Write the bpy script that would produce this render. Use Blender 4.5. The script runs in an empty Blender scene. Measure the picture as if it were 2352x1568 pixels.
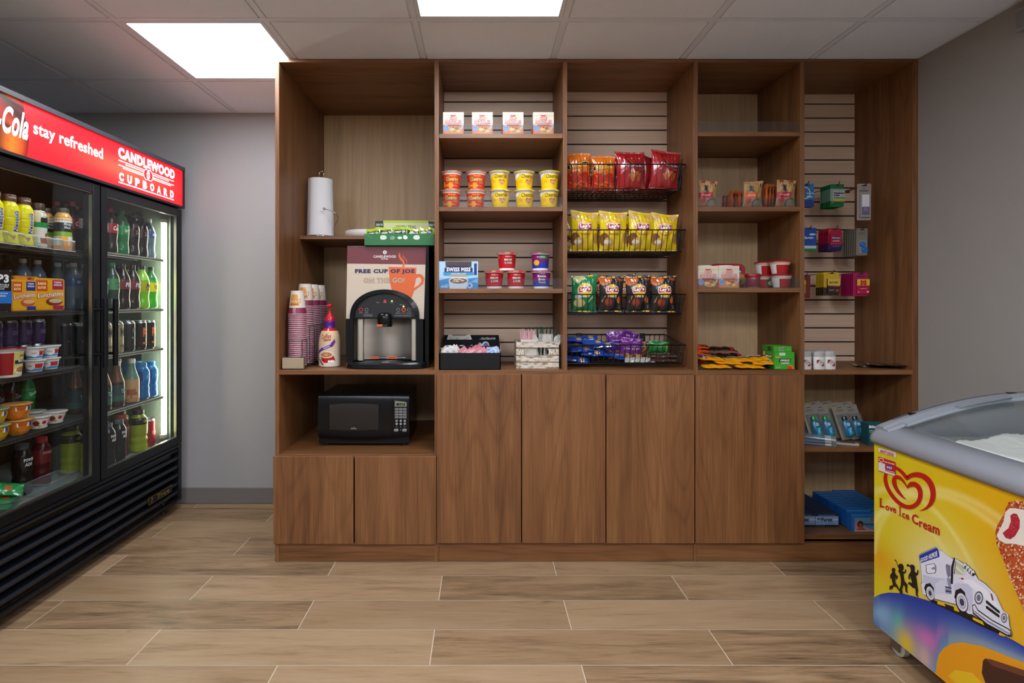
import bpy, math, random
from mathutils import Vector, Matrix
sin, cos, pi = math.sin, math.cos, math.pi
S = bpy.context.scene
COL = S.collection
# ---------------------------------------------------------------- camera, world, exposure
F, CX, CY, HC = 1260.0, 1105.0, 690.0, 1.232      # focal length in px, vanishing point, camera height
cam = bpy.data.cameras.new('camera'); camo = bpy.data.objects.new('camera', cam); COL.objects.link(camo)
cam.sensor_width = 36; cam.lens = F / 2352 * 36
cam.shift_x = (1176 - CX) / 2352; cam.shift_y = -(784 - CY) / 2352
cam.clip_start = 0.02
camo.location = (0, 0, HC); camo.rotation_euler = (pi / 2, 0, 0)
S.camera = camo
S.view_settings.view_transform = 'Standard'; S.view_settings.look = 'None'
S.view_settings.gamma = 1; S.view_settings.use_curve_mapping = False
S.view_settings.exposure = 0.58
S.cycles.transparent_max_bounces = 24
w = bpy.data.worlds.new('world'); S.world = w; w.use_nodes = True
w.node_tree.nodes['Background'].inputs[0].default_value = (1, 1, 1, 1)
w.node_tree.nodes['Background'].inputs[1].default_value = 0.05
LIGHT_E, LIGHT_R = 15.0, 27.0         # strength of the ceiling panels, near and rear
XL, XR, YB, YR, ZC = -2.66, 2.062, 3.337, -3.0, 2.374   # room
YF = 2.587            # front plane of the cabinets

def W(px, py, Y):      # point of the photo at depth Y
    return Vector(((px - CX) * Y / F, Y, HC - (py - CY) * Y / F))
def ZY(z, py):         # depth of a point of height z seen at row py
    return F * (HC - z) / (py - CY)

# ---------------------------------------------------------------- materials
def lin(c):
    if isinstance(c, str):
        c = c.lstrip('#')
        if len(c) == 3: c = ''.join(a * 2 for a in c)
        c = [int(c[i:i + 2], 16) / 255 for i in (0, 2, 4)]
    return tuple(a / 12.92 if a <= .04045 else ((a + .055) / 1.055) ** 2.4 for a in c)
_lc = {}
def L4(c):
    if c not in _lc: _lc[c] = lin(c) + (1,)
    return _lc[c]
def newmat(name):
    m = bpy.data.materials.new(name); m.use_nodes = True
    nt = m.node_tree; b = nt.nodes['Principled BSDF']
    return m, nt, b
def N(nt, t, **kw):
    n = nt.nodes.new(t)
    for k, v in kw.items(): setattr(n, k, v)
    return n
def attr_mat(name, rough, metal=0.0, bump=0.0, scale=300, coat=0, emit=0.0, spec=.5):
    m, nt, b = newmat(name)
    a = N(nt, 'ShaderNodeVertexColor', layer_name='Col')
    nt.links.new(a.outputs[0], b.inputs['Base Color'])
    b.inputs['Roughness'].default_value = rough; b.inputs['Metallic'].default_value = metal
    b.inputs['Specular IOR Level'].default_value = spec
    if coat: b.inputs['Coat Weight'].default_value = coat; b.inputs['Coat Roughness'].default_value = .12
    if emit:
        nt.links.new(a.outputs[0], b.inputs['Emission Color']); b.inputs['Emission Strength'].default_value = emit
    if bump:
        n = N(nt, 'ShaderNodeTexNoise'); n.inputs['Scale'].default_value = scale; n.inputs['Detail'].default_value = 3
        t = N(nt, 'ShaderNodeTexCoord'); nt.links.new(t.outputs['Object'], n.inputs['Vector'])
        bp = N(nt, 'ShaderNodeBump'); bp.inputs['Strength'].default_value = bump; bp.inputs['Distance'].default_value = .002
        nt.links.new(n.outputs[0], bp.inputs['Height']); nt.links.new(bp.outputs[0], b.inputs['Normal'])
    return m
def glass_mat(name, tint, gloss=0.06, rough=0.02, ior=1.45, alpha=0.0, acol=(.8, .85, .85, 1)):
    m = bpy.data.materials.new(name); m.use_nodes = True; nt = m.node_tree
    nt.nodes.remove(nt.nodes['Principled BSDF']); out = nt.nodes['Material Output']
    tr = N(nt, 'ShaderNodeBsdfTransparent'); tr.inputs[0].default_value = tint
    gl = N(nt, 'ShaderNodeBsdfGlossy'); gl.inputs['Roughness'].default_value = rough
    ge = N(nt, 'ShaderNodeNewGeometry'); dt = N(nt, 'ShaderNodeVectorMath', operation='DOT_PRODUCT')
    nt.links.new(ge.outputs['Incoming'], dt.inputs[0]); nt.links.new(ge.outputs['Normal'], dt.inputs[1])
    ab = N(nt, 'ShaderNodeMath', operation='ABSOLUTE'); nt.links.new(dt.outputs['Value'], ab.inputs[0])
    om = N(nt, 'ShaderNodeMath', operation='SUBTRACT'); om.inputs[0].default_value = 1; nt.links.new(ab.outputs[0], om.inputs[1])
    pw = N(nt, 'ShaderNodeMath', operation='POWER'); pw.inputs[1].default_value = 5; nt.links.new(om.outputs[0], pw.inputs[0])
    last = tr.outputs[0]
    if alpha:
        df = N(nt, 'ShaderNodeBsdfDiffuse'); df.inputs[0].default_value = acol
        mx = N(nt, 'ShaderNodeMixShader'); mx.inputs[0].default_value = alpha
        nt.links.new(last, mx.inputs[1]); nt.links.new(df.outputs[0], mx.inputs[2]); last = mx.outputs[0]
    mx2 = N(nt, 'ShaderNodeMixShader')
    ad = N(nt, 'ShaderNodeMath', operation='MULTIPLY_ADD'); ad.inputs[1].default_value = 1 - gloss; ad.inputs[2].default_value = gloss
    nt.links.new(pw.outputs[0], ad.inputs[0]); nt.links.new(ad.outputs[0], mx2.inputs[0])
    nt.links.new(last, mx2.inputs[1]); nt.links.new(gl.outputs[0], mx2.inputs[2])
    nt.links.new(mx2.outputs[0], out.inputs[0])
    return m
def wood(name, axis, c1, c2, c3, rough=.45, fine=1.0, contrast=1.0, figure=1.0):
    m, nt, b = newmat(name)
    g = N(nt, 'ShaderNodeNewGeometry'); oi = N(nt, 'ShaderNodeObjectInfo')
    vm = N(nt, 'ShaderNodeVectorMath', operation='SCALE'); vm.inputs['Scale'].default_value = 7.3
    cmb = N(nt, 'ShaderNodeCombineXYZ')
    for i in range(3): nt.links.new(oi.outputs['Random'], cmb.inputs[i])
    nt.links.new(cmb.outputs[0], vm.inputs[0])
    add = N(nt, 'ShaderNodeVectorMath', operation='ADD')
    nt.links.new(g.outputs['Position'], add.inputs[0]); nt.links.new(vm.outputs[0], add.inputs[1])
    def noise(sc, along, detail, rough_=.5, dist=0):
        mp = N(nt, 'ShaderNodeMapping')
        s = [sc, sc, sc]; s[axis] = sc * along; mp.inputs['Scale'].default_value = s
        nt.links.new(add.outputs[0], mp.inputs[0])
        n = N(nt, 'ShaderNodeTexNoise'); n.inputs['Scale'].default_value = 1; n.inputs['Detail'].default_value = detail
        n.inputs['Roughness'].default_value = rough_; n.inputs['Distortion'].default_value = dist
        nt.links.new(mp.outputs[0], n.inputs['Vector']); return n.outputs[0]
    big = noise(4.5, .13, 1, .5, .3)                     # cathedral figure: rings of a slow field
    mul = N(nt, 'ShaderNodeMath', operation='MULTIPLY'); mul.inputs[1].default_value = 14 * figure
    nt.links.new(big, mul.inputs[0])
    sn = N(nt, 'ShaderNodeMath', operation='SINE'); mul2 = N(nt, 'ShaderNodeMath', operation='MULTIPLY'); mul2.inputs[1].default_value = 6.283
    nt.links.new(mul.outputs[0], mul2.inputs[0]); nt.links.new(mul2.outputs[0], sn.inputs[0])
    mr = N(nt, 'ShaderNodeMapRange'); mr.inputs[1].default_value = -1; mr.inputs[2].default_value = 1
    nt.links.new(sn.outputs[0], mr.inputs[0])
    band = noise(16, .04, 3); fin = noise(220 * fine, .02, 3, .6)
    def mix(a, b_, f):
        x = N(nt, 'ShaderNodeMix', data_type='FLOAT'); x.inputs[0].default_value = f
        nt.links.new(a, x.inputs[2]); nt.links.new(b_, x.inputs[3]); return x.outputs[0]
    pw = N(nt, 'ShaderNodeMath', operation='POWER'); pw.inputs[1].default_value = 5; nt.links.new(mr.outputs[0], pw.inputs[0])
    sb = N(nt, 'ShaderNodeMath', operation='MULTIPLY_ADD'); sb.inputs[1].default_value = -.075 * contrast; nt.links.new(pw.outputs[0], sb.inputs[0])
    nt.links.new(mix(band, fin, .5), sb.inputs[2]); v = sb.outputs[0]
    cr = N(nt, 'ShaderNodeValToRGB'); e = cr.color_ramp.elements
    e[0].position = .5 - .20 / contrast; e[0].color = L4(c1); e[1].position = .5 + .20 / contrast; e[1].color = L4(c3)
    k = cr.color_ramp.elements.new(.5); k.color = L4(c2)
    nt.links.new(v, cr.inputs[0]); nt.links.new(cr.outputs[0], b.inputs['Base Color'])
    b.inputs['Roughness'].default_value = rough
    bp = N(nt, 'ShaderNodeBump'); bp.inputs['Strength'].default_value = .12; bp.inputs['Distance'].default_value = .001
    nt.links.new(fin, bp.inputs['Height']); nt.links.new(bp.outputs[0], b.inputs['Normal'])
    return m
def plaster(name, col, rough=.85, scale=160, strength=.35, dist=.003):
    m, nt, b = newmat(name)
    b.inputs['Base Color'].default_value = L4(col); b.inputs['Roughness'].default_value = rough
    n = N(nt, 'ShaderNodeTexNoise'); n.inputs['Scale'].default_value = scale; n.inputs['Detail'].default_value = 4
    g = N(nt, 'ShaderNodeNewGeometry'); nt.links.new(g.outputs['Position'], n.inputs['Vector'])
    bp = N(nt, 'ShaderNodeBump'); bp.inputs['Strength'].default_value = strength; bp.inputs['Distance'].default_value = dist
    nt.links.new(n.outputs[0], bp.inputs['Height']); nt.links.new(bp.outputs[0], b.inputs['Normal'])
    return m
def emis(name, col, e):
    m, nt, b = newmat(name)
    b.inputs['Base Color'].default_value = L4(col)
    b.inputs['Emission Color'].default_value = L4(col); b.inputs['Emission Strength'].default_value = e
    return m
WV = ('#59361b', '#784e2b', '#90633d')
M = {
 'matte': attr_mat('painted_matte', .75), 'satin': attr_mat('painted_satin', .42), 'gloss': attr_mat('printed_gloss', .22),
 'foil': attr_mat('printed_foil', .2, 0.0, .25, 60, coat=.6), 'metal': attr_mat('brushed_metal', .32, 1.0),
 'chrome': attr_mat('chrome_metal', .08, 1.0), 'black': attr_mat('black_plastic', .24, spec=.3),
 'rough': attr_mat('rough_surface', .9, bump=.5, scale=400), 'paper': attr_mat('embossed_paper', .9, bump=.5, scale=260),
 'emit': attr_mat('lit_print', .5, emit=1.0), 'led': attr_mat('small_indicator_light', .5, emit=6.0),
 'led2': attr_mat('dim_display_digits', .5, emit=.8),
 'backlit': attr_mat('backlit_sign_print', .35, emit=.75),
 'glass': glass_mat('door_glass', (.93, .95, .95, 1), .03, .015, 1.5),
 'acrylic': glass_mat('clear_acrylic', (.90, .92, .94, 1), .012, .05, 1.3, .012),
 'clear': glass_mat('clear_plastic', (.90, .93, .93, 1), .06, .06, 1.45, .08),
 'pet': glass_mat('clear_bottle_plastic', (.75, .8, .8, 1), .08, .04, 1.5, .10, (.35, .42, .42, 1)),
 'wood_v': wood('walnut_laminate_upright_grain', 2, *WV), 'wood_h': wood('walnut_laminate_level_grain', 0, *WV),
 'wood_y': wood('walnut_laminate_deep_grain', 2, *WV, contrast=.8),
 'maple': wood('maple_laminate_slat', 0, '#c0a086', '#d0b197', '#dcbfa5', fine=.7, contrast=.8),
 'ply': wood('maple_plywood', 2, '#a88963', '#bf9e75', '#cdae86', fine=.5, contrast=.8, figure=1.4),
 'wall': plaster('grey_wall_paint', '#9c9a99'), 'wall_w': plaster('warm_grey_wall_paint', '#958f89'),
 'base': plaster('grey_vinyl_base', '#6f6b67', .5, 20, .02), 'grout': plaster('pale_tile_grout', '#cfc2ae', .9, 300, .3),
 'tile': plaster('ceiling_tile_board', '#e3eaf7', .95, 260, .8, .004), 'grid': plaster('white_ceiling_grid_metal', '#d5dce8', .5, 10, .0),
 'lamp': emis('fridge_lamp_tube', '#fff7d8', 22.0), 'fill_lamp': emis('added_fridge_fill_strip', '#fff7d8', 14.0),
 'panel': emis('ceiling_light_diffuser', '#ecf2fc', LIGHT_E), 'panel_rear': emis('ceiling_light_diffuser_bright', '#ecf2fc', LIGHT_R),
}
def floor_mat():
    m, nt, b = newmat('wood_look_porcelain_tile')
    g = N(nt, 'ShaderNodeNewGeometry'); a = N(nt, 'ShaderNodeVertexColor', layer_name='Col')
    sp = N(nt, 'ShaderNodeVectorMath', operation='SCALE'); sp.inputs['Scale'].default_value = 9
    nt.links.new(a.outputs[0], sp.inputs[0])
    ad = N(nt, 'ShaderNodeVectorMath', operation='ADD'); nt.links.new(g.outputs['Position'], ad.inputs[0]); nt.links.new(sp.outputs[0], ad.inputs[1])
    def noise(sx, sy, det, r=.55, dist=0.0):
        mp = N(nt, 'ShaderNodeMapping'); mp.inputs['Scale'].default_value = (sx, sy, 1); nt.links.new(ad.outputs[0], mp.inputs[0])
        n = N(nt, 'ShaderNodeTexNoise'); n.inputs['Scale'].default_value = 1; n.inputs['Detail'].default_value = det
        n.inputs['Roughness'].default_value = r; n.inputs['Distortion'].default_value = dist
        nt.links.new(mp.outputs[0], n.inputs['Vector']); return n.outputs[0]
    n1 = noise(2.0, 16, 7, .66, 1.0); n2 = noise(9, 130, 4, .6); n3 = noise(3.6, 13, 3, .55, .8)
    def mix(x, y, f):
        q = N(nt, 'ShaderNodeMix', data_type='FLOAT'); q.inputs[0].default_value = f
        nt.links.new(x, q.inputs[2]); nt.links.new(y, q.inputs[3]); return q.outputs[0]
    v = mix(n1, n2, .35)
    sx = N(nt, 'ShaderNodeSeparateColor'); nt.links.new(a.outputs[0], sx.inputs[0])
    of = N(nt, 'ShaderNodeMath', operation='MULTIPLY_ADD'); of.inputs[1].default_value = .20; of.inputs[2].default_value = -.10
    nt.links.new(sx.outputs[0], of.inputs[0]); s2 = N(nt, 'ShaderNodeMath', operation='ADD')
    nt.links.new(of.outputs[0], s2.inputs[0]); nt.links.new(v, s2.inputs[1])
    cr = N(nt, 'ShaderNodeValToRGB'); e = cr.color_ramp.elements
    e[0].position = .30; e[0].color = L4('#574637'); e[1].position = .70; e[1].color = L4('#a68c6e')
    k = e.new(.42); k.color = L4('#846a4e'); k = e.new(.52); k.color = L4('#9a7e5f')
    nt.links.new(s2.outputs[0], cr.inputs[0])
    # knots and dark smudges
    rp = N(nt, 'ShaderNodeValToRGB'); rp.color_ramp.elements[0].position = .66; rp.color_ramp.elements[1].position = .76
    nt.links.new(n3, rp.inputs[0])
    mx = N(nt, 'ShaderNodeMix', data_type='RGBA'); mx.inputs[7].default_value = L4('#4e3d30')
    ml = N(nt, 'ShaderNodeMath', operation='MULTIPLY'); ml.inputs[1].default_value = .55; nt.links.new(rp.outputs[0], ml.inputs[0])
    nt.links.new(ml.outputs[0], mx.inputs[0]); nt.links.new(cr.outputs[0], mx.inputs[6])
    gm = N(nt, 'ShaderNodeMix', data_type='RGBA'); gm.blend_type = 'MULTIPLY'; gm.inputs[7].default_value = L4('#e6e3df')
    nt.links.new(sx.outputs[1], gm.inputs[0]); nt.links.new(mx.outputs[2], gm.inputs[6])
    nt.links.new(gm.outputs[2], b.inputs['Base Color'])
    b.inputs['Roughness'].default_value = .42; b.inputs['Specular IOR Level'].default_value = .4
    bp = N(nt, 'ShaderNodeBump'); bp.inputs['Strength'].default_value = .15; bp.inputs['Distance'].default_value = .002
    nt.links.new(n2, bp.inputs['Height']); nt.links.new(bp.outputs[0], b.inputs['Normal'])
    return m
M['floor'] = floor_mat()

# ---------------------------------------------------------------- mesh builder
_tc = {}
def glyphs(s, bold=0.0, shear=0.0, res=2, fat=True):
    """triangulated 2D text, normalised to its own box (0..1, 0..1)"""
    k = (s, bold, shear, res)
    if k in _tc: return _tc[k]
    cu = bpy.data.curves.new('t', 'FONT'); cu.body = s; cu.resolution_u = res; cu.offset = bold; cu.shear = shear
    cu.space_character = 1 + bold * 2.2
    o = bpy.data.objects.new('t', cu); COL.objects.link(o)
    me = bpy.data.meshes.new_from_object(o.evaluated_get(bpy.context.evaluated_depsgraph_get()))
    vs = [(v.co.x, v.co.y) for v in me.vertices]; fs = [tuple(p.vertices) for p in me.polygons]
    bpy.data.objects.remove(o); bpy.data.curves.remove(cu); bpy.data.meshes.remove(me)
    if not vs: _tc[k] = ([], [], 1); return _tc[k]
    x0 = min(v[0] for v in vs); x1 = max(v[0] for v in vs); y0 = min(v[1] for v in vs); y1 = max(v[1] for v in vs)
    _tc[k] = ([((x - x0) / (x1 - x0), (y - y0) / (y1 - y0)) for x, y in vs], fs, (x1 - x0) / (y1 - y0))
    return _tc[k]
class MB:
    def __init__(s): s.v = []; s.f = []; s.m = []; s.c = []; s.mats = []; s.sm = []
    def mi(s, mat):
        if mat not in s.mats: s.mats.append(mat)
        return s.mats.index(mat)
    def add(s, vs, fs, mat='matte', col='#888', vcols=None, fcols=None, smooth=False):
        b = len(s.v); s.v.extend(Vector(v) for v in vs); k = s.mi(mat)
        cc = L4(col) if isinstance(col, str) else col
        for i, f in enumerate(fs):
            s.f.append(tuple(b + j for j in f)); s.m.append(k); s.sm.append(smooth)
            if vcols is not None: s.c.append([L4(vcols[j]) if isinstance(vcols[j], str) else vcols[j] for j in f])
            elif fcols is not None: s.c.append([L4(fcols[i]) if isinstance(fcols[i], str) else fcols[i]] * len(f))
            else: s.c.append([cc] * len(f))
        return s
    def box(s, x0, x1, y0, y1, z0, z1, mat='matte', col='#888', faces=None):
        vs = [(x, y, z) for z in (z0, z1) for y in (y0, y1) for x in (x0, x1)]
        fs = [(0, 2, 3, 1), (4, 5, 7, 6), (0, 1, 5, 4), (2, 6, 7, 3), (0, 4, 6, 2), (1, 3, 7, 5)]
        if faces: fs = [fs[i] for i in faces]
        return s.add(vs, fs, mat, col)
    def rbox(s, x0, x1, y0, y1, z0, z1, r, mat='matte', col='#888', axis='y', n=4, ch=0):
        """box with rounded corners in the plane across the axis, chamfer ch on its two ends"""
        A = {'y': (x0, x1, z0, z1, y0, y1), 'z': (x0, x1, y0, y1, z0, z1), 'x': (y0, y1, z0, z1, x0, x1)}[axis]
        a0, a1, b0, b1, c0, c1 = A
        def ring(q, c):
            out = []
            for (cx, cy, st) in ((a1 - r, b1 - r, 0), (a0 + r, b1 - r, 1), (a0 + r, b0 + r, 2), (a1 - r, b0 + r, 3)):
                for i in range(n + 1):
                    t = (st + i / n) * pi / 2; out.append((cx + (r - q) * cos(t), cy + (r - q) * sin(t), c))
            return out
        rings = [ring(ch, c0), ring(0, c0 + ch), ring(0, c1 - ch), ring(ch, c1)] if ch else [ring(0, c0), ring(0, c1)]
        return s.loft([[{'y': (p[0], p[2], p[1]), 'z': p, 'x': (p[2], p[0], p[1])}[axis] for p in R] for R in rings], mat, col, caps=True, flip=(axis == 'y'))
    def loft(s, rings, mat='matte', col='#888', caps=True, closed=True, flip=False, smooth=False, rcols=None):
        n = len(rings[0]); vs = [p for R in rings for p in R]; fs = []; fc = []
        for k in range(len(rings) - 1):
            for i in range(n if closed else n - 1):
                j = (i + 1) % n; q = (k * n + i, k * n + j, (k + 1) * n + j, (k + 1) * n + i)
                fs.append(q[::-1] if flip else q); fc.append(rcols[k] if rcols else col)
        s.add(vs, fs, mat, col, fcols=fc, smooth=smooth)
        if caps:
            s.add(rings[0], [tuple(range(n)) if flip else tuple(range(n))[::-1]], mat, rcols[0] if rcols else col)
            s.add(rings[-1], [tuple(range(n))[::-1] if flip else tuple(range(n))], mat, rcols[-1] if rcols else col)
        return s
    def lathe(s, prof, mat='matte', col='#888', at=(0, 0, 0), seg=24, smooth=True, colfn=None, caps=True, sq=0.0):
        """prof: [(r, z[, colour])] from bottom to top; colfn(angle, z) paints; sq squares the section"""
        x, y, z = at; vs = []; fs = []; fc = []
        for p in prof:
            for i in range(seg):
                t = 2 * pi * i / seg - pi / 2; k = 1.0
                if sq: k = 1 / (abs(cos(t)) ** (2 / (1 - sq)) + abs(sin(t)) ** (2 / (1 - sq))) ** ((1 - sq) / 2)
                vs.append((x + p[0] * k * cos(t), y + p[0] * k * sin(t), z + p[1]))
        for k in range(len(prof) - 1):
            c = prof[k][2] if len(prof[k]) > 2 else col
            for i in range(seg):
                j = (i + 1) % seg; fs.append((k * seg + i, k * seg + j, (k + 1) * seg + j, (k + 1) * seg + i))
                if colfn: c = colfn((i + .5) / seg * 2 * pi - pi / 2, (prof[k][1] + prof[k + 1][1]) / 2)
                fc.append(c)
        s.add(vs, fs, mat, col, fcols=fc, smooth=smooth)
        if caps:
            n = len(prof) - 1
            if prof[0][0] > 1e-5: s.add(vs[:seg], [tuple(range(seg))[::-1]], mat, fc[0])
            if prof[n][0] > 1e-5: s.add(vs[n * seg:], [tuple(range(seg))], mat, fc[-1])
        return s
    def tube(s, pts, r, mat='metal', col='#888', seg=8, caps=True, closed=False):
        P = [Vector(p) for p in pts]; n = len(P); rings = []; up = None
        for i in range(n):
            if closed: t = (P[(i + 1) % n] - P[i - 1])
            else: t = (P[min(i + 1, n - 1)] - P[max(i - 1, 0)])
            t.normalize()
            if up is None:
                up = Vector((0, 0, 1)) if abs(t.z) < .9 else Vector((1, 0, 0))
            a = t.cross(up)
            if a.length < 1e-4: a = t.cross(Vector((1, 0, 0)))
            a.normalize(); b = a.cross(t).normalized(); up = b
            rings.append([P[i] + (a * cos(q) + b * sin(q)) * r for q in [2 * pi * k / seg for k in range(seg)]])
        if closed: rings.append(rings[0])
        return s.loft(rings, mat, col, caps=caps and not closed, smooth=True, flip=True)
    def grid(s, fn, nu, nv, mat='gloss', colfn=None, col='#888', smooth=True, flip=False, blend=False):
        if blend:
            vs = [fn(i / nu, j / nv) for j in range(nv + 1) for i in range(nu + 1)]; vc = [colfn(i / nu, j / nv) for j in range(nv + 1) for i in range(nu + 1)]
            q = [(j * (nu + 1) + i, j * (nu + 1) + i + 1, (j + 1) * (nu + 1) + i + 1, (j + 1) * (nu + 1) + i) for j in range(nv) for i in range(nu)]
            return s.add(vs, [a[::-1] for a in q] if flip else q, mat, vcols=vc, smooth=smooth)
        vs = [fn(i / nu, j / nv) for j in range(nv + 1) for i in range(nu + 1)]; fs = []; fc = []
        for j in range(nv):
            for i in range(nu):
                a = j * (nu + 1) + i; q = (a, a + 1, a + nu + 2, a + nu + 1); fs.append(q[::-1] if flip else q)
                fc.append(colfn((i + .5) / nu, (j + .5) / nv) if colfn else col)
        return s.add(vs, fs, mat, col, fcols=fc, smooth=smooth)
    def poly(s, pts, mat='matte', col='#888'):
        """filled outline (may be concave), points in 3D and nearly flat"""
        from mathutils.geometry import tessellate_polygon
        vs = [Vector(p) for p in pts]
        return s.add(vs, [tuple(t) for t in tessellate_polygon([vs])], mat, col)
    def text(s, t, m, cx, cy, w_, h_, col='#fff', mat='matte', bold=.02, shear=0, rot=0, off=1, res=2, arc=0):
        """m(x, y, off) maps flat label coordinates to 3D; text fills the w x h box around (cx, cy)"""
        vs, fs, _ = glyphs(t, bold, shear, res); out = []
        for x, y in vs:
            a = (x - .5) * w_; b = (y - .5) * h_
            if arc: b += arc * (1 - (2 * x - 1) ** 2)
            out.append(m(cx + a * cos(rot) - b * sin(rot), cy + a * sin(rot) + b * cos(rot), off))
        return s.add(out, fs, mat, col)
    def art(s, layers, m, mat='matte', base=1):
        """flat printed shapes laid over one another: ('r',x0,y0,x1,y1,c) ('e',cx,cy,rx,ry,c) ('p',pts,c) ('t',text,cx,cy,w,h,c[,kw])"""
        for k, l in enumerate(layers):
            o = base + k * .35; t = l[0]
            if t == 'r': s.add([m(l[1], l[2], o), m(l[3], l[2], o), m(l[3], l[4], o), m(l[1], l[4], o)], [(0, 1, 2, 3)], mat, l[5])
            elif t == 'e': s.add([m(l[1] + l[3] * cos(a), l[2] + l[4] * sin(a), o) for a in [2 * pi * i / 20 for i in range(20)]], [tuple(range(20))], mat, l[5])
            elif t == 'p': s.poly([m(x, y, o) for x, y in l[1]], mat, l[2])
            elif t == 't': s.text(l[1], m, l[2], l[3], l[4], l[5], l[6], mat, off=o, **(l[7] if len(l) > 7 else {}))
        return s
    def move(s, M4):
        s.v = [M4 @ v for v in s.v]; return s
def fmap(x0, y, z0, sx=1, sz=1, e=.0004):      # a front face looking to -Y
    return lambda a, b, o: (x0 + a * sx, y - e * o, z0 + b * sz)
def cylmap(rf, at=(0, 0, 0), e=.0004, a0=0.0, lim=1.45):
    """label wrapped round an upright body; x runs along the surface from the front, y is height"""
    def m(x, y, o):
        r = rf(y) if callable(rf) else rf
        t = max(-lim, min(lim, x / r)) + a0; R = r + e * o
        return (at[0] + R * sin(t), at[1] - R * cos(t), at[2] + y)
    return m
ORG = {}
def link(name, mb, parent=None, loc=None, bev=0, label=None):
    """one mesh object from a builder; its points are given in world space when loc/parent is used"""
    me = bpy.data.meshes.new(name)
    org = Vector(loc) if loc is not None else (ORG.get(parent.name, Vector((0, 0, 0))) if parent is not None else Vector((0, 0, 0)))
    me.from_pydata([v - org for v in mb.v], [], mb.f)
    for mt in mb.mats: me.materials.append(M[mt])
    me.polygons.foreach_set('material_index', mb.m); me.polygons.foreach_set('use_smooth', mb.sm)
    ca = me.color_attributes.new('Col', 'BYTE_COLOR', 'CORNER'); flat = []
    for c in mb.c:
        for q in c: flat.extend(q)
    ca.data.foreach_set('color', flat)
    me.update()
    o = bpy.data.objects.new(name, me); COL.objects.link(o)
    if parent is not None: o.parent = parent
    elif loc is not None: o.location = loc
    if bev:
        b = o.modifiers.new('edge', 'BEVEL'); b.width = bev; b.segments = 1; b.limit_method = 'ANGLE'; b.harden_normals = False
    ORG[o.name] = org
    if label: o['label'] = label
    return o
def tag(o, label, cat, group=None):
    o['label'] = label; o['category'] = cat
    if group: o['group'] = group
    return o
def thing(name, label, cat, loc=(0, 0, 0), rotz=0, group=None, local=False):
    o = bpy.data.objects.new(name, None); COL.objects.link(o); o.location = loc; o.rotation_euler = (0, 0, rotz)
    o.empty_display_size = .02
    ORG[o.name] = Vector((0, 0, 0)) if local else Vector(loc)
    return tag(o, label, cat, group)
def kids(o): return [c for c in o.children]
def dup(o, loc=None, rot=None, label=None, parent=None, scale=None, group=None):
    c = o.copy(); COL.objects.link(c)
    if parent is not None: c.parent = parent
    if loc is not None: c.location = loc
    if rot is not None: c.rotation_euler = rot
    if scale is not None: c.scale = scale
    if label: c['label'] = label
    if group: c['group'] = group
    for ch in kids(o): dup(ch, parent=c)
    return c
def struct(name, mb, **k):
    o = link(name, mb, **k); o['kind'] = 'structure'; return o
R = random.Random(7)
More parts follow.
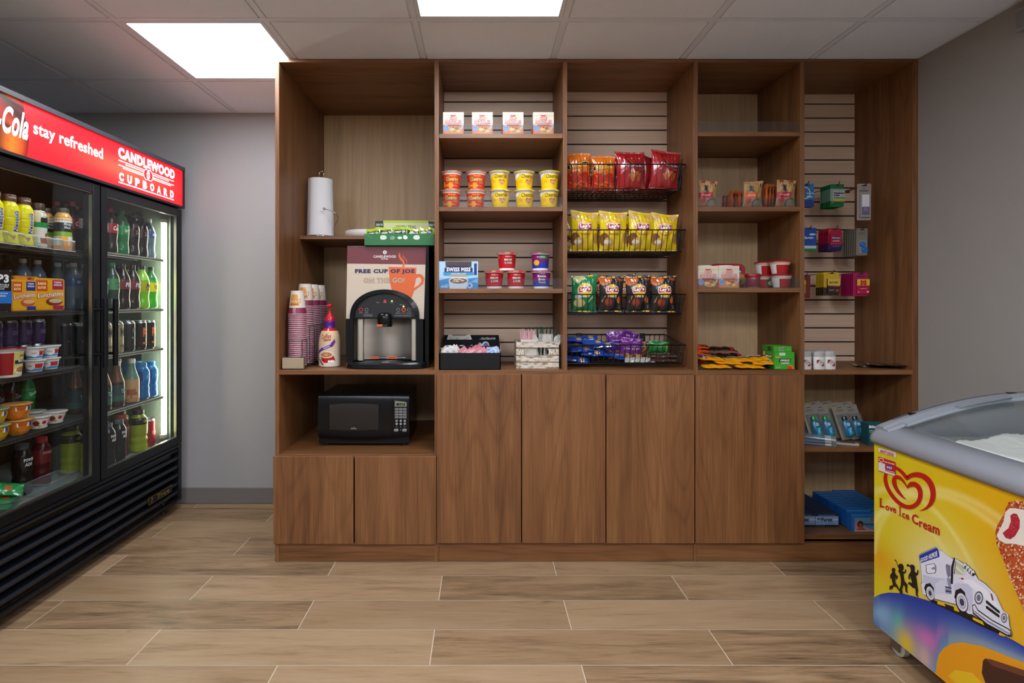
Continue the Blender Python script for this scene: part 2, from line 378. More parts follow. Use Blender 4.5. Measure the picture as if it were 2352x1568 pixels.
# ---------------------------------------------------------------- room shell
def build_room():
    r = random.Random(3)
    mb = MB(); mb.box(XL, XR, YR, YB, -.08, -.0012, 'grout')
    PL, PW, G = 1.026, .2009, .0016; y0 = 1.8546; row0 = 0
    k = math.ceil((YR - y0) / PW) - 1
    while y0 + k * PW < YB:
        ya, yb = max(y0 + k * PW + G, YR), min(y0 + (k + 1) * PW - G, YB)
        x = (-1.2 if k % 2 == 0 else -.687) - 4 * PL
        while x < XR:
            xa, xb = max(x + G, XL), min(x + PL - G, XR)
            if xb > xa and yb > ya:
                c = (r.random(), r.random(), r.random(), 1)
                mb.add([(xa, ya, 0), (xb, ya, 0), (xb, yb, 0), (xa, yb, 0)], [(0, 1, 2, 3)], 'floor', c)
            x += PL
        k += 1
    struct('floor', mb)
    T = .1
    struct('wall_back', MB().box(XL - T, XR + T, YB, YB + T, -.08, ZC + .3, 'wall'))
    struct('wall_left', MB().box(XL - T, XL, YR - T, YB, -.08, ZC + .3, 'wall'))
    struct('wall_right', MB().box(XR, XR + T, YR - T, YB, -.08, ZC + .3, 'wall_w'))
    struct('wall_rear', MB().box(XL, XR, YR - T, YR, -.08, ZC + .3, 'wall'))
    b = MB().rbox(XL, -.96, YB - .011, YB - .0005, .001, .098, .004, 'base', '#777', axis='x', n=3)
    struct('baseboard_back', b)
    struct('baseboard_right', MB().rbox(XR - .011, XR - .0005, YR, YF - .002, .001, .098, .004, 'base', '#777', axis='y', n=3))
    # ceiling: boards and T-grid
    mb = MB(); gx0, gy0, D = .339, 2.231, .61
    mb.box(XL, XR, YR, YB, ZC + .02, ZC + .3, 'tile')
    lights = {(-2 - 1, 0): 1, (-1, -1): 1, (-3, -4): 1, (-1, -5): 1, (1, -4): 1, (1, -7): 1, (-3, -7): 1}  # the two rearmost panels are added, unseen, for more light from behind
    xs = [gx0 + i * D for i in range(-6, 4)]; ys = [gy0 + j * D for j in range(-10, 3)]
    for i in range(-6, 3):
        for j in range(-10, 2):
            if (i, j) in lights: continue
            xa, xb = max(gx0 + i * D, XL), min(gx0 + (i + 1) * D, XR); ya, yb = max(gy0 + j * D, YR), min(gy0 + (j + 1) * D, YB)
            if xb - xa < .03 or yb - ya < .03: continue
            e = .018                # tegular edge: the board face drops a little inside the grid
            mb.box(xa + .011, xb - .011, ya + .011, yb - .011, ZC + .004, ZC + .02, 'tile', faces=[0, 2, 3, 4, 5])
            mb.box(xa + e, xb - e, ya + e, yb - e, ZC - .002, ZC + .004, 'tile', faces=[0, 2, 3, 4, 5])
    for x in xs:
        if XL < x < XR: mb.box(x - .012, x + .012, YR, YB, ZC - .0005, ZC + .02, 'grid')
    for y in ys:
        if YR < y < YB: mb.box(XL, XR, y - .012, y + .012, ZC - .0008, ZC + .02, 'grid')
    mb.box(XL, XL + .02, YR, YB, ZC - .001, ZC + .02, 'grid'); mb.box(XR - .02, XR, YR, YB, ZC - .001, ZC + .02, 'grid')
    mb.box(XL, XR, YB - .02, YB, ZC - .0012, ZC + .02, 'grid')
    struct('ceiling', mb)
    names = {(-3, 0): 'square lit ceiling panel beside the left end of the shelving', (-1, -1): 'square lit ceiling panel at the top centre of the view'}
    q = 0
    for (i, j) in lights:
        xa, ya = gx0 + i * D, gy0 + j * D; c = (xa + D / 2, ya + D / 2, ZC)
        lab = names.get((i, j)) or ['square lit ceiling panel over the left side of the room behind the viewer',
              'square lit ceiling panel right behind the viewer', 'square lit ceiling panel near the right wall behind the viewer',
              'unseen square ceiling panel added for light at the far right rear', 'unseen square ceiling panel added for light at the far left rear'][q]
        if (i, j) not in names: q += 1
        t = thing('ceiling_light', lab, 'ceiling light', c, group='flat square ceiling lights')
        a, bb = xa + .013, xa + D - .013; cc, dd = ya + .013, ya + D - .013; w_ = .016
        f = MB()
        for (x0, x1, y0_, y1) in ((a, bb, cc, cc + w_), (a, bb, dd - w_, dd), (a, a + w_, cc + w_, dd - w_), (bb - w_, bb, cc + w_, dd - w_)):
            f.box(x0, x1, y0_, y1, ZC - .0015, ZC + .015, 'grid')
        link('frame', f, t)
        link('diffuser', MB().box(a + w_, bb - w_, cc + w_, dd - w_, ZC + .002, ZC + .012, 'panel' if (i, j) in names else 'panel_rear'), t)
build_room()
# ---------------------------------------------------------------- cabinets
K = YF / F                      # metres per pixel on the front plane
def FX(px): return (px - CX) * K
def FZ(py): return HC - (py - CY) * K
D1 = YF * 1.290 ; D2 = YF * 1.143 ; D3 = YF * 1.155     # back panels
ZCNT = FZ(850)
cabs = []
def cab(label):
    t = thing('shelving_cabinet', label, 'cabinet', (0, YF, 0), group='built-in walnut shelving'); cabs.append(t); return t
def panel(t, name, x0, x1, y0, y1, z0, z1, mat, bev=.0007, label=None):
    return link(name, MB().box(x0, x1, y0, y1, z0, z1, mat), t, bev=bev, label=label)
def slatwall(t, x0, x1, y, z0, z1):
    mb = MB(); p = .0762; g = .0075; zz = 1.845
    k = math.floor((z0 - zz) / p)
    while zz + k * p < z1:
        a, b = max(z0, zz + k * p + g / 2), min(z1, zz + (k + 1) * p - g / 2)
        if b > a:
            mb.box(x0, x1, y, y + .0105, a, b, 'maple')
        k += 1
    mb.box(x0, x1, y + .0105, y + .018, z0, z1, 'matte', '#2b2018')
    return link('slat_panel', mb, t, bev=.0006)
def door(t, x0, x1, z0, z1, holes=()):
    d = panel(t, 'door', x0, x1, YF - .019, YF - .001, z0, z1, 'wood_v', .0008)
    for hx in holes:
        for hz in (FZ(883), FZ(934)):
            h = MB().lathe([(.0017, 0), (.0016, .0003)], 'black', '#14100c', seg=10)
            h.v = [Vector((hx + v.x, YF - .0192 - v.z, hz + v.y)) for v in h.v]
            link('screw_hole', h, t)
    return d
def acrylic(t, x0, x1, z):
    link('shelf_lip', MB().box(x0, x1, YF + .001, YF + .0035, z + .0005, z + .049, 'acrylic'), t, label='clear acrylic shelf lip')
ZT0, ZT1 = FZ(143), ZC - .003
xs_ = dict(a0=FX(632), a1=FX(641), b0=FX(998), bm=FX(1003), b1=FX(1008), c0=FX(1293), c1=FX(1303), d0=FX(1593), dm=FX(1598), d1=FX(1603), e0=FX(1838), e1=FX(1848), f0=FX(2096), f1=FX(2109.3))
X = xs_
Z0 = .001
def toe(t, x0, x1): panel(t, 'toe_kick', x0, x1, YF + .004, YF + .02, Z0, FZ(1246), 'wood_h')
TH = .0205
# left cabinet
t = cab('walnut cabinet with the coffee niche, microwave niche and two low doors, leftmost of the shelving')
panel(t, 'side_panel', X['a0'], X['a1'], YF, YB - .004, Z0, ZT1, 'wood_v'); panel(t, 'side_panel', X['b0'], X['bm'], YF, YB - .004, Z0, ZT1, 'wood_v')
panel(t, 'top_panel', X['a1'], X['b0'], YF, D1, ZT0, ZT1, 'wood_h')
panel(t, 'back_panel', X['a1'], X['b0'], D1, D1 - .0 + .0, .1, ZT0, 'ply') if False else link('back_panel', MB().box(X['a1'], X['b0'], D1 - .008, D1 - .001, FZ(1042) - .03, ZT0, 'ply'), t)
panel(t, 'counter', X['a1'], X['b0'], YF, D1 - .01, ZCNT - TH, ZCNT, 'wood_h')
panel(t, 'niche_floor', X['a1'], X['b0'], YF, D1 - .01, FZ(1043) - TH, FZ(1043), 'wood_h')
ZSM = HC - (541 - 690) * 2.879 / F
panel(t, 'shelf', X['a1'], X['b0'], 2.879, D1 - .01, ZSM - .0185, ZSM, 'wood_h')
door(t, FX(631), FX(813.5), FZ(1245), FZ(1045.5)); door(t, FX(817), FX(1002.5), FZ(1246), FZ(1045.5))
toe(t, X['a1'], X['b0'])
# middle cabinet
t = cab('walnut cabinet with cereal shelves, four wire baskets and three tall doors, in the middle')
panel(t, 'side_panel', X['bm'], X['b1'], YF, D2 + .05, Z0, ZT1, 'wood_v'); panel(t, 'side_panel', X['d0'], X['dm'], YF, D2 + .05, Z0, ZT1, 'wood_v')
panel(t, 'divider_panel', X['c0'], X['c1'], YF, D2, ZCNT, ZT0, 'wood_v')
panel(t, 'top_panel', X['b1'], X['d0'], YF, D2 + .03, ZT0, ZT1, 'wood_h')
panel(t, 'counter', X['b1'], X['d0'], YF, D2 + .03, ZCNT - TH, ZCNT, 'wood_h')
slatwall(t, X['b1'], X['c0'], D2, ZCNT, ZT0); slatwall(t, X['c1'], X['d0'], D2, ZCNT, ZT0)
ZS2 = [FZ(307), FZ(475), FZ(663)]
for z in ZS2:
    panel(t, 'shelf', X['b1'] + .001, X['c0'] - .001, YF + .0005, D2 - .001, z - TH, z, 'wood_h')
    acrylic(t, X['b1'] + .004, X['c0'] - .004, z)
door(t, FX(1004.5), FX(1196), FZ(1243), FZ(858), [FX(1181)]); door(t, FX(1198.5), FX(1388.5), FZ(1243), FZ(859), [FX(1213)]); door(t, FX(1391), FX(1591.5), FZ(1243.5), FZ(860), [FX(1406)])
toe(t, X['b1'], X['d0'])
# right cabinet
t = cab('walnut cabinet against the right wall with candy shelves, pegged medicine packs and one wide door')
panel(t, 'side_panel', X['dm'], X['d1'], YF, D3 + .05, Z0, ZT1, 'wood_v'); panel(t, 'side_panel', X['f0'], X['f1'], YF, D3 + .05, Z0, ZT1, 'wood_v')
panel(t, 'divider_panel', X['e0'], X['e1'], YF, D3, FZ(1228), ZT0, 'wood_v')
panel(t, 'top_panel', X['d1'], X['f0'], YF, D3 + .03, ZT0, ZT1, 'wood_h')
panel(t, 'counter', X['d1'], X['e0'], YF, D3, ZCNT - TH, ZCNT, 'wood_h'); panel(t, 'counter', X['e1'], X['f0'], YF, D3, ZCNT - TH, ZCNT, 'wood_h')
link('back_panel', MB().box(X['d1'], X['e0'], D3, D3 + .012, ZCNT, ZT0, 'ply'), t)
slatwall(t, X['e1'], X['f0'], D3, ZCNT, ZT0)
link('back_panel', MB().box(X['e1'], X['f0'], D3, D3 + .012, .1, ZCNT - TH, 'ply'), t)
ZS4 = [FZ(302.5), FZ(475), FZ(661)]
for z in ZS4:
    panel(t, 'shelf', X['d1'] + .001, X['e0'] - .001, YF + .0005, D3 - .001, z - TH, z, 'wood_h')
    acrylic(t, X['d1'] + .004, X['e0'] - .004, z)
ZL5 = FZ(1028); ZB5 = FZ(1228)
panel(t, 'shelf', X['e1'] + .001, X['f0'] - .001, YF + .0005, D3 - .001, ZL5 - TH, ZL5, 'wood_h')
panel(t, 'niche_floor', X['e1'], X['f0'], YF, D3, ZB5 - TH, ZB5, 'wood_h')
door(t, FX(1594), FX(1842.5), FZ(1243.5), FZ(860), [FX(1609)])
toe(t, X['d1'], X['f0'])
# ---------------------------------------------------------------- packaged goods, each built about its own base point, front to -Y
def new(name, label, cat, group=None): return thing(name, label, cat, (0, 0, 0), 0, group, local=True)
def put(t, p, rz=0, label=None, group=None, tilt=None):
    t.location = p; t.rotation_euler = (tilt[0] if tilt else 0, tilt[1] if tilt else 0, rz)
    if label: t['label'] = label
    if group: t['group'] = group
    return t
PROTO = {}
def inst(key, maker, p, rz=0, label=None, group=None, tilt=None):
    """first call builds, later calls copy"""
    if key in PROTO: t = dup(PROTO[key])
    else: t = PROTO[key] = maker()
    return put(t, p, rz, label, group, tilt)
ORD = ['first', 'second', 'third', 'fourth', 'fifth', 'sixth', 'seventh', 'eighth', 'ninth', 'tenth', 'eleventh', 'twelfth']

def ip(pts, z):                        # piecewise linear profile radius
    for (a, ra), (b, rb) in zip(pts, pts[1:]):
        if a <= z <= b: return ra + (rb - ra) * (z - a) / max(b - a, 1e-6)
    return pts[-1][1] if z > pts[-1][0] else pts[0][1]
BOT = {  # (height fraction, radius fraction)
 'soda': [(0, .80), (.02, .97), (.10, 1), (.16, .97), (.24, .90), (.33, .93), (.40, .98), (.60, 1), (.66, .97), (.74, .84), (.82, .60), (.88, .40), (.905, .37), (.93, .40), (.935, .36), (.95, .36)],
 'sport': [(0, .85), (.03, 1), (.12, 1), (.2, .93), (.28, .98), (.36, .90), (.44, .98), (.50, 1), (.72, 1), (.78, .97), (.84, .80), (.89, .62), (.90, .56), (.93, .56)],
 'milk': [(0, .86), (.03, 1), (.10, .98), (.17, .86), (.25, .84), (.35, .93), (.37, .91), (.39, .95), (.52, 1), (.54, .97), (.56, 1), (.70, 1), (.78, .90), (.84, .70), (.86, .66), (.90, .66)],
 'juice': [(0, .85), (.02, .98), (.10, 1), (.30, 1), (.50, .94), (.58, .98), (.72, 1), (.80, .92), (.88, .66), (.90, .60), (.93, .60)],
 'tea': [(0, .9), (.02, 1), (.42, 1), (.50, 1), (.56, .95), (.70, .66), (.80, .48), (.90, .44), (.93, .44)],
}
def bottle(label, kind, h, r, bodycol, capcol, band=None, texts=(), mat='gloss', fill=None, name='drink_bottle', capr=None, labs=()):
    """band: (z0, z1, colour) fractions; fill: (fraction, colour above the drink)"""
    t = new(name, label, 'bottle'); P = BOT[kind]; zs = sorted(set([p[0] for p in P] + [i / 24 for i in range(1, 23)]))
    zs = [z for z in zs if z <= P[-1][0]]
    prof = [(ip(P, z) * r, z * h, (fill[1] if fill and z > fill[0] else bodycol)) for z in zs]
    link('bottle_body', MB().lathe(prof, mat, bodycol, seg=20), t)
    cr = (capr or P[-1][1] * 1.12) * r; z0 = P[-1][0] * h - .004
    cp = MB().lathe([(cr, z0 - .003), (cr, h - .002), (cr * .93, h)], 'satin', capcol, seg=20)
    link('cap', cp, t)
    if band:
        a, b, c = band; n = 6; rr = lambda z: ip(P, z / h) * r
        lb = MB(); pr = [(rr((a + (b - a) * i / n) * h) + .0006, (a + (b - a) * i / n) * h) for i in range(n + 1)]
        cf = (lambda an, z: c) if isinstance(c, str) else (lambda an, z: c(((an + pi / 2 + pi) % (2 * pi) - pi) / pi, (z / h - a) / (b - a)))
        lb.lathe(pr, 'gloss', '#888', seg=28, caps=False, colfn=cf)
        mp = cylmap(lambda z: rr(z) + .0006)
        for q in texts: lb.text(q[0], mp, q[1], q[2] * h, q[3], q[4], q[5], 'matte', **(q[6] if len(q) > 6 else {}))
        link('label', lb, t)
    return t
def can(label, h, r, cols, texts=(), name='drink_can', art=None):
    t = new(name, label, 'can'); cf = (lambda an, z: art(((an + pi / 2 + pi) % (2 * pi) - pi) / pi, z / h)) if art else None
    mb = MB().lathe([(r * .82, 0), (r, .008), (r, h * .25), (r, h * .5), (r, h * .75), (r, h - .012)], 'gloss', cols, seg=24, colfn=cf)
    mp = cylmap(lambda z: r)
    for q in texts: mb.text(q[0], mp, q[1], q[2] * h, q[3], q[4], q[5], 'matte', **(q[6] if len(q) > 6 else {}))
    link('can_body', mb, t)
    link('can_top', MB().lathe([(r, h - .012), (r * .84, h - .002), (r * .86, h), (r * .8, h), (r * .8, h - .003)], 'metal', '#b9bcc0', seg=24), t)
    return t
def ptinpoly(x, y, P):
    c = False; j = len(P) - 1
    for i in range(len(P)):
        if (P[i][1] > y) != (P[j][1] > y) and x < (P[j][0] - P[i][0]) * (y - P[i][1]) / (P[j][1] - P[i][1]) + P[i][0]: c = not c
        j = i
    return c
def paint(layers, base):
    """colour function of (u, v) from layered shapes, the last one on top"""
    def f(u, v):
        c = base(u, v) if callable(base) else base
        for l in layers:
            t = l[0]
            if t == 'r' and l[1] <= u <= l[3] and l[2] <= v <= l[4]: c = l[5]
            elif t == 'e' and ((u - l[1]) / l[3]) ** 2 + ((v - l[2]) / l[4]) ** 2 <= 1: c = l[5]
            elif t == 'p' and ptinpoly(u, v, l[1]): c = l[2]
        return c
    return f
def lerp(a, b, t):
    a = L4(a) if isinstance(a, str) else a; b = L4(b) if isinstance(b, str) else b; t = max(0, min(1, t))
    return tuple(a[i] + (b[i] - a[i]) * t for i in range(4))
def bag(name, label, w_, h, th, colfn, texts=(), seed=0, mat='foil', cat='snack bag', nu=30, nv=40, seal=.07, lean=0.0, wr=1.0, backcol=None, layers=None):
    """a filled pillow bag standing on its lower seal"""
    t = new(name, label, cat); r = random.Random(seed)
    ws = [(r.uniform(2, 7), r.uniform(-7, 7), r.uniform(0, 6), r.uniform(.3, 1)) for _ in range(6)]
    tt = r.uniform(-.03, .03); top = [r.uniform(-.03, .03) for _ in range(3)]
    def sf(u, v, side=-1, off=0):
        e = max(0, sin(pi * min(max(u, 0), 1))) ** .6; q = max(0, sin(pi * min(max((v - seal * .6) / (1 - seal * 1.4), 0), 1))) ** .55
        d = th / 2 * e * q
        wv = sum(a[3] * sin(a[0] * u * 3 + a[1] * v * 2 + a[2]) for a in ws) * .0014 * wr
        cr = .0030 * wr * abs(sin(23 * u + 5 * v)) * max(0, 1 - abs(v - .84) / .16)
        sh = 1 - .09 * q
        x = (u - .5) * w_ * sh + tt * w_ * v
        y = side * (d + (wv + cr) * e * (1 if 0 < v < 1 else 0)) + .006 * sin(5 * u + r_[0]) * max(0, (v - .8) * 5) - off * .0005 * (1 if side < 0 else -1)
        z = v * h * (1 + (top[0] * sin(pi * u) + top[1] * cos(pi * u)) * v)
        return Vector((x, y + lean * v * h, z))
    r_ = [r.uniform(0, 6)]
    mb = MB(); mb.grid(lambda u, v: sf(u, v), nu, nv, mat, colfn)
    mb.grid(lambda u, v: sf(u, v, 1), nu // 2, nv // 2, mat, None, backcol or colfn(.5, .5), flip=True)
    mp = lambda x, y, o: sf(x / w_ + .5, y / h, -1, o + 1)
    for q in texts: mb.text(q[0], mp, (q[1] - .5) * w_, q[2] * h, q[3] * w_, q[4] * h, q[5], 'satin', **(q[6] if len(q) > 6 else {}))
    link('bag_body', mb, t)
    for nm, v0, v1 in (('top_seal', .955, 1.0), ('bottom_seal', 0, .035)):
        sb = MB(); sb.grid(lambda u, v: sf(u, v0 + (v1 - v0) * v, -1, 1.5), 48, 1, mat, lambda u, v: lerp(colfn(u, (v0 + v1) / 2), '#ffffff', .14 if int(u * 48) % 2 else 0))
        link(nm, sb, t)
    return t
def carton(name, label, w_, d, h, cols, art=(), side=(), mat='satin', cat='box', top=None, z0=0.0, topart=()):
    """a printed box; cols: (front, side, top)"""
    t = new(name, label, cat); mb = MB()
    vs = [(x, y, z) for z in (z0, z0 + h) for y in (-d / 2, d / 2) for x in (-w_ / 2, w_ / 2)]
    mb.add(vs, [(0, 2, 3, 1), (4, 5, 7, 6), (0, 1, 5, 4), (2, 6, 7, 3), (0, 4, 6, 2), (1, 3, 7, 5)], mat, fcols=[cols[0], cols[2], cols[0], cols[0], cols[1], cols[1]])
    mb.art(art, fmap(-w_ / 2, -d / 2, z0, w_, h), mat)
    if side: mb.art(side, lambda a, b, o: (-w_ / 2 - .0004 * o, d / 2 - a * d, z0 + b * h), mat)
    if topart: mb.art(topart, lambda a, b, o: (-w_ / 2 + a * w_, -d / 2 + b * d, z0 + h + .0004 * o), mat)
    link('box_body', mb, t)
    return t, mb
def cup(name, label, h, rb, rt, colfn, lidcol, texts=(), cat='cup', rim=.004, lidh=.003, tab=None, sleeve=(.1, .86), rimcol='#e9e7e2', lidfn=None, mat='gloss', lm=None, foot='#efeeea', dome=0):
    """tapered tub with a printed wall, a white rim and a lid"""
    t = new(name, label, cat); rr = lambda z: rb + (rt - rb) * z / h
    mb = MB(); a, b = sleeve
    prof = [(rb * .93, 0), (rb, .002)] + [(rr(h * (i / 30)), h * i / 30) for i in range(1, 27)] + [(rt, h - .007), (rt + rim * .8, h - .006), (rt + rim, h - .001)]
    def cf(an, z):
        q = z / h
        if q < a: return foot
        if q > b: return rimcol
        return colfn(((an + pi / 2 + pi) % (2 * pi) - pi) / pi, (q - a) / (b - a))
    mb.lathe(prof, mat, '#fff', seg=84, colfn=cf)
    mp = cylmap(rr)
    for q in texts: mb.text(q[0], mp, q[1], q[2] * h, q[3], q[4] * h, q[5], 'satin', **(q[6] if len(q) > 6 else {}))
    link('cup_body', mb, t)
    lid = MB(); R_ = rt + rim + .002
    lid.lathe([(R_, h - .0015), (R_ + .0004, h + lidh * .4), (R_ * .9, h + lidh + dome * .3), (R_ * .5, h + lidh + dome), (0.0001, h + lidh + dome)], lm or 'foil', lidcol, seg=28, colfn=lidfn)
    if tab is not None:
        x, y = (R_ - .003) * cos(tab), (R_ - .003) * sin(tab); px_, py_ = -sin(tab) * .013, cos(tab) * .013
        ex, ey = x + cos(tab) * .014, y + sin(tab) * .014
        lid.add([(x + px_, y + py_, h + .001), (x - px_, y - py_, h + .001), (ex - px_ * .6, ey - py_ * .6, h - .008), (ex + px_ * .6, ey + py_ * .6, h - .006)], [(0, 1, 2, 3), (3, 2, 1, 0)], 'foil', lidcol)
    link('lid', lid, t)
    return t
def wrapper(name, label, l, w_, th, colfn, texts=(), seed=0, cat='candy bar', mat='foil', nu=26, nv=8):
    """a filled flow-wrap lying flat: length along x, crimped ends"""
    t = new(name, label, cat); r = random.Random(seed); a = [r.uniform(0, 6) for _ in range(4)]
    def sf(u, v, s, off=0):
        e = max(0, 1 - abs(2 * u - 1) ** 8) ** .7; q = max(0, sin(pi * v)) ** .5
        y = (v - .5) * w_ * (1 + .05 * (1 - e)); f = .0012 * sin(17 * u + a[0]) * e
        z = th / 2 + s * (th / 2) * e * q + f + off * .0004 + (.002 * sin(9 * v + a[1]) * (1 - e))
        return Vector(((u - .5) * l, y, max(z, .0003)))
    mb = MB(); mb.grid(lambda u, v: sf(u, v, 1), nu, nv, mat, colfn); mb.grid(lambda u, v: sf(u, v, -1), nu, nv, mat, colfn, flip=True)
    mp = lambda x, y, o: sf(x / l + .5, y / w_ + .5, 1, o)
    for q in texts: mb.text(q[0], mp, (q[1] - .5) * l, (q[2] - .5) * w_, q[3] * l, q[4] * w_, q[5], 'satin', **(q[6] if len(q) > 6 else {}))
    link('wrapper', mb, t)
    return t
# ---------------------------------------------------------------- two-door display fridge on the left
FXF = -1.772                     # door faces look to +X
FY0, FY1 = 1.875, 3.25
fr = thing('display_fridge', 'black two-door glass display fridge with a lit red sign, along the left wall', 'fridge', (-2.15, 2.56, 0))
def side_map(x, e=.0005):        # flat map on a face looking to +X: a runs along Y, b is height
    return lambda a, b, o: (x + e * o, a, b)
mb = MB(); BK = '#0b0c0e'
mb.box(-2.50, -1.80, FY0, FY0 + .045, .065, 2.0, 'black', BK); mb.box(-2.50, -1.80, FY1 - .045, FY1, .065, 2.0, 'black', BK)
mb.box(-2.50, -2.45, FY0 + .045, FY1 - .045, .065, 2.0, 'black', BK); mb.box(-2.45, -1.80, FY0 + .045, FY1 - .045, 1.765, 2.0, 'black', BK)
mb.box(-2.45, -1.80, FY0 + .045, FY1 - .045, .32, .385, 'black', BK); mb.box(-1.84, -1.80, 2.535, 2.585, .385, 1.765, 'black', BK)
link('body', mb, fr)
ln = MB(); g = '#15181b'
ln.box(-2.445, -2.43, 1.92, 3.2, .385, 1.765, 'satin', g); ln.box(-2.43, -1.81, 3.195, 3.204, .385, 1.765, 'satin', '#6d7d72')  # far side wall painted green-grey, its lamplight put into the colour
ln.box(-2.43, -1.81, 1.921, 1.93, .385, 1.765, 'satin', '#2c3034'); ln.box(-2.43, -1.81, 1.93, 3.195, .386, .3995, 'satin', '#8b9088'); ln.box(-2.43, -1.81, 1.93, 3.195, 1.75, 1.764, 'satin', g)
for y in (2.70, 2.95, 3.185, 2.1, 2.4):                                   # shelf standards up the back
    ln.box(-2.43, -2.42, y - .012, y, .4, 1.75, 'metal', '#777c7c')
ln.box(-1.99, -1.975, 3.186, 3.195, .4, 1.75, 'metal', '#8a8f8c'); ln.box(-2.3, -2.285, 3.186, 3.195, .4, 1.75, 'metal', '#8a8f8c')
link('inner_liner', ln, fr)
link('top_trim', MB().box(-1.80, -1.755, FY0, FY1 + .004, 1.998, 2.018, 'satin', '#3a3d44').box(-1.80, -1.757, FY0, FY1 + .004, 1.776, 1.788, 'satin', '#17181b').box(-1.80, -1.757, FY1 - .008, FY1 + .004, 1.788, 1.998, 'satin', '#17181b'), fr)
# lit sign
sg = MB(); m = side_map(-1.765)
def sign_col(u, v):
    y = FY0 + u * (FY1 - .008 - FY0); z = 1.788 + v * .21
    glow = math.exp(-((y - 2.75) / .30) ** 2) * math.exp(-((v - .42) / .22) ** 2)
    return lerp('#e01522', '#f8533c', glow * .8)
sg.grid(lambda u, v: (-1.765, FY0 + u * (FY1 - .008 - FY0), 1.788 + v * .21), 80, 16, 'backlit', sign_col, flip=False, blend=True)
def bot_edge(z): return 2.128 + .012 * sin((z - 1.78) * 22)
br = random.Random(5)
def bottle_col(u, v):
    y = 1.876 + u * .262; d = 2.14 - y
    c = lerp('#2a0503', '#8c160c', .5 + .5 * sin(9 * u + 6 * v * v)); c = lerp(c, '#e0701c', max(0, 1 - abs(u - .72) * 4) * (.5 + .5 * sin(5 * v + 1)) * .9)
    c = lerp(c, '#120202', max(0, sin(13 * v + 3 * u)) ** 6)
    return c
sg.grid(lambda u, v: (-1.7645, 1.876 + u * (bot_edge(1.788 + v * .21) - 1.876), 1.788 + v * .21), 40, 30, 'backlit', bottle_col, blend=True)
link('sign_panel', sg, fr)
lt = MB(); m = side_map(-1.7640)
lt.text('stay refreshed', m, 2.360, 1.908, .398, .066, '#ffffff', 'backlit', bold=.022, res=6)
lt.text('CANDLEWOOD', m, 2.912, 1.954, .49, .054, '#ffffff', 'backlit', bold=.06, res=6)
for i, ch in enumerate('CUPBOARD'): lt.text(ch, m, 2.690 + i * .0628, 1.838, .036, .041, '#ffffff', 'backlit', bold=.06, res=6)
lt.add([m(a, b, 1) for a, b in ((2.668, 1.806), (3.15, 1.806), (3.15, 1.812), (2.668, 1.812))], [(0, 1, 2, 3)], 'backlit', '#fff')
for (za, yl, yr) in ((1.913, 2.668, 3.15), (1.903, 2.72, 3.10), (1.890, 2.668, 3.15), (1.881, 2.70, 3.12)):
    for (a, b) in ((yl, 2.866), (2.948, yr)): lt.add([m(a, za, 1), m(b, za, 1), m(b, za + .005, 1), m(a, za + .005, 1)], [(0, 1, 2, 3)], 'backlit', '#fff')
def ring(mb, m, cx, cy, r0, r1, col, mat, a0=0, a1=2 * pi, n=28, ex=1.0, off=1.5):
    P = [m(cx + r * cos(a0 + (a1 - a0) * i / n) * ex, cy + r * sin(a0 + (a1 - a0) * i / n), off) for i in range(n + 1) for r in (r0, r1)]
    mb.add(P, [(2 * i, 2 * i + 1, 2 * i + 3, 2 * i + 2) for i in range(n)], mat, col)
lt.add([m(2.907 + .04 * cos(a), 1.896 + .037 * sin(a), 1.2) for a in [2 * pi * i / 24 for i in range(24)]], [tuple(range(24))], 'backlit', '#e01e28')
ring(lt, m, 2.893, 1.896, .025, .030, '#fff', 'backlit', ex=.95); ring(lt, m, 2.921, 1.896, .025, .030, '#fff', 'backlit', ex=.95)
lt.text('S', m, 2.907, 1.896, .012, .034, '#fff', 'backlit', bold=.02, off=2)
link('sign_lettering', lt, fr)
sc = MB(); sc.text('Coca-Cola', m, 2.000, 1.905, .272, .105, '#ffffff', 'backlit', bold=.03, shear=.4, off=3, res=6)
link('sign_lettering', sc, fr)
# doors
def fdoor(ya, yb, yh):
    d = MB(); x0, x1 = -1.80, -1.772; z0, z1 = .392, 1.768; w_ = .042
    d.box(x0, x1, ya, ya + w_, z0, z1, 'black', '#111316'); d.box(x0, x1, yb - w_, yb, z0, z1, 'black', '#111316')
    d.box(x0, x1, ya + w_, yb - w_, z1 - w_, z1, 'black', '#191a1d'); d.box(x0, x1, ya + w_, yb - w_, z0, z0 + w_, 'black', '#111316')
    o = link('door', d, fr, bev=.0015)
    e = .004; q = MB()                            # bright bead around the pane
    for (a, b, c, dd) in ((ya + w_, ya + w_ + e, z0 + w_, z1 - w_), (yb - w_ - e, yb - w_, z0 + w_, z1 - w_), (ya + w_ + e, yb - w_ - e, z1 - w_ - e, z1 - w_), (ya + w_ + e, yb - w_ - e, z0 + w_, z0 + w_ + e)):
        q.box(-1.793, -1.778, a, b, c, dd, 'metal', '#a8a89c')
    link('pane_bead', q, o)
    link('glass_pane', MB().box(-1.791, -1.786, ya + w_ + e, yb - w_ - e, z0 + w_ + e, z1 - w_ - e, 'glass'), o)
    h = MB(); h.tube([(-1.722, yh, .925), (-1.722, yh, 1.240)], .0115, 'black', '#121417', 14)
    for z in (.985, 1.19): h.tube([(-1.772, yh, z), (-1.725, yh, z)], .006, 'black', '#121417', 8)
    link('handle', h, o)
fdoor(FY0 + .004, 2.552, 2.515); fdoor(2.562, FY1 - .002, 2.585)
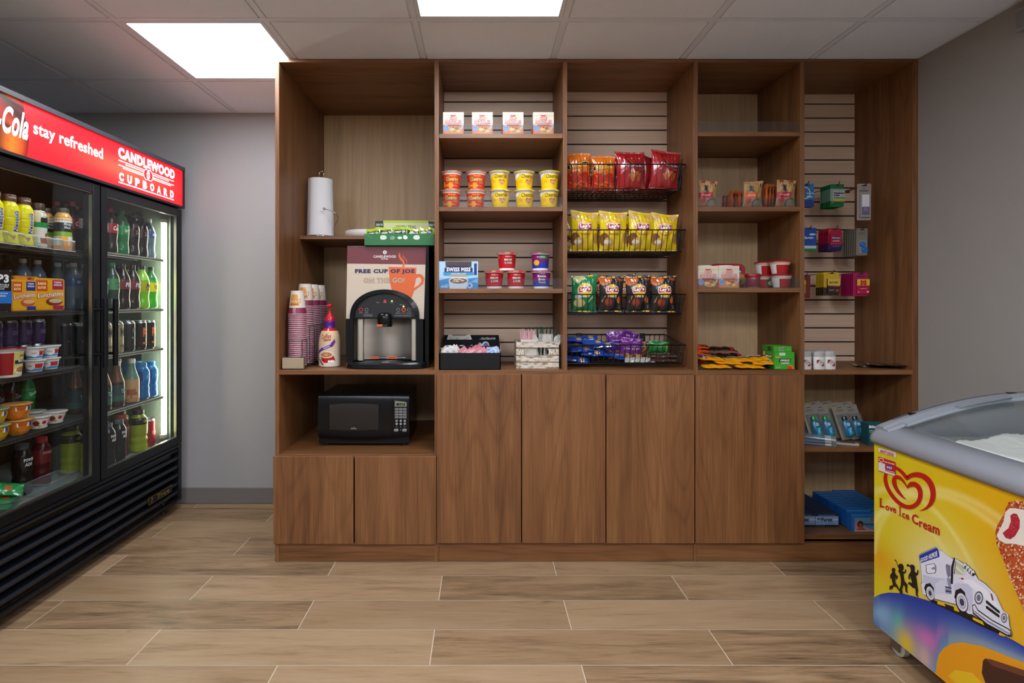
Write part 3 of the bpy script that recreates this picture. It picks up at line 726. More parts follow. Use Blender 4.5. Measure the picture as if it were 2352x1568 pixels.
# lower grille
gr = MB(); gr.box(-1.80, -1.775, FY0, FY0 + .02, .06, .388, 'black', BK); gr.box(-1.80, -1.775, FY1 - .03, FY1, .06, .388, 'black', '#15171b')
gr.box(-1.86, -1.85, FY0 + .02, FY1 - .03, .065, .385, 'matte', '#030304'); gr.box(-1.80, -1.775, FY0 + .02, FY1 - .03, .372, .388, 'black', '#15171b'); gr.box(-1.80, -1.775, FY0 + .02, FY1 - .03, .058, .072, 'black', '#15171b')
link('grille_frame', gr, fr)
for i in range(6):
    z = .083 + i * .050; s_ = MB()
    P = [(-1.826, z + .036), (-1.786, z + .034), (-1.777, z + .026), (-1.779, z + .018), (-1.789, z + .016), (-1.826, z + .020)]
    s_.loft([[(x, y, zz) for x, zz in P] for y in (FY0 + .02, FY1 - .03)], 'black', '#14181f')
    link('grille_slat', s_, fr)
bd = MB(); m = side_map(-1.773); a, b, c, d = 2.925, 3.145, .137, .178
bd.box(-1.776, -1.773, a, b, c, d, 'metal', '#a8904a'); bd.add([m(a + .004, c + .004, 1), m(b - .004, c + .004, 1), m(b - .004, d - .004, 1), m(a + .004, d - .004, 1)], [(0, 1, 2, 3)], 'gloss', '#0c0c0c')
bd.text('True', m, 3.06, .158, .12, .026, '#cfb25a', 'metal', bold=.04, off=2, shear=.15); bd.text('7', m, 2.955, .158, .02, .026, '#cfb25a', 'metal', bold=.04, off=2)
link('maker_badge', bd, fr)
for (x, y) in ((-1.85, FY0 + .06), (-1.85, FY1 - .06), (-2.44, FY0 + .06), (-2.44, FY1 - .06)):
    link('foot', MB().lathe([(.022, 0), (.022, .012), (.012, .016), (.012, .07)], 'satin', '#222', (x, y, 0), 12), fr)
# lamp inside by the far wall, and an added hidden strip
link('lamp_tube', MB().tube([(-1.838, 3.172, .46), (-1.838, 3.172, 1.68)], .0105, 'lamp', '#fff', 10), fr)
link('lamp_holder', MB().box(-1.856, -1.824, 3.184, 3.193, .44, 1.70, 'satin', '#a9b39a').box(-1.852, -1.826, 3.16, 3.184, 1.682, 1.70, 'satin', '#c8c4a8').box(-1.852, -1.826, 3.16, 3.184, .438, .458, 'satin', '#c8c4a8'), fr)
link('lamp_tube', MB().tube([(-1.812, 1.96, 1.752), (-1.812, 2.50, 1.752)], .006, 'fill_lamp', '#fff', 8), fr)  # hidden strip added under the header to brighten the left shelves
ZL = [1.450, 1.186, .930, .690]; ZR = [1.470, 1.186, .962, .684]; ZFL = .401
def wire_shelf(ya, yb, z, rail):
    s_ = MB(); x0, x1 = -2.41, -1.835
    n = int((yb - ya) / .022)
    for i in range(n + 1):
        y = ya + (yb - ya) * i / n; s_.box(x0, x1, y - .0015, y + .0015, z - .003, z, 'satin', '#55595a')
    for x in (x0, -2.2, -2.0): s_.box(x, x + .005, ya, yb, z - .007, z - .003, 'satin', '#55595a')
    o = link('shelf', s_, fr)
    q = MB(); q.box(x1, x1 + .004, ya, yb, z - .0165, z, 'satin', rail)
    k = int((yb - ya) / .011)
    for i in range(k): q.box(x1 + .004, x1 + .0046, ya + .003 + i * .011, ya + .010 + i * .011, z - .012, z - .005, 'matte', '#08090a')
    q.box(x1 + .003, x1 + .006, ya, yb, z - .0018, z, 'satin', rail)
    link('shelf_rail', q, o)
for z in ZL: wire_shelf(1.935, 2.528, z, '#3b3936')
for z in ZR: wire_shelf(2.59, 3.188, z, '#b7b9a8')
# glide trays with round-nosed fronts at the upper left shelf
for i in range(6):
    y = 2.10 + i * .0705; g_ = MB(); g_.box(-2.36, -1.835, y - .033, y + .033, ZL[0] + .0006, ZL[0] + .003, 'satin', '#cfcabf')
    P = [(-1.858 + .037 * sin(a), y - .033 * cos(a)) for a in [pi * k / 10 for k in range(11)]]
    g_.loft([[(x, yy, ZL[0] + .045) for x, yy in P], [(x, yy, ZL[0] + .0495) for x, yy in P]], 'satin', '#d8d4ca', caps=False, closed=False)
    g_.loft([[(x - .002, yy, ZL[0] + .045) for x, yy in P], [(x - .002, yy, ZL[0] + .0495) for x, yy in P]], 'satin', '#d8d4ca', caps=False, closed=False, flip=True)
    g_.loft([[(x, yy, ZL[0] + .0006) for x, yy in P], [(x, yy, ZL[0] + .003) for x, yy in P]], 'satin', '#d8d4ca', caps=True, closed=True)
    g_.loft([[(x, yy, ZL[0] + .003) for x, yy in P], [(x, yy, ZL[0] + .045) for x, yy in P]], 'clear', '#fff', caps=False, closed=False)
    o = link('glide_tray', g_)
    tag(o, 'clear glide tray with round white front on upper left fridge shelf', 'shelf tray', 'round-nosed glide trays in the fridge')
# ----- drinks and food behind the doors; front faces to +X, turned a little to the room
RZ = pi / 2
def shelfname(s): return s
def row(shelf_txt, z, items, behind=2, pitch=.076, grp=None):
    """items: (y, x, key, maker, words)"""
    for i, (y, x, key, mk, words) in enumerate(items):
        inst(key, mk, (x, y, z + .0015), RZ, f'{words}, front of {shelf_txt}')
        for k in range(1, behind + 1):
            inst(key, mk, (x - k * pitch, y, z + .0015), RZ, f'{words}, {["", "second", "third"][k]} row, {shelf_txt}')
def cola(): return bottle('x', 'soda', .236, .0362, '#180c08', '#b3141c', (.44, .64, lambda a, v: '#b4b9bb' if abs(a) > .33 else '#a11b22'), [('Cola', 0, .54, .04, .022, '#fff', dict(shear=.2))])
def cherry(): return bottle('x', 'soda', .236, .0362, '#1a0f0c', '#22211f', (.44, .64, '#77232b'), [('Pibb', 0, .54, .044, .024, '#c9d6de', dict(shear=.2, bold=.05))])
def lemon(): return bottle('x', 'soda', .236, .0362, '#1d6b3b', '#137a45', (.44, .64, lambda a, v: '#1b8a4a' if v < .8 else '#2aa05c'), [('Sprite', 0, .54, .044, .022, '#d8f0dc', dict(shear=.25, rot=.2))])
def ginger(): return bottle('x', 'soda', .236, .0362, '#1c3a2e', '#0f6d45', (.42, .66, '#4b8a58'), [('GINGER', 0, .56, .036, .012, '#16402a'), ('ALE', 0, .49, .02, .012, '#16402a')])
def dew(): return bottle('x', 'soda', .236, .0362, '#79c318', '#1e1f1c', (.40, .62, '#bcb81c'), [('M', 0, .54, .036, .026, '#26301a', dict(shear=.2, bold=.06)), ('MELLO', 0, .45, .03, .010, '#26301a')], fill=(.66, '#a8e04e'))
def dew2(): return bottle('x', 'soda', .236, .0362, '#3fae22', '#17211a', (.40, .62, '#e4df1f'), [('YELLO', 0, .51, .036, .022, '#30401a', dict(bold=.05))], fill=(.66, '#2c7a44'))
def dark(): return bottle('x', 'soda', .236, .0362, '#0d0e10', '#141414', (.44, .64, lambda a, v: '#3b1512' if v > .3 else '#262a2c'), [('Zero', 0, .54, .036, .02, '#8a8f90')])
def water(): return bottle('x', 'soda', .225, .034, '#5d7480', '#d6dbe0', (.5, .68, '#3a5c93'), [('WATER', 0, .59, .036, .014, '#e6eef4')])
TR = 'top right fridge shelf'
row(TR, ZR[0], [(2.640, -1.892, 'cola', cola, 'dark soda bottle nearest the door handle'), (2.716, -1.892, 'cola', cola, 'dark soda bottle with grey and red label'), (2.795, -1.892, 'cola', cola, 'dark soda bottle beside the green one'),
     (2.885, -1.892, 'lemon', lemon, 'green soda bottle with a green label'), (2.972, -1.892, 'dark', dark, 'black diet soda bottle right of the green one'), (3.05, -1.892, 'dark', dark, 'black diet soda bottle second from the lamp'), (3.125, -1.892, 'water', water, 'clear bottle next to the lamp')])
row('second right fridge shelf', ZR[1], [(2.640, -1.886, 'water', water, 'clear bottle hidden at the handle'), (2.716, -1.886, 'water', water, 'clear bottle with blue label'), (2.80, -1.886, 'ginger', ginger, 'dark green soda bottle with pale green label'),
     (2.885, -1.886, 'cherry', cherry, 'dark soda bottle with maroon label, the left one'), (2.968, -1.886, 'cherry', cherry, 'dark soda bottle with maroon label, the right one'), (3.053, -1.886, 'dew', dew, 'lime soda bottle with an olive yellow label'), (3.132, -1.886, 'dew2', dew2, 'green soda bottle with bright yellow label')])
def can_a(): return can('x', .157, .0315, '#9a8e66', [('M', 0, .68, .026, .045, '#2b2a22', dict(bold=.03)), ('JAVA', 0, .22, .03, .014, '#2b2a22', dict(bold=.04))])
def can_b(): return can('x', .157, .0315, '#181d20', [('DRAGON', 0, .7, .02, .018, '#7d858a', dict(rot=0)), ('BUBBLE', 0, .45, .03, .012, '#7d858a')])
def can_c(): return can('x', .157, .0315, '#15120f', [('REIGN', 0, .22, .036, .012, '#e06c1a', dict(bold=.05)), ('M', 0, .6, .034, .05, '#ea7420', dict(bold=.1))])
row('third right fridge shelf', ZR[2], [(2.66, -1.884, 'can_b', can_b, 'black energy drink can hidden at the handle'), (2.745, -1.884, 'can_a', can_a, 'tan coffee drink can by the handle'), (2.835, -1.884, 'can_a', can_a, 'tan coffee drink can with black letters'), (2.93, -1.884, 'can_b', can_b, 'black energy drink can with grey letters'),
     (3.03, -1.884, 'can_c', can_c, 'black can with orange crown mark, left'), (3.112, -1.884, 'can_c', can_c, 'black can with orange crown mark, right')], pitch=.068)
def tea_a(): return bottle('x', 'tea', .232, .036, '#3a2a26', '#c9bfb0', (.12, .48, lambda a, v: '#2f4a4e' if v > .4 else '#39645c'), [('TEA', 0, .34, .03, .02, '#b9c8c0')], fill=(.5, '#6b4a33'))
def tea_b(): return bottle('x', 'tea', .232, .0375, '#b58a5b', '#d8d6c2', (.10, .52, paint([('e', -.3, .3, .22, .22, '#a35a3e'), ('r', .25, .15, .8, .85, '#a5b0a2')], lambda u, v: '#c39a6e')), [], fill=(.53, '#5e8474'))
def blue(): return bottle('x', 'sport', .20, .036, '#0d63a0', '#1277b5', (.52, .76, lambda a, v: '#0a3f74' if abs(a) > .3 else '#1778bf'), [('ADE', 0, .62, .036, .018, '#7fb8dc')], fill=(.8, '#127dc0'))
row('fourth right fridge shelf', ZR[3], [(2.66, -1.890, 'tea_a', tea_a, 'brown tea bottle hidden at the handle'), (2.745, -1.890, 'tea_a', tea_a, 'brown tea bottle with teal label, left'), (2.845, -1.890, 'tea_a', tea_a, 'brown tea bottle with teal label, right'), (2.965, -1.890, 'tea_b', tea_b, 'pale bottle with peach label and white cap'),
     (3.06, -1.890, 'blue', blue, 'short blue sports drink bottle'), (3.14, -1.890, 'blue', blue, 'short blue sports drink bottle in the corner')], behind=1)
def ade(): return bottle('x', 'sport', .215, .0365, '#141618', '#50565c', (.48, .76, '#101214'), [('POWER', .004, .69, .046, .014, '#d9dee2', dict(bold=.05)), ('ADE', .0, .60, .03, .014, '#d9dee2', dict(bold=.05))])
def lime(): return bottle('x', 'sport', .225, .046, '#8f9a16', '#17190f', (.66, .82, '#1c1f12'), [('LEMON', 0, .74, .04, .012, '#b9c25a')])
def redade(): return bottle('x', 'sport', .215, .0365, '#4d1018', '#b23030', (.48, .76, '#6d2024'), [('POWER', .004, .69, .046, .012, '#c9a0a0')])
def redcan(): return can('x', .157, .0315, '#8e1420', [('FIRE', 0, .5, .03, .02, '#d88')])
row('bottom right fridge shelf', ZFL - .001, [(2.655, -1.885, 'lime', lime, 'yellow green sports bottle at the handle'), (2.765, -1.885, 'ade', ade, 'black sports bottle with white letters, left'), (2.85, -1.885, 'ade', ade, 'black sports bottle with white letters, right'), (2.945, -1.93, 'redade', redade, 'dark red sports bottle'),
     (3.04, -1.90, 'lime', lime, 'yellow green sports bottle with black band'), (3.14, -1.90, 'redcan', redcan, 'tall red can in the lit corner')], behind=1, pitch=.1)
# left door
def nesq():
    t = bottle('x', 'milk', .197, .0335, '#e3d714', '#4a2315', (.2, .201, '#e3d714'), (), capr=.74); b = MB()
    P = BOT['milk']; mp = cylmap(lambda z: ip(P, z / .197) * .0335 + .0008, a0=.25)
    b.text('Nesquik', mp, .004, .093, .088, .026, '#f2f2f6', 'satin', bold=.10, shear=.15, rot=pi / 2, off=1); b.text('Nesquik', mp, .004, .093, .086, .023, '#1e2a86', 'satin', bold=.03, shear=.15, rot=pi / 2, off=2)
    b.text('CHOCOLATE', cylmap(lambda z: .0262), 0, .184, .026, .006, '#e9e2da', 'satin', bold=.03)
    b.art([('p', [(-.028, .05), (.0, .034), (.022, .03), (.022, .012), (-.01, .018)], '#7a3a18')], mp, 'satin')
    link('label', b, t); return t
def core(): return bottle('x', 'milk', .187, .034, '#c9beb0', '#3a241b', (.10, .80, paint([('r', -1, .5, 1, .62, '#138a45'), ('r', -1, .62, 1, 1, '#cdb896'), ('r', -.1, .65, .3, .95, '#2a211c'), ('p', [(-.1, .05), (.3, .4), (.5, 0)], '#8f1c1a')], '#d9d3ca')), [('MILK', .004, .7, .022, .010, '#e8e4dc')], fill=(.82, '#3a241b'), capr=.74)
def mmaid(): return bottle('x', 'juice', .19, .0345, '#dc8a1c', '#3c3a33', (.12, .76, paint([('r', -1, .56, 1, .9, '#1e2024'), ('r', -1, .46, 1, .56, '#dd5a1e'), ('r', -1, .38, 1, .46, '#7fae2d'), ('e', -.12, .2, .14, .15, '#eea238'), ('e', .2, .1, .16, .13, '#ee9a2a')], '#d6d9d2')), [('Minute', 0, .62, .032, .013, '#c9c9c9', dict(bold=.03)), ('Maid.', 0, .54, .028, .012, '#c9c9c9', dict(bold=.03))], fill=(.77, '#d8a256'))
TL = 'top left fridge shelf'
for (y, x, key, mk, words) in ((2.10, -1.862, 'nesq', nesq, 'yellow chocolate milk bottle at the picture edge'), (2.171, -1.862, 'nesq', nesq, 'yellow chocolate milk bottle, leftmost in full view'), (2.2415, -1.862, 'nesq', nesq, 'yellow chocolate milk bottle beside the white and green one'),
    (2.312, -1.862, 'core', core, 'white milk shake bottle with a green band'), (2.382, -1.99, 'mmaid', mmaid, 'orange juice bottle set back in its lane'), (2.4525, -1.862, 'mmaid', mmaid, 'orange juice bottle standing in front'), (2.4525, -1.94, 'mmaid', mmaid, 'orange juice bottle right behind the front one'), (2.10, -1.94, 'nesq', nesq, 'yellow chocolate milk bottle in the back of the first lane'), (2.2415, -1.94, 'core', core, 'brown capped milk shake bottle behind the yellow one')):
    inst(key, mk, (x - .008, y, ZL[0] + .0035), RZ - .35, f'{words}, {TL}')
for i in range(6):
    y = 2.06 + i * .079
    inst('dark' if i < 4 else 'water', dark, (-1.985, y, ZL[1] + .0015), RZ, f'dark soda bottle behind the meal packs, {ORD[i]} from the left' if i < 5 else 'clear water bottle by the middle post, behind the meal packs')
def tray_pack(label, w_, h, cols, art, mat='gloss'):
    t = new('meal_pack', label, 'snack pack'); mb = MB()
    mb.rbox(-w_ / 2, w_ / 2, -.004, .018, 0, h, .010, 'gloss', cols[1], ch=.003); mb.art(art, fmap(-w_ / 2 , -.0045, 0, w_, h), mat); link('pack_body', mb, t)
    return t
lunch = lambda a, b, c: [('r', .04, .04, .96, .96, '#e2a11d'), ('r', .05, .60, .40, .93, '#c94f1e'), ('t', 'KABOB', .22, .83, .26, .08, '#f2d9a0', dict(bold=.05)), ('t', 'BLATOR', .22, .71, .26, .08, '#f2d9a0', dict(bold=.05)), ('r', .56, .66, .93, .95, a), ('t', 'TURKEY', .74, .88, .26, .05, '#fff'), ('t', 'CHEDDAR', .74, .80, .28, .05, '#fff'),
   ('e', .62, .28, .28, .12, b), ('e', .66, .31, .22, .07, c), ('r', .58, .04, .94, .16, a), ('t', 'Lunchables', .5, .50, .86, .15, '#b3202e', dict(bold=.06, rot=.10)), ('t', 'Lunchables', .5, .50, .84, .13, '#fff3ea', dict(bold=.01, rot=.10))]
put(tray_pack('orange meal pack with blue corner panel on the second shelf behind the left fridge door', .125, .128, ('#e2a11d', '#d9951c'), lunch('#20307e', '#b9582e', '#e7a97b')), (-1.862, 2.232, ZL[1] + .002), RZ, tilt=None)
put(tray_pack('orange meal pack with crimson corner panel, right of the blue-cornered one', .145, .140, ('#e2a11d', '#cf8f1e'), lunch('#a81e3c', '#7c2a1a', '#c9b089')), (-1.866, 2.372, ZL[1] + .002), RZ - .12)
put(tray_pack('orange meal pack standing behind the two front ones', .125, .146, ('#e2a11d', '#cf7f1e'), [('r', .04, .04, .96, .96, '#dd9420'), ('r', .5, .85, .93, .96, '#a81e3c')]), (-1.895, 2.285, ZL[1] + .002), RZ)
put(tray_pack('dark snack pack with blue panel, second left fridge shelf at picture edge', .10, .162, ('#23242a', '#1b1b1e'), [('r', 0, .0, .12, 1, '#b67e30'), ('t', 'P3', .60, .80, .5, .2, '#f1f1ef', dict(bold=.05)), ('t', 'PORTABLE', .58, .65, .55, .04, '#e9e9e9'), ('t', 'PROTEIN', .56, .60, .5, .04, '#e9e9e9'), ('t', 'PACK', .5, .55, .3, .04, '#e9e9e9'), ('r', .2, .20, .98, .50, '#1a74c8'), ('t', 'COLBY JACK', .55, .44, .5, .035, '#fff'), ('t', 'CASHEWS', .5, .38, .4, .035, '#fff'), ('e', .15, .08, .1, .05, '#d3876c')]), (-1.858, 2.118, ZL[1] + .002), RZ)
# cans, cups and bowls on the third shelf
def purple(): return can('x', .107, .0315, '#392a55', [('GRAPE', 0, .5, .03, .02, '#7a6a9a')])
def darkcan(): return can('x', .107, .0315, '#16151a')
for i in range(6):
    y = 2.10 + i * .074
    inst('darkcan', darkcan, (-2.0, y, ZL[2] + .002), RZ, f'dark can low behind the yogurt cups, {ORD[i]} from the left'); inst('purple', purple, (-2.0, y, ZL[2] + .111), RZ, f'purple can stacked on a dark can behind the yogurt cups, {ORD[i]} from the left')
def yop(): return cup('yogurt_cup', 'x', .050, .026, .034, paint([('r', -1, 0, 1, .28, '#3d8fcb'), ('r', -.22, .32, .22, .8, '#cf2430'), ('e', .33, .55, .17, .42, '#f1f0ee'), ('e', -.33, .55, .17, .42, '#f1f0ee')], '#e6e4e2'), '#d9d8d4', [('Yoplait', .037, .52, .022, .16, '#b3202e'), ('Yoplait', -.037, .52, .022, .16, '#b3202e')], 'yogurt cup', lidh=.002)
for (y, x, z, l) in ((2.245, -1.925, 0, 'white and blue yogurt cup behind the big bowl, lower'), (2.245, -1.925, 1, 'white and blue yogurt cup behind the big bowl, upper'), (2.315, -1.885, 0, 'red banded yogurt cup at the middle of three, lower'), (2.315, -1.885, 1, 'red banded yogurt cup at the middle of three, upper'), (2.405, -1.89, 0, 'red banded yogurt cup at the right end, lower'), (2.405, -1.89, 1, 'red banded yogurt cup at the right end, upper')):
    inst('yop', yop, (x, y, ZL[2] + .002 + z * .0535), RZ - .3 + z * .5, l)
put(cup('meal_bowl', 'big red and yellow meal tub, third left fridge shelf', .112, .050, .060, paint([('r', -.02, 0, .55, 1, '#d9c76a'), ('e', .2, .2, .2, .2, '#f0e8d6'), ('e', .2, .22, .16, .15, '#b37a3a'), ('r', .0, .5, .5, .64, '#1b2c5c')], '#a81521'), '#8f1a20',
    [('Meat Lovers', .038, .57, .05, .09, '#e9e4d0', dict(bold=.02)), ('Jimmy', .035, .75, .04, .11, '#7a1216', dict(shear=.2))], 'tub', foot='#d8d2c0'), (-1.866, 2.150, ZL[2] + .002), RZ - .3)
# fruit bowls and yogurts on the fourth shelf
def fruit(c1, lab):
    def f():
        t = new('fruit_bowl', 'x', 'fruit cup'); r0 = random.Random(3)
        link('bowl_body', MB().lathe([(.026, 0), (.034, .006), (.043, .022), (.047, .040), (.048, .056), (.052, .058)], 'gloss', c1, seg=28, colfn=lambda a, z: lerp(c1, '#ffd890', .35 * max(0, sin(a * 7 + z * 140)) * max(0, sin(z * 200)))), t)
        link('lid', MB().lathe([(.052, .058), (.054, .059), (.054, .061), (.044, .0625), (.0001, .0625)], 'gloss', '#c98a4e' if lab else '#8a9a70', seg=28), t)
        lb = MB(); mp = cylmap(lambda z: .0475 + .001); lb.art([('r', -.03, .036, .012, .052, '#e9e0d0'), ('r', .012, .036, .024, .052, '#35408c'), ('t', 'Dole', -.012, .044, .024, .009, '#c8332a', dict(bold=.04))], mp, 'satin'); link('label', lb, t)
        return t
    return f
fo, fy = fruit('#d67a14', 1), fruit('#c9a01e', 0)
for (key, mk, y, x, k, l) in (('fo', fo, 2.215, -1.872, 0, 'clear bowl of orange fruit, lower, beside the berry yogurt'), ('fo', fo, 2.213, -1.876, 1, 'clear bowl of orange fruit, upper, beside the berry yogurt'), ('fy', fy, 2.105, -1.872, 0, 'clear bowl of yellow fruit, lower, at picture edge'), ('fy', fy, 2.103, -1.876, 1, 'clear bowl of yellow fruit, upper, at picture edge')):
    inst(key, mk, (x, y, ZL[3] + .002 + k * .0635), RZ - .3, l)
def chob(): return cup('yogurt_cup', 'x', .052, .029, .042, paint([('e', -.05, .55, .07, .2, '#b3202a'), ('e', .18, .3, .08, .22, '#c4262e'), ('e', .3, .2, .04, .13, '#2a2c4a'), ('e', -.3, .5, .1, .3, '#8c2a1e'), ('e', -.2, .2, .05, .15, '#d8b04a')], '#e4dfd6'), '#cfc7c0', [('Chobani', .026, .62, .036, .16, '#2b2b2b')], 'yogurt cup', lidh=.002, rimcol='#e4dfd6', foot='#e4dfd6')
for (y, x, l) in ((2.325, -1.875, 'berry yogurt cup beside the orange fruit bowls, front'), (2.425, -1.885, 'berry yogurt cup nearest the middle post, front'), (2.325, -1.978, 'berry yogurt cup in the back, left'), (2.425, -1.98, 'berry yogurt cup in the back, right')):
    inst('chob', chob, (x, y, ZL[3] + .002), RZ - .2, l)
for i in range(5):
    inst('dark', dark, (-2.075, 2.08 + i * .086, ZL[3] + .0005), RZ, f'dark soda bottle at the back of the fruit shelf, {ORD[i]} from the left').scale = (.95,) * 3
inst('lemon', lemon, (-2.065, 2.49, ZL[3] + .0005), RZ, 'green soda bottle behind the yogurt cups by the middle post').scale = (.95,) * 3
for i, (y, x) in enumerate(((2.36, -1.975), (2.475, -1.985), (2.24, -2.02), (2.12, -2.02))):
    inst('redade' if i == 1 else 'ade', redade if i == 1 else ade, (x, y, ZFL + .0005), RZ - .2, ['black sports bottle standing on the floor behind the clear tray', 'dark red sports bottle on the fridge floor by the middle post', 'black sports bottle on the fridge floor behind the glass bowl, right', 'black sports bottle on the fridge floor behind the glass bowl, left'][i])
tr = MB(); x0, x1, y0, y1, z = -1.935, -1.83, 2.31, 2.50, ZFL + .0005
tr.box(x0 + .015, x1 - .015, y0 + .01, y1 - .01, z, z + .002, 'clear')
for P in (((x0 + .015, y0 + .01), (x1 - .015, y0 + .01), (x1, y0), (x0, y0)), ((x1 - .015, y0 + .01), (x1 - .015, y1 - .01), (x1, y1), (x1, y0)), ((x1 - .015, y1 - .01), (x0 + .015, y1 - .01), (x0, y1), (x1, y1)), ((x0 + .015, y1 - .01), (x0 + .015, y0 + .01), (x0, y0), (x0, y1))):
    tr.add([(P[0][0], P[0][1], z + .002), (P[1][0], P[1][1], z + .002), (P[2][0], P[2][1], z + .055), (P[3][0], P[3][1], z + .055)], [(0, 1, 2, 3)], 'clear')
tr.tube([(x0, y0, z + .055), (x1, y0, z + .055), (x1, y1, z + .055), (x0, y1, z + .055)], .0022, 'clear', '#fff', 6, closed=True)
t = thing('clear_tray', 'empty clear plastic tray on the fridge floor behind the left door', 'tray', (-1.9, 2.405, z)); link('tray_body', tr, t)
t = thing('glass_bowl', 'glass bowl holding green snack packets on the fridge floor', 'bowl', (-1.902, 2.14, ZFL + .0008)); o = (-1.902, 2.14, ZFL + .0008)
link('bowl_wall', MB().lathe([(.045, 0), (.066, .008), (.085, .035), (.092, .065), (.094, .067), (.089, .065), (.082, .036), (.063, .011), (.0001, .009)], 'clear', '#fff', o, 28), t)
rb = random.Random(9)
gp = lambda: wrapper('snack_packet', 'x', .12, .07, .02, paint([('e', .3, .5, .1, .25, '#58c08a'), ('r', .5, .3, .7, .6, '#c96a2e')], '#17924a'), (), 4, 'snack packet')
for i, (dx, dy, dz, a, tl) in enumerate(((.0, .0, .018, .4, .12), (.01, .015, .040, 1.1, .3), (-.02, -.02, .060, .2, -.3), (.012, .03, .078, .7, .45))):
    inst('gpack', gp, (o[0] + dx, o[1] + dy, o[2] + dz), a, ['green snack packet at the bottom of the glass bowl', 'green snack packet second from the bottom of the glass bowl', 'green snack packet tilted to the left in the glass bowl', 'green snack packet on top of the glass bowl'][i], tilt=(tl, tl * .6))
wp = lambda: wrapper('snack_packet', 'x', .11, .06, .015, lambda u, v: '#c8c2b4', (), 6, 'snack packet')
inst('wpack', wp, (o[0] - .01, o[1] - .045, o[2] + .088), 2.0, 'pale grey snack packet lying on the green ones in the glass bowl', tilt=(.2, -.3))
# ---------------------------------------------------------------- chest freezer on the right
XF0, XF1, YA, YZ_, ZF0, ZF1 = 1.4046, 2.045, .55, 1.96, .078, .728
fz = thing('chest_freezer', 'yellow ice cream chest freezer with curved glass lid, at the right edge', 'freezer', (1.72, 1.25, 0))
def FY(px, x=XF0): return x * F / (px - CX)              # depth of a point on the left face seen at column px
def FP(px, py, x=XF0):
    y = FY(px, x); return (y, HC - (py - CY) * y / F)
def fm(a, b, o): return (XF0 - .0007 * o, a, b)
def PT(pts): return [FP(x, y) for x, y in pts]
# crops of the photo: (crop x, crop y) -> photo px
def c6(pts): return PT([(2000 + x / 4.48, 900 + y / 4.48) for x, y in pts])
def c7(pts): return PT([(2000 + x / 4.261, 1200 + y / 4.261) for x, y in pts])
YEL = '#e2b713'
mb = MB()
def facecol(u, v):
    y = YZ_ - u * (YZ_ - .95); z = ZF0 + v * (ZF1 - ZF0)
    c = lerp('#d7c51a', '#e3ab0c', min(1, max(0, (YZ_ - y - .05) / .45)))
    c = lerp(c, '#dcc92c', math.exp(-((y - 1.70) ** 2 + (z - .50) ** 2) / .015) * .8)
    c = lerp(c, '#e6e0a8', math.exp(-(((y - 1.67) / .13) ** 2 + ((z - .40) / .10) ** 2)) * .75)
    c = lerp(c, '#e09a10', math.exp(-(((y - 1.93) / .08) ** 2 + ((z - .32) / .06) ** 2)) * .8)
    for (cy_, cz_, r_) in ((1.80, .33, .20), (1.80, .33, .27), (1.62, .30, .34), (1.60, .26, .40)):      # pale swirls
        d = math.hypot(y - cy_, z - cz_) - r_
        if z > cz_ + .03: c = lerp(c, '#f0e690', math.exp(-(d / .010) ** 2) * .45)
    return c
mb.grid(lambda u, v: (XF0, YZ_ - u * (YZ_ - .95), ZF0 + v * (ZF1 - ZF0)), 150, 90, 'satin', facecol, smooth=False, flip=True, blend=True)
mb.add([(XF0, .95, ZF0), (XF0, YA, ZF0), (XF0, YA, ZF1), (XF0, .95, ZF1)], [(0, 1, 2, 3)], 'satin', '#e0a80c')
mb.box(XF0 + .001, XF1, YA, YZ_, ZF0, ZF1, 'satin', '#e2b713', faces=[0, 2, 3, 5])
link('body', mb, fz)
# printed picture on the face, laid as thin sheets
a = MB()
# blue road with soft colours
def road_top(px): # crop7 outline of the blue band's upper edge
    P = [(28, 735), (90, 700), (180, 683), (300, 690), (420, 718), (560, 760), (760, 838), (1000, 945), (1250, 1075), (1400, 1150), (1500, 1210), (2200, 1650), (3200, 2400)]
    return ip(P, px)
def road_low(px):
    P = [(28, 990), (200, 1130), (420, 1310), (560, 1424), (640, 1480), (660, 1330), (700, 1250), (780, 1190), (900, 1172), (1100, 1210), (1300, 1290), (1500, 1370), (2200, 1850), (3200, 2400)]
    return ip(P, px)
def road_pt(u, v):
    x = 28 + u * 3172; t, b = road_top(x), road_low(x); y = b + (t - b) * v
    p = FP(2000 + x / 4.261, 1200 + y / 4.261); return (XF0 - .0012, p[0], max(p[1], ZF0 + .001))
def road_col(u, v):
    u = u * 3172 / 1472
    c = lerp('#6f8fb0', '#16329a', v ** .8 if u > .04 else .6)
    c = lerp(c, '#7fa9c8', math.exp(-((u - .06) / .08) ** 2 - ((v - .45) / .3) ** 2))
    c = lerp(c, '#38b0a8', math.exp(-((u - .14 - .05 * v) / .035) ** 2 - ((v - .42) / .25) ** 2) * .8)
    c = lerp(c, '#d8b81e', math.exp(-((u - .22) / .07) ** 2 - ((v - .12) / .28) ** 2))
    c = lerp(c, '#c76aae', math.exp(-((u - .36) / .09) ** 2 - ((v - .42) / .16) ** 2) * .95)
    c = lerp(c, '#c9a59a', math.exp(-((u - .34) / .05) ** 2 - ((v - .12) / .2) ** 2))
    c = lerp(c, '#8d9aa0', math.exp(-((v - .1) / .25) ** 2) * (.7 if u > .5 else 0))
    return c
a.grid(road_pt, 170, 26, 'satin', road_col, smooth=False, flip=False, blend=True)
OR = [(640, 1480), (650, 1370), (670, 1290), (720, 1225), (790, 1185), (900, 1172), (1100, 1210), (1300, 1290), (1500, 1370), (2200, 1850), (3200, 2400), (3200, 4200), (1400, 2200), (790, 1610)]
a.poly([(XF0 - .0013, p[0], max(p[1], ZF0 + .001)) for p in c7(OR)], 'satin', '#e59a10')
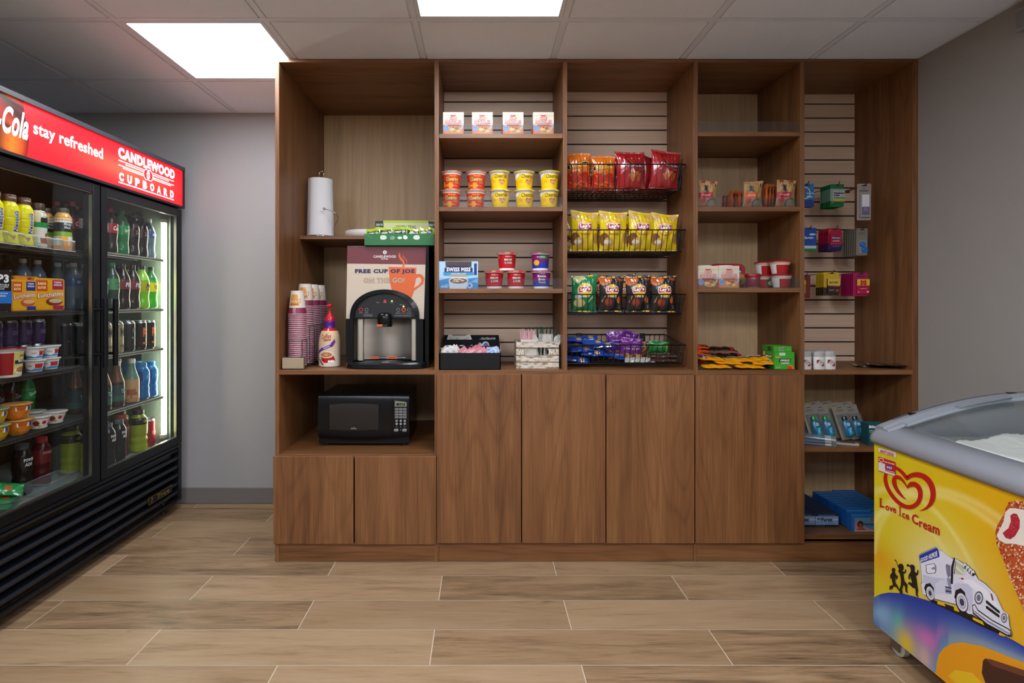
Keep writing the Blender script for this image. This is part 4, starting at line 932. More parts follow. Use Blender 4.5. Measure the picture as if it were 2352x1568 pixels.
a.poly([(XF0 - .0015, p[0], max(p[1], ZF0 + .001)) for p in c7([(760, 1500), (830, 1440), (1000, 1470), (1130, 1600), (900, 1610)])], 'satin', '#e6bc1c')
a.poly([(XF0 - .0018, p[0], max(p[1], ZF0 + .001)) for p in c7([(1092, 1470), (1105, 1350), (1125, 1328), (1180, 1335), (1500, 1440), (2000, 1620), (2250, 1800), (2260, 2000), (2050, 2060), (1500, 1900), (1140, 1600)])], 'satin', '#43231a')
a.poly([(XF0 - .0020, p[0], p[1]) for p in c7([(1125, 1328), (1180, 1335), (1500, 1440), (2000, 1620), (2250, 1800), (1900, 1640), (1200, 1400)])], 'satin', '#6b3d28')
def P6(pts, col, o): a.poly([fm(y, z, o) for y, z in c6(pts)], 'satin', col)
def P7(pts, col, o=3.0): a.poly([fm(y, z, o) for y, z in c7(pts)], 'satin', col)
RED = '#b81a10'
def bez(P, n=10):         # smooth closed-ish path through cubic segments: [(x,y), (c1), (c2), (x,y), ...]
    out = [P[0]]
    for i in range(0, len(P) - 1, 3):
        p0, p1, p2, p3 = P[i:i + 4]
        for k in range(1, n + 1):
            t = k / n; q = 1 - t
            out.append((q ** 3 * p0[0] + 3 * q * q * t * p1[0] + 3 * q * t * t * p2[0] + t ** 3 * p3[0], q ** 3 * p0[1] + 3 * q * q * t * p1[1] + 3 * q * t * t * p2[1] + t ** 3 * p3[1]))
    return out
def spine(pts, w0, col, o, f=P6):     # a tapering stroke along points with its own widths
    L, Rr = [], []
    for i, (x, y, w_) in enumerate(pts):
        x0, y0, _ = pts[max(i - 1, 0)]; x1, y1, _ = pts[min(i + 1, len(pts) - 1)]
        n = math.hypot(x1 - x0, y1 - y0) or 1; nx, ny = -(y1 - y0) / n, (x1 - x0) / n
        L.append((x + nx * w_ / 2, y + ny * w_ / 2)); Rr.append((x - nx * w_ / 2, y - ny * w_ / 2))
    for i in range(len(pts) - 1): f([L[i], L[i + 1], Rr[i + 1], Rr[i]], col, o)
def path(P, ws):
    b = bez(P, 12); n = len(b) - 1
    return [(x, y, ip(ws, i / n)) for i, (x, y) in enumerate(b)]
# outer heart: left limb, bottom, then the right lobe sweeping round to its tail
spine(path([(262, 790), (215, 770), (150, 800), (155, 900), (165, 1010), (270, 1150), (370, 1180), (430, 1195), (500, 1160), (515, 1080), (530, 990), (470, 930), (420, 950), (400, 960), (390, 970), (384, 990)], [(0, 30), (.3, 38), (.6, 46), (.8, 52), (1, 8)]), 0, RED, 3)
spine(path([(250, 775), (300, 790), (345, 840), (380, 890), (400, 860), (440, 845), (490, 850), (600, 860), (660, 980), (645, 1080), (635, 1150), (590, 1205), (508, 1222)], [(0, 30), (.32, 40), (.6, 58), (.8, 50), (1, 3)]), 0, RED, 3.1)
spine(path([(384, 985), (350, 920), (310, 870), (270, 875), (230, 880), (240, 960), (290, 1025), (320, 1065), (345, 1090), (376, 1107)], [(0, 10), (.3, 40), (.5, 45), (.8, 24), (1, 2)]), 0, RED, 3.2)
# words under the heart
def word(t, x0, y0, x1, y1, hh, col=RED, f=c6, o=3.5):
    vs, fs, _ = glyphs(t, .022, 0, 3); out = []
    for x, y in vs:
        p = f([(x0 + (x1 - x0) * x, y0 + (y1 - y0) * x - hh[0] * y * (1 - x) - hh[1] * y * x)])[0]; out.append(fm(p[0], p[1], o))
    a.add(out, fs, 'satin', col)
word('L', 100, 1178, 148, 1193, (88, 86)); word('ove', 158, 1212, 268, 1250, (50, 52)); word('I', 302, 1264, 312, 1268, (90, 90)); word('ce', 330, 1290, 402, 1318, (52, 54)); word('C', 430, 1345, 498, 1370, (98, 100)); word('ream', 505, 1386, 715, 1480, (64, 78))
for (x, y, w_) in ((94, 1180, 22), (94, 1092, 30), (291, 1270, 34), (291, 1180, 34)): P6([(x, y), (x + w_, y + w_ * .3), (x + w_, y + w_ * .3 - 5), (x, y - 5)], RED, 3.6)
# stickers
P6([(86, 573), (266, 622), (266, 676), (86, 617)], '#d9d4cf', 3); word('AHT', 104, 618, 174, 640, (30, 32), '#c2161b', o=5)
for k in range(4): P6([(176, 612 + k * 9), (246, 632 + k * 9), (246, 637 + k * 9), (176, 617 + k * 9)], '#c2161b', 4)
P6([(86, 664), (262, 720), (262, 862), (86, 812)], '#c11a22', 4); P6([(90, 720), (158, 740), (158, 828), (90, 806)], '#d6d3d0', 5); P6([(158, 812), (260, 843), (260, 861), (158, 832)], '#d6d3d0', 5)
a.poly([fm(y, z, 5.2) for y, z in c6([(205 + 30 * cos(t_), 775 + 24 * sin(t_) + 8 * cos(t_)) for t_ in [2 * pi * i / 18 for i in range(18)]])], 'satin', '#23469c')
word('PES', 180, 784, 232, 796, (22, 22), '#e9e9f0', o=6.5); word('1-844-562-8098', 150, 722, 258, 752, (14, 14), '#f0e9e9', o=6.5); word('Parts & Service', 160, 808, 256, 832, (12, 12), '#f0e9e9', o=6.5)
spine(path([(98, 690), (96, 680), (112, 676), (118, 690), (126, 680), (146, 688), (142, 706), (140, 716), (128, 722), (120, 722), (108, 712), (99, 702), (98, 690)], [(0, 5), (1, 5)]), 0, '#efe9e6', 6)
# ice cream bar
bar = [(1290, 1440), (1310, 1370), (1375, 1260), (1400, 1190), (1430, 1140), (1490, 1120), (1577, 1130), (1750, 1180), (1930, 1270), (2010, 1400), (2060, 1700), (2090, 2300), (2060, 2700), (1980, 2950), (1850, 2980), (1700, 2750), (1577, 2230), (1480, 2000), (1400, 1800), (1330, 1620), (1300, 1530)]
P6(bar, '#b9532c', 3)
rr_ = random.Random(11)
def inbar(x, y): return ptinpoly(x, y, bar)
n_ = 0
while n_ < 1100:
    x, y = rr_.uniform(1290, 2090), rr_.uniform(1120, 2980)
    if not inbar(x, y): continue
    n_ += 1; s_ = rr_.uniform(9, 19); an = rr_.uniform(0, pi); k = rr_.random()
    P6([(x + s_ * cos(t_) * cos(an) - s_ * .55 * sin(t_) * sin(an), y + s_ * cos(t_) * sin(an) + s_ * .55 * sin(t_) * cos(an)) for t_ in [2 * pi * i / 7 for i in range(7)]], '#b02a1a' if k < .3 else ('#d99a66' if k < .65 else '#e8c29a'), 3.4 + n_ * .001)
P6([(1310, 1470), (1380, 1330), (1400, 1230), (1440, 1195), (1500, 1195), (1590, 1210), (1720, 1245), (1850, 1330), (1860, 1500), (1760, 1620), (1640, 1600), (1577, 1580), (1480, 1560), (1400, 1560), (1330, 1520)], '#e9e0d2', 4.8)
P6([(1370, 1450), (1430, 1400), (1455, 1330), (1450, 1270), (1480, 1248), (1520, 1255), (1548, 1320), (1545, 1400), (1500, 1480), (1450, 1515), (1400, 1500)], '#b02434', 5.0)
for i in range(46):
    x, y = rr_.uniform(1390, 1545), rr_.uniform(1260, 1505)
    if ptinpoly(x, y, [(1370, 1450), (1430, 1400), (1455, 1330), (1450, 1270), (1480, 1248), (1520, 1255), (1548, 1320), (1545, 1400), (1500, 1480), (1450, 1515), (1400, 1500)]):
        P6([(x + 6 * cos(t_), y + 5 * sin(t_)) for t_ in [0, 1.3, 2.5, 3.7, 5]], '#d0606a', 5.1 + i * .002)
# running children
K1 = '#17130f'
P7([(228, 440), (243, 446), (247, 462), (240, 482), (246, 495), (262, 520), (272, 515), (266, 545), (255, 555), (244, 530), (247, 585), (268, 615), (290, 665), (282, 668), (255, 632), (230, 622), (212, 650), (188, 655), (190, 620), (222, 608), (212, 560), (206, 525), (203, 556), (194, 535), (198, 505), (212, 490), (216, 478), (210, 462), (215, 446)], K1)
P7([(240, 354), (256, 372), (272, 420), (288, 402), (312, 402), (327, 425), (326, 455), (314, 470), (336, 482), (345, 452), (355, 468), (344, 492), (325, 500), (335, 570), (366, 602), (360, 660), (370, 695), (345, 672), (340, 622), (325, 610), (312, 650), (318, 700), (290, 690), (285, 655), (300, 610), (300, 550), (290, 500), (272, 475), (282, 455), (266, 420), (256, 385), (240, 368)], K1)
P7([(355, 410), (375, 405), (390, 418), (405, 408), (428, 415), (438, 435), (434, 465), (440, 485), (458, 490), (464, 458), (474, 465), (470, 500), (455, 520), (446, 515), (455, 555), (462, 620), (470, 660), (462, 700), (476, 732), (448, 712), (445, 668), (440, 640), (420, 640), (385, 605), (370, 600), (380, 578), (410, 590), (398, 545), (392, 515), (384, 558), (374, 550), (376, 512), (392, 488), (400, 470), (393, 440), (382, 425), (362, 430)], K1)
# the ice cream van
WT, LG, OL = '#dfe0ec', '#b3b5d2', '#17161c'
P7([(560, 735), (900, 850), (1388, 1110), (1300, 1105), (1090, 1015), (860, 900), (600, 780)], '#141216', 2.6)
for q in ([(660, 757), (725, 785), (740, 820), (660, 795)], [(820, 820), (860, 838), (878, 875), (825, 858)], [(1005, 922), (1100, 965), (1120, 1005), (1010, 950)], [(1270, 1070), (1340, 1108), (1310, 1112), (1258, 1095)]): P7(q, YEL, 3.4)
body = [(478, 330), (490, 310), (650, 238), (670, 255), (680, 272), (700, 274), (808, 358), (822, 342), (905, 395), (1010, 470), (1060, 555), (1130, 600), (1230, 700), (1302, 860), (1355, 900), (1365, 1010), (1388, 1080), (1385, 1108), (1350, 1112), (1010, 900), (960, 890), (930, 860), (850, 800), (620, 740), (550, 712), (515, 695), (500, 600), (512, 585), (495, 420), (490, 380)]
P7([(x + (4 if x > 900 else -4), y + (-4 if y < 700 else 4)) for x, y in body], OL, 3.0); P7(body, WT, 3.3)
P7([(482, 330), (492, 314), (650, 243), (668, 258), (678, 300), (680, 335), (500, 395), (488, 370)], '#22379a', 3.6)
w0 = glyphs('GOOD HUMOR', .03, 0, 2)
a.add([fm(*c7([(494 + 168 * x, 388 - 58 * x - (38 + 20 * x) * y)])[0], 4) for x, y in w0[0]], w0[1], 'satin', '#f1f1f6')
P7([(545, 415), (560, 408), (630, 398), (650, 430), (648, 470), (640, 495), (562, 500), (550, 480)], OL, 3.6); P7([(551, 418), (562, 413), (626, 403), (644, 432), (642, 468), (634, 490), (566, 494), (556, 478)], '#e9eaf4', 3.8); P7([(600, 445), (640, 425), (652, 440), (640, 462), (602, 455)], '#8c8fb4', 4)
P7([(515, 505), (600, 530), (740, 550), (760, 600), (740, 690), (640, 690), (600, 600), (520, 590)], '#c4c6de', 3.5); P7([(640, 600), (690, 560), (745, 560), (755, 690), (640, 685)], '#d4d5e8', 3.7)
P7([(740, 420), (752, 402), (788, 420), (790, 520), (765, 540), (752, 500)], '#777a94', 3.6); P7([(750, 540), (790, 545), (800, 700), (740, 690), (736, 640), (770, 630)], '#8d90ae', 3.8); P7([(736, 620), (800, 636), (800, 646), (736, 632)], OL, 3.9); P7([(740, 660), (800, 672), (800, 682), (740, 672)], OL, 3.9)
P7([(790, 600), (795, 430), (822, 342), (836, 352), (818, 440), (812, 600)], OL, 3.7); P7([(828, 500), (842, 372), (912, 420), (930, 515)], '#c3c9a4', 3.8); P7([(842, 372), (836, 378), (822, 500), (830, 502)], OL, 3.9); P7([(845, 420), (925, 500), (925, 515), (840, 440)], '#e3e6d2', 4)
for i, (x, y) in enumerate(((935, 430), (965, 455), (990, 480), (1015, 500))):
    P7([(x + 24 * cos(t_) - 4, y + 30 * sin(t_) - 8) for t_ in [2 * pi * k / 14 for k in range(14)]], OL, 4 + i * .3); P7([(x + 19 * cos(t_) - 6, y + 25 * sin(t_) - 10) for t_ in [2 * pi * k / 14 for k in range(14)]], WT, 4.1 + i * .3)
    P7([(x + 11 * cos(t_), y + 13 * sin(t_) + 4) for t_ in [2 * pi * k / 12 for k in range(12)]], OL, 4.2 + i * .3)
P7([(815, 610), (860, 590), (960, 600), (1000, 650), (1010, 760), (985, 870), (930, 850), (850, 800), (830, 700)], '#c9cbe2', 3.6); P7([(870, 552), (1000, 560), (1120, 640), (1230, 760), (1290, 860), (1200, 800), (1060, 680), (960, 600)], '#ecedf5', 3.5)
P7([(860, 543), (895, 545), (905, 533), (914, 548), (930, 552), (912, 556), (903, 560), (895, 550)], '#8c2a20', 4)
def wheel(cx, cy, rx, ry, o):
    for (k, c, dx) in ((1, OL, 0), (.86, '#d9dae4', 3), (.62, '#9a9cb0', 3), (.52, '#c9cad8', 3), (.36, '#3a3656', 3)):
        P7([(cx + dx + rx * k * cos(t_) + ry * k * .18 * sin(t_), cy + ry * k * sin(t_)) for t_ in [2 * pi * i / 20 for i in range(20)]], c, o); o += .15
P7([(530, 640), (545, 600), (590, 590), (625, 640), (630, 735), (560, 715)], OL, 3.8); P7([(825, 730), (840, 660), (890, 640), (930, 680), (945, 760), (900, 820)], OL, 3.8)
wheel(588, 690, 42, 76, 4); wheel(900, 778, 60, 104, 4.1)
for (cx, cy, rx, ry) in ((1068, 735, 42, 64), (1316, 932, 30, 48)):
    for k, c in ((1, '#2c2830'), (.86, '#8d8ca4'), (.74, '#d6d6e4'), (.5, '#6f6e84')): P7([(cx + rx * k * cos(t_), cy + ry * k * sin(t_)) for t_ in [2 * pi * i / 18 for i in range(18)]], c, 4.4 + (1 - k))
for q in ([(1136, 760), (1150, 762), (1272, 865), (1275, 885), (1262, 885), (1138, 785)], [(1136, 812), (1150, 814), (1270, 905), (1272, 928), (1258, 925), (1138, 838)]): P7(q, OL, 4.2)
P7([(1180, 692), (1196, 696), (1214, 760), (1200, 762)], '#7c3634', 4.2)
P7([(1002, 805), (1030, 795), (1060, 850), (1200, 950), (1350, 1030), (1380, 1050), (1388, 1100), (1375, 1114), (1340, 1105), (1150, 1000), (1010, 890)], OL, 4.4); P7([(1008, 815), (1028, 805), (1058, 862), (1200, 962), (1350, 1042), (1375, 1060), (1378, 1095), (1345, 1092), (1150, 985), (1020, 880)], '#dcdde8', 4.6); P7([(1020, 855), (1150, 950), (1345, 1065), (1376, 1080), (1376, 1090), (1340, 1080), (1150, 970), (1025, 875)], '#8e90ac', 4.8)
link('printed_panel', a, fz)
# moulded lid frame: an arch across the width
GR = '#87898f'
def arch(x): q = (x - XF0) / (XF1 - XF0); return .782 + .125 * sin(min(q, 1.0) * pi * .56) ** .9
lid = MB(); Z1 = ZF1
# front rail (nearest the room) running along Y
prof = [(XF0 - .010, Z1 - .002), (XF0 - .013, Z1 + .010), (XF0 - .010, Z1 + .026), (XF0 + .002, Z1 + .041), (XF0 + .018, Z1 + .050), (XF0 + .070, Z1 + .064), (XF0 + .074, Z1 + .048), (XF0 + .03, Z1 + .03), (XF0 + .02, Z1 - .002)]
def railring(y, s_=1.0): return [(XF0 + .03 + (x - XF0 - .03) * s_, y, Z1 + (z - Z1) * s_) for x, z in prof]
lid.loft([railring(YZ_ + .012, .80), railring(YZ_ + .008, .93), railring(YZ_ - .01, 1), railring(YA, 1)], 'satin', GR, smooth=True, flip=False)
link('lid_rail', lid, fz)
# far end cap, arched
ec = MB(); n = 26; ra = []
for i in range(n + 1):
    x = XF0 + .012 + (XF1 - XF0 - .012) * i / n; zt = arch(x)
    ra.append([(x, YZ_ + .012, Z1 - .004), (x, YZ_ + .014, zt - .016), (x, YZ_ + .006, zt - .003), (x, YZ_ - .006, zt), (x, YZ_ - .028, zt - .001), (x, YZ_ - .030, zt - .007), (x, YZ_ - .048, zt - .008), (x, YZ_ - .052, zt - .016), (x, YZ_ - .03, zt - .03), (x, YZ_ - .03, Z1 - .004)])
ec.loft(ra, 'satin', '#84878c', smooth=False, flip=False)
link('lid_end_cap', ec, fz)
tk = MB()
for i in range(n):
    x = XF0 + .06 + (XF1 - XF0 - .08) * i / n; x2 = XF0 + .06 + (XF1 - XF0 - .08) * (i + 1) / n
    tk.add([(x, YZ_ - .010, arch(x) + .001), (x2, YZ_ - .010, arch(x2) + .001), (x2, YZ_ - .001, arch(x2) + .001), (x, YZ_ - .001, arch(x) + .001)], [(0, 1, 2, 3)], 'satin', '#5c6066')
link('lid_track', tk, fz)
for x in (1.535, 1.885):
    link('track_clip', MB().box(x - .014, x + .014, YZ_ - .016, YZ_ - .004, arch(x) - .006, arch(x) + .0025, 'black', '#101114'), fz)
def glasspane(x0, x1, y0, y1, dz, ov):
    g_ = MB(); m_ = 16; top = []; 
    for i in range(m_ + 1):
        x = x0 + (x1 - x0) * i / m_; z = arch(x) - dz; top.append([(x, y0, z), (x, y1, z), (x, y1, z - .004), (x, y0, z - .004)])
    g_.loft(top, 'glass', '#fff', smooth=False); return link('glass_lid', g_, fz)
gl = glasspane(XF0 + .071, XF1 - .03, 1.22, YZ_ - .035, .012, 0); gl2 = glasspane(XF0 + .071, XF1 - .03, YA + .03, 1.27, .020, 0)
for (y0, y1, dz) in ((YZ_ - .062, YZ_ - .034, .006), (1.222, 1.245, .006)):
    q = MB(); q.loft([[(x, y0, arch(x) - dz), (x, y1, arch(x) - dz), (x, y1, arch(x) - dz - .010), (x, y0, arch(x) - dz - .010)] for x in [XF0 + .071 + (XF1 - .03 - XF0 - .071) * i / 16 for i in range(17)]], 'satin', '#8f959b', smooth=False); link('lid_edge_frame', q, gl)
hd = MB()                                   # finger grip on the far edge of the sliding glass
hd.loft([[(x, YZ_ - .066 - .018 * e, arch(x) - .002 + .006 * e), (x, YZ_ - .050, arch(x) + .001 + .007 * e), (x, YZ_ - .040, arch(x) - .004), (x, YZ_ - .062, arch(x) - .008)] for x, e in ((1.655, 0), (1.68, .7), (1.70, 1), (1.80, 1), (1.825, .7), (1.835, 0))], 'satin', '#7c8187', smooth=False)
link('lid_handle', hd, gl)
# inner tub with frost
tb = MB(); xi0, xi1, yi0, yi1 = XF0 + .075, XF1 - .03, YA + .06, YZ_ - .06
tb.add([(xi0, yi0, .76), (xi1, yi0, .76), (xi1, yi1, .76), (xi0, yi1, .76), (xi0, yi0, .40), (xi1, yi0, .40), (xi1, yi1, .40), (xi0, yi1, .40)], [(0, 1, 5, 4), (1, 2, 6, 5), (2, 3, 7, 6), (3, 0, 4, 7), (4, 5, 6, 7)], 'satin', '#8a8b88')
tb.box(XF1 - .03, XF1, YA, YZ_ - .03, ZF1, .86, 'satin', '#85888c')
tb.box(XF0 + .02, xi0, YA, YZ_ - .03, ZF1 - .002, .748, 'satin', '#85888c')
link('inner_tub', tb, fz)
fs_ = MB(); rf = random.Random(2)
def frost(u, v):
    x = xi0 + .002 + u * (xi1 - xi0 - .004); y = yi0 + v * (yi1 - yi0); e = max(0, (yi1 - .02 - y - .10 * (1 - u))) / .25
    q = max(0, min(1, (u - .10) / .14)) * max(0, min(1, (yi1 - y) / .05 + .55))
    z = .66 + (.082 + .045 * u) * q ** .6 + (.006 * sin(9 * u + 5 * v * 3) + .004 * sin(23 * u - 31 * v)) * q + rf.uniform(-.0025, .0025)
    return (x, y, z)
fs_.grid(frost, 60, 110, 'rough', None, '#e6e3da')
link('frost_layer', fs_, fz)
for k, (x, y) in enumerate(((XF0 + .05, YZ_ - .055), (XF1 - .06, YZ_ - .055), (XF0 + .05, YA + .06), (XF1 - .06, YA + .06))):
    c = MB(); r_ = .034; n = 20
    c.loft([[(x + dx, y + rr * cos(t_), r_ + .0006 + rr * sin(t_)) for t_ in [2 * pi * i / n for i in range(n)]] for dx, rr in ((-.011, r_ * .8), (-.009, r_), (.009, r_), (.011, r_ * .8))], 'gloss', '#b9b6ae', smooth=False)
    co = link('caster_wheel', c, fz)
    f_ = MB(); f_.box(x - .018, x - .014, y - .02, y + .02, r_ - .012, ZF0, 'metal', '#9b9b9b'); f_.box(x + .014, x + .018, y - .02, y + .02, r_ - .012, ZF0, 'metal', '#9b9b9b'); f_.box(x - .018, x + .018, y - .02, y + .02, ZF0 - .006, ZF0, 'metal', '#8b8b8b')
    link('caster_fork', f_, co)
    link('hub', MB().loft([[(x + dx, y + .014 * cos(t_), r_ + .014 * sin(t_)) for t_ in [2 * pi * i / 12 for i in range(12)]] for dx in (-.0135, .0135)], 'metal', '#77736c'), co)

t = thing('wall_device', 'small grey rounded device high on the right wall near the ceiling', 'device', (XR - .014, 2.04, 2.296))
link('device_case', MB().rbox(XR - .026, XR - .0006, 1.985, 2.097, 2.253, 2.338, .012, 'satin', '#8d8a86', axis='x', ch=.003), t); link('device_front', MB().rbox(XR - .029, XR - .026, 1.995, 2.087, 2.263, 2.328, .008, 'satin', '#7a7774', axis='x'), t)
# ---------------------------------------------------------------- coffee niche, left cabinet
ZN = FZ(1043)
# paper towel roll on its wire holder
PX_, PY_ = -.872, 2.975
t = thing('paper_towel_holder', 'chrome wire paper towel holder with ball-tipped arm on the small shelf', 'holder', (PX_, PY_, ZSM))
b = MB(); zb = ZSM + .0038
b.tube([(PX_ + .070 * cos(a), PY_ + .070 * sin(a), zb) for a in [2 * pi * i / 30 for i in range(30)]], .0028, 'chrome', '#c8c8c8', 8, closed=True)
for k in range(2): b.tube([(PX_ + .070 * cos(k * pi / 2 + .4), PY_ + .070 * sin(k * pi / 2 + .4), zb), (PX_, PY_, zb + .002), (PX_ - .070 * cos(k * pi / 2 + .4), PY_ - .070 * sin(k * pi / 2 + .4), zb)], .0022, 'chrome', '#c8c8c8')
link('base_ring', b, t)
zt = 1.933
link('post', MB().tube([(PX_ - .006, PY_, zb), (PX_ - .006, PY_, zt - .018)] + [(PX_ + .006 - .012 * cos(a), PY_, zt - .014 + .014 * sin(a)) for a in [pi * i / 10 for i in range(11)]] + [(PX_ + .0165, PY_, zt - .05)], .0022, 'chrome', '#c8c8c8'), t)
arm = [(PX_ + .073, PY_ + .03, zb + .001), (PX_ + .081, PY_ - .01, zb + .008), (PX_ + .083, PY_ - .03, zb + .05), (PX_ + .108, PY_ - .055, zb + .085), (PX_ + .112, PY_ - .075, zb + .105), (PX_ + .09, PY_ - .085, zb + .125), (PX_ + .045, PY_ - .086, zb + .140)]
def smooth(P, k=6):
    P = [Vector(p) for p in P]; out = []
    for i in range(len(P) - 1):
        a, b_, c, d = P[max(i - 1, 0)], P[i], P[i + 1], P[min(i + 2, len(P) - 1)]
        for j in range(k):
            s = j / k; out.append(.5 * ((2 * b_) + (c - a) * s + (2 * a - 5 * b_ + 4 * c - d) * s * s + (3 * b_ - a - 3 * c + d) * s ** 3))
    return out + [P[-1]]
am = MB().tube(smooth(arm), .0019, 'chrome', '#9a9a9a'); e = arm[-1]
am.lathe([(.0001, -.008), (.005, -.0062), (.008, 0), (.005, .0062), (.0001, .008)], 'chrome', '#d0d0d0', e, 14)
link('arm', am, t)
t = thing('paper_towel_roll', 'white paper towel roll on the wire holder', 'paper towel', (PX_, PY_, ZSM + .008))
rl = MB(); n = 44; rings = []
for z in [i / 10 for i in range(11)]:
    z_ = ZSM + .008 + z * .306; R0 = .0695 - .007 * z; pts = []
    for i in range(n):
        a = 2 * pi * i / n; d = .0
        aa = (a - (pi * 1.5 - .62)) % (2 * pi)
        pts.append((PX_ + (R0 + .0035 * (1 - aa / (2 * pi))) * cos(a), PY_ + (R0 + .0035 * (1 - aa / (2 * pi))) * sin(a), z_))
    rings.append(pts)
rl.loft(rings, 'paper', '#dedcdc', smooth=True, caps=False)
for R_, fl in ((rings[0], 1), (rings[-1], 0)):
    inn = [(PX_ + .021 * cos(2 * pi * i / n), PY_ + .021 * sin(2 * pi * i / n), R_[0][2]) for i in range(n)]; rl.loft([R_, inn], 'paper', '#dedcdc', caps=False, flip=bool(fl))
link('paper_sheets', rl, t)
link('cardboard_core', MB().lathe([(.0208, 0), (.0208, .3055), (.0203, .3055), (.0203, 0)], 'matte', '#8d7458', (PX_, PY_, ZSM + .0085), 24, caps=False), t)
t = new('plastic_cover', 'round off-white plastic cover lying on the small shelf behind the tea box', 'cover')
link('cover_disc', MB().lathe([(.112, 0), (.118, .003), (.118, .034), (.114, .037), (.0001, .037)], 'satin', '#cfcac2', seg=48), t); put(t, (-.626, 3.015, ZSM + .0005))
# ---- coffee machine
MY = 2.68; mx0, mx1 = -.6575, -.268; mz1 = 1.4975; mz0 = ZCNT + .0005
t = thing('coffee_machine', 'black and steel hot drink dispenser with a maroon and cream poster', 'coffee machine', (-.463, 2.85, ZCNT))
b = MB(); BL = '#0d0e10'
b.rbox(mx0 + .004, mx1 + .012, MY + .085, 3.08, mz0 + .002, mz1, .004, 'black', BL, axis='z'); b.box(mx0 + .004, mx0 + .02, MY + .004, MY + .09, mz0 + .002, mz1, 'black', BL); b.box(mx1 - .006, mx1 + .012, MY + .004, MY + .09, mz0 + .002, mz1, 'black', BL); b.box(mx0 + .02, mx1 - .006, MY + .004, MY + .09, mz0 + .24, mz1, 'black', BL); b.box(mx0 + .02, mx1 - .006, MY + .004, MY + .09, mz0 + .002, mz0 + .03, 'black', BL); link('body', b, t)
def mp_(Y, e=.0004): return lambda px, py, o: (lambda v: (v.x, Y - e * o, v.z))(W(px, py, Y))
P_ = mp_(MY)
arch = [(963.5, 733), (961, 715), (953, 700), (941, 686), (925, 674), (906, 667), (885, 664.5), (864, 667), (845, 674), (829, 686), (817, 700), (809, 715), (806, 732)]
out = [(795, 731), (798, 566.5), (978.5, 567.5), (973.5, 733)]
ps = MB()
ps.poly([P_(x, y, 0) for x, y in out + arch], 'satin', '#cbbba6')
ps.poly([P_(x, y, 1) for x, y in ((797.2, 605), (797.9, 566.5), (978.5, 567.5), (977.3, 607.5))], 'satin', '#6f3137')
mug = [(892, 612.5), (956.5, 614.5), (956, 630), (962, 628.5), (970, 631), (975, 640), (972, 652), (962, 660), (951, 668), (947, 680), (943.5, 686.5), (932, 678), (914, 669), (900, 666.5), (896, 650)]
ps.poly([P_(x, y, 1.5) for x, y in mug], 'satin', '#d4612c')
ps.poly([P_(x, y, 2) for x, y in ((955.5, 640), (961, 636), (967, 639), (968, 646), (962, 654), (951, 661), (954, 650))], 'satin', '#cbbba6')
for st in ([(918, 578.5), (915, 588), (919, 596), (925, 602), (924, 613), (928, 613), (930, 604), (927, 596), (920, 589), (919, 583)], [(924.5, 581), (925.5, 590), (932, 597), (934, 603), (932.5, 609.5), (935, 604), (934.5, 597), (929, 591), (926, 587)]):
    ps.poly([P_(x, y, 1.8) for x, y in st], 'satin', '#d4612c')
def PTX(s, cx, cy, w_, h_, c, **k): ps.text(s, lambda a, b_, o: P_(cx + a, cy - b_, o), 0, 0, w_, h_, c, 'satin', **k)
PTX('CANDLEWOOD', 883.7, 589, 52, 5.6, '#efe9e6', bold=.02, off=3); PTX('SUITES', 883.5, 594.5, 16, 3, '#efe9e6', bold=.02, off=3)
ps.poly([P_(884 + 4.3 * cos(a), 579.3 + 4.3 * sin(a), 2.5) for a in [2 * pi * i / 20 for i in range(20)]], 'satin', '#efe9e6'); ps.poly([P_(x, y, 3) for x, y in ((883, 576), (886, 578.5), (884.5, 579.5), (886, 582.5), (882.5, 580.5), (884, 579))], 'satin', '#3a1c20')
PTX('FREE CUP OF JOE', 884, 623.7, 137, 12, '#28264f', bold=.055, off=3)
ps.text('ON THE GO!', lambda a, b_, o: P_(882.5 + a, 643.5 - b_, o), 0, 0, 95, 12.5, '#7d6a5a', 'satin', bold=.055, off=3); 
ps.text('ON THE GO!', lambda a, b_, o: P_(882.5 + a, 643.5 - b_, o), 0, 0, 94, 11.6, '#c6a88c', 'satin', bold=.025, off=4)
link('poster_panel', ps, t)
# arch housing: rim, control panel
def archpt(k, s=1.0, cy=732, cx=884.8):
    a = pi * k; return (cx + 79.5 * s * cos(a), cy - 67.5 * s * sin(a) ** .82)
rim = MB(); q = [archpt(i / 28) for i in range(29)]; q2 = [archpt(i / 28, .87) for i in range(29)]
def at_(p, Y): v = W(p[0], p[1], MY); return (v.x, Y, v.z)
for (A, Ya, B, Yb) in ((q, MY, q, MY - .018), (q, MY - .018, q2, MY - .026), (q2, MY - .026, q2, MY - .010)):
    for i in range(28): rim.add([at_(A[i], Ya), at_(A[i + 1], Ya), at_(B[i + 1], Yb), at_(B[i], Yb)], [(3, 2, 1, 0)], 'black', '#121315')
for (x0, x1) in ((797, 813), (957, 973)):
    a, b_ = W(x0, 732, MY), W(x1, 838, MY); rim.box(a.x, b_.x, MY - .024, MY + .06, mz0 + .03, a.z, 'black', '#101113')
link('housing_rim', rim, t)
cp = MB(); pts = [archpt(i / 28, .875) for i in range(29)]
cp.poly([at_(p, MY - .010) for p in pts] , 'satin', '#17181b')
cpm = lambda px, py, o: (lambda v: (v.x, MY - .0105 - .0004 * o, v.z))(W(px, py, MY))
def circ(cx, cy, r0, r1, col, mat='satin'):
    P = [cpm(cx + r * cos(a), cy + r * sin(a), 1) for a in [2 * pi * i / 18 for i in range(19)] for r in (r0, r1)]
    cp.add(P, [(2 * i, 2 * i + 1, 2 * i + 3, 2 * i + 2) for i in range(18)], mat, col)
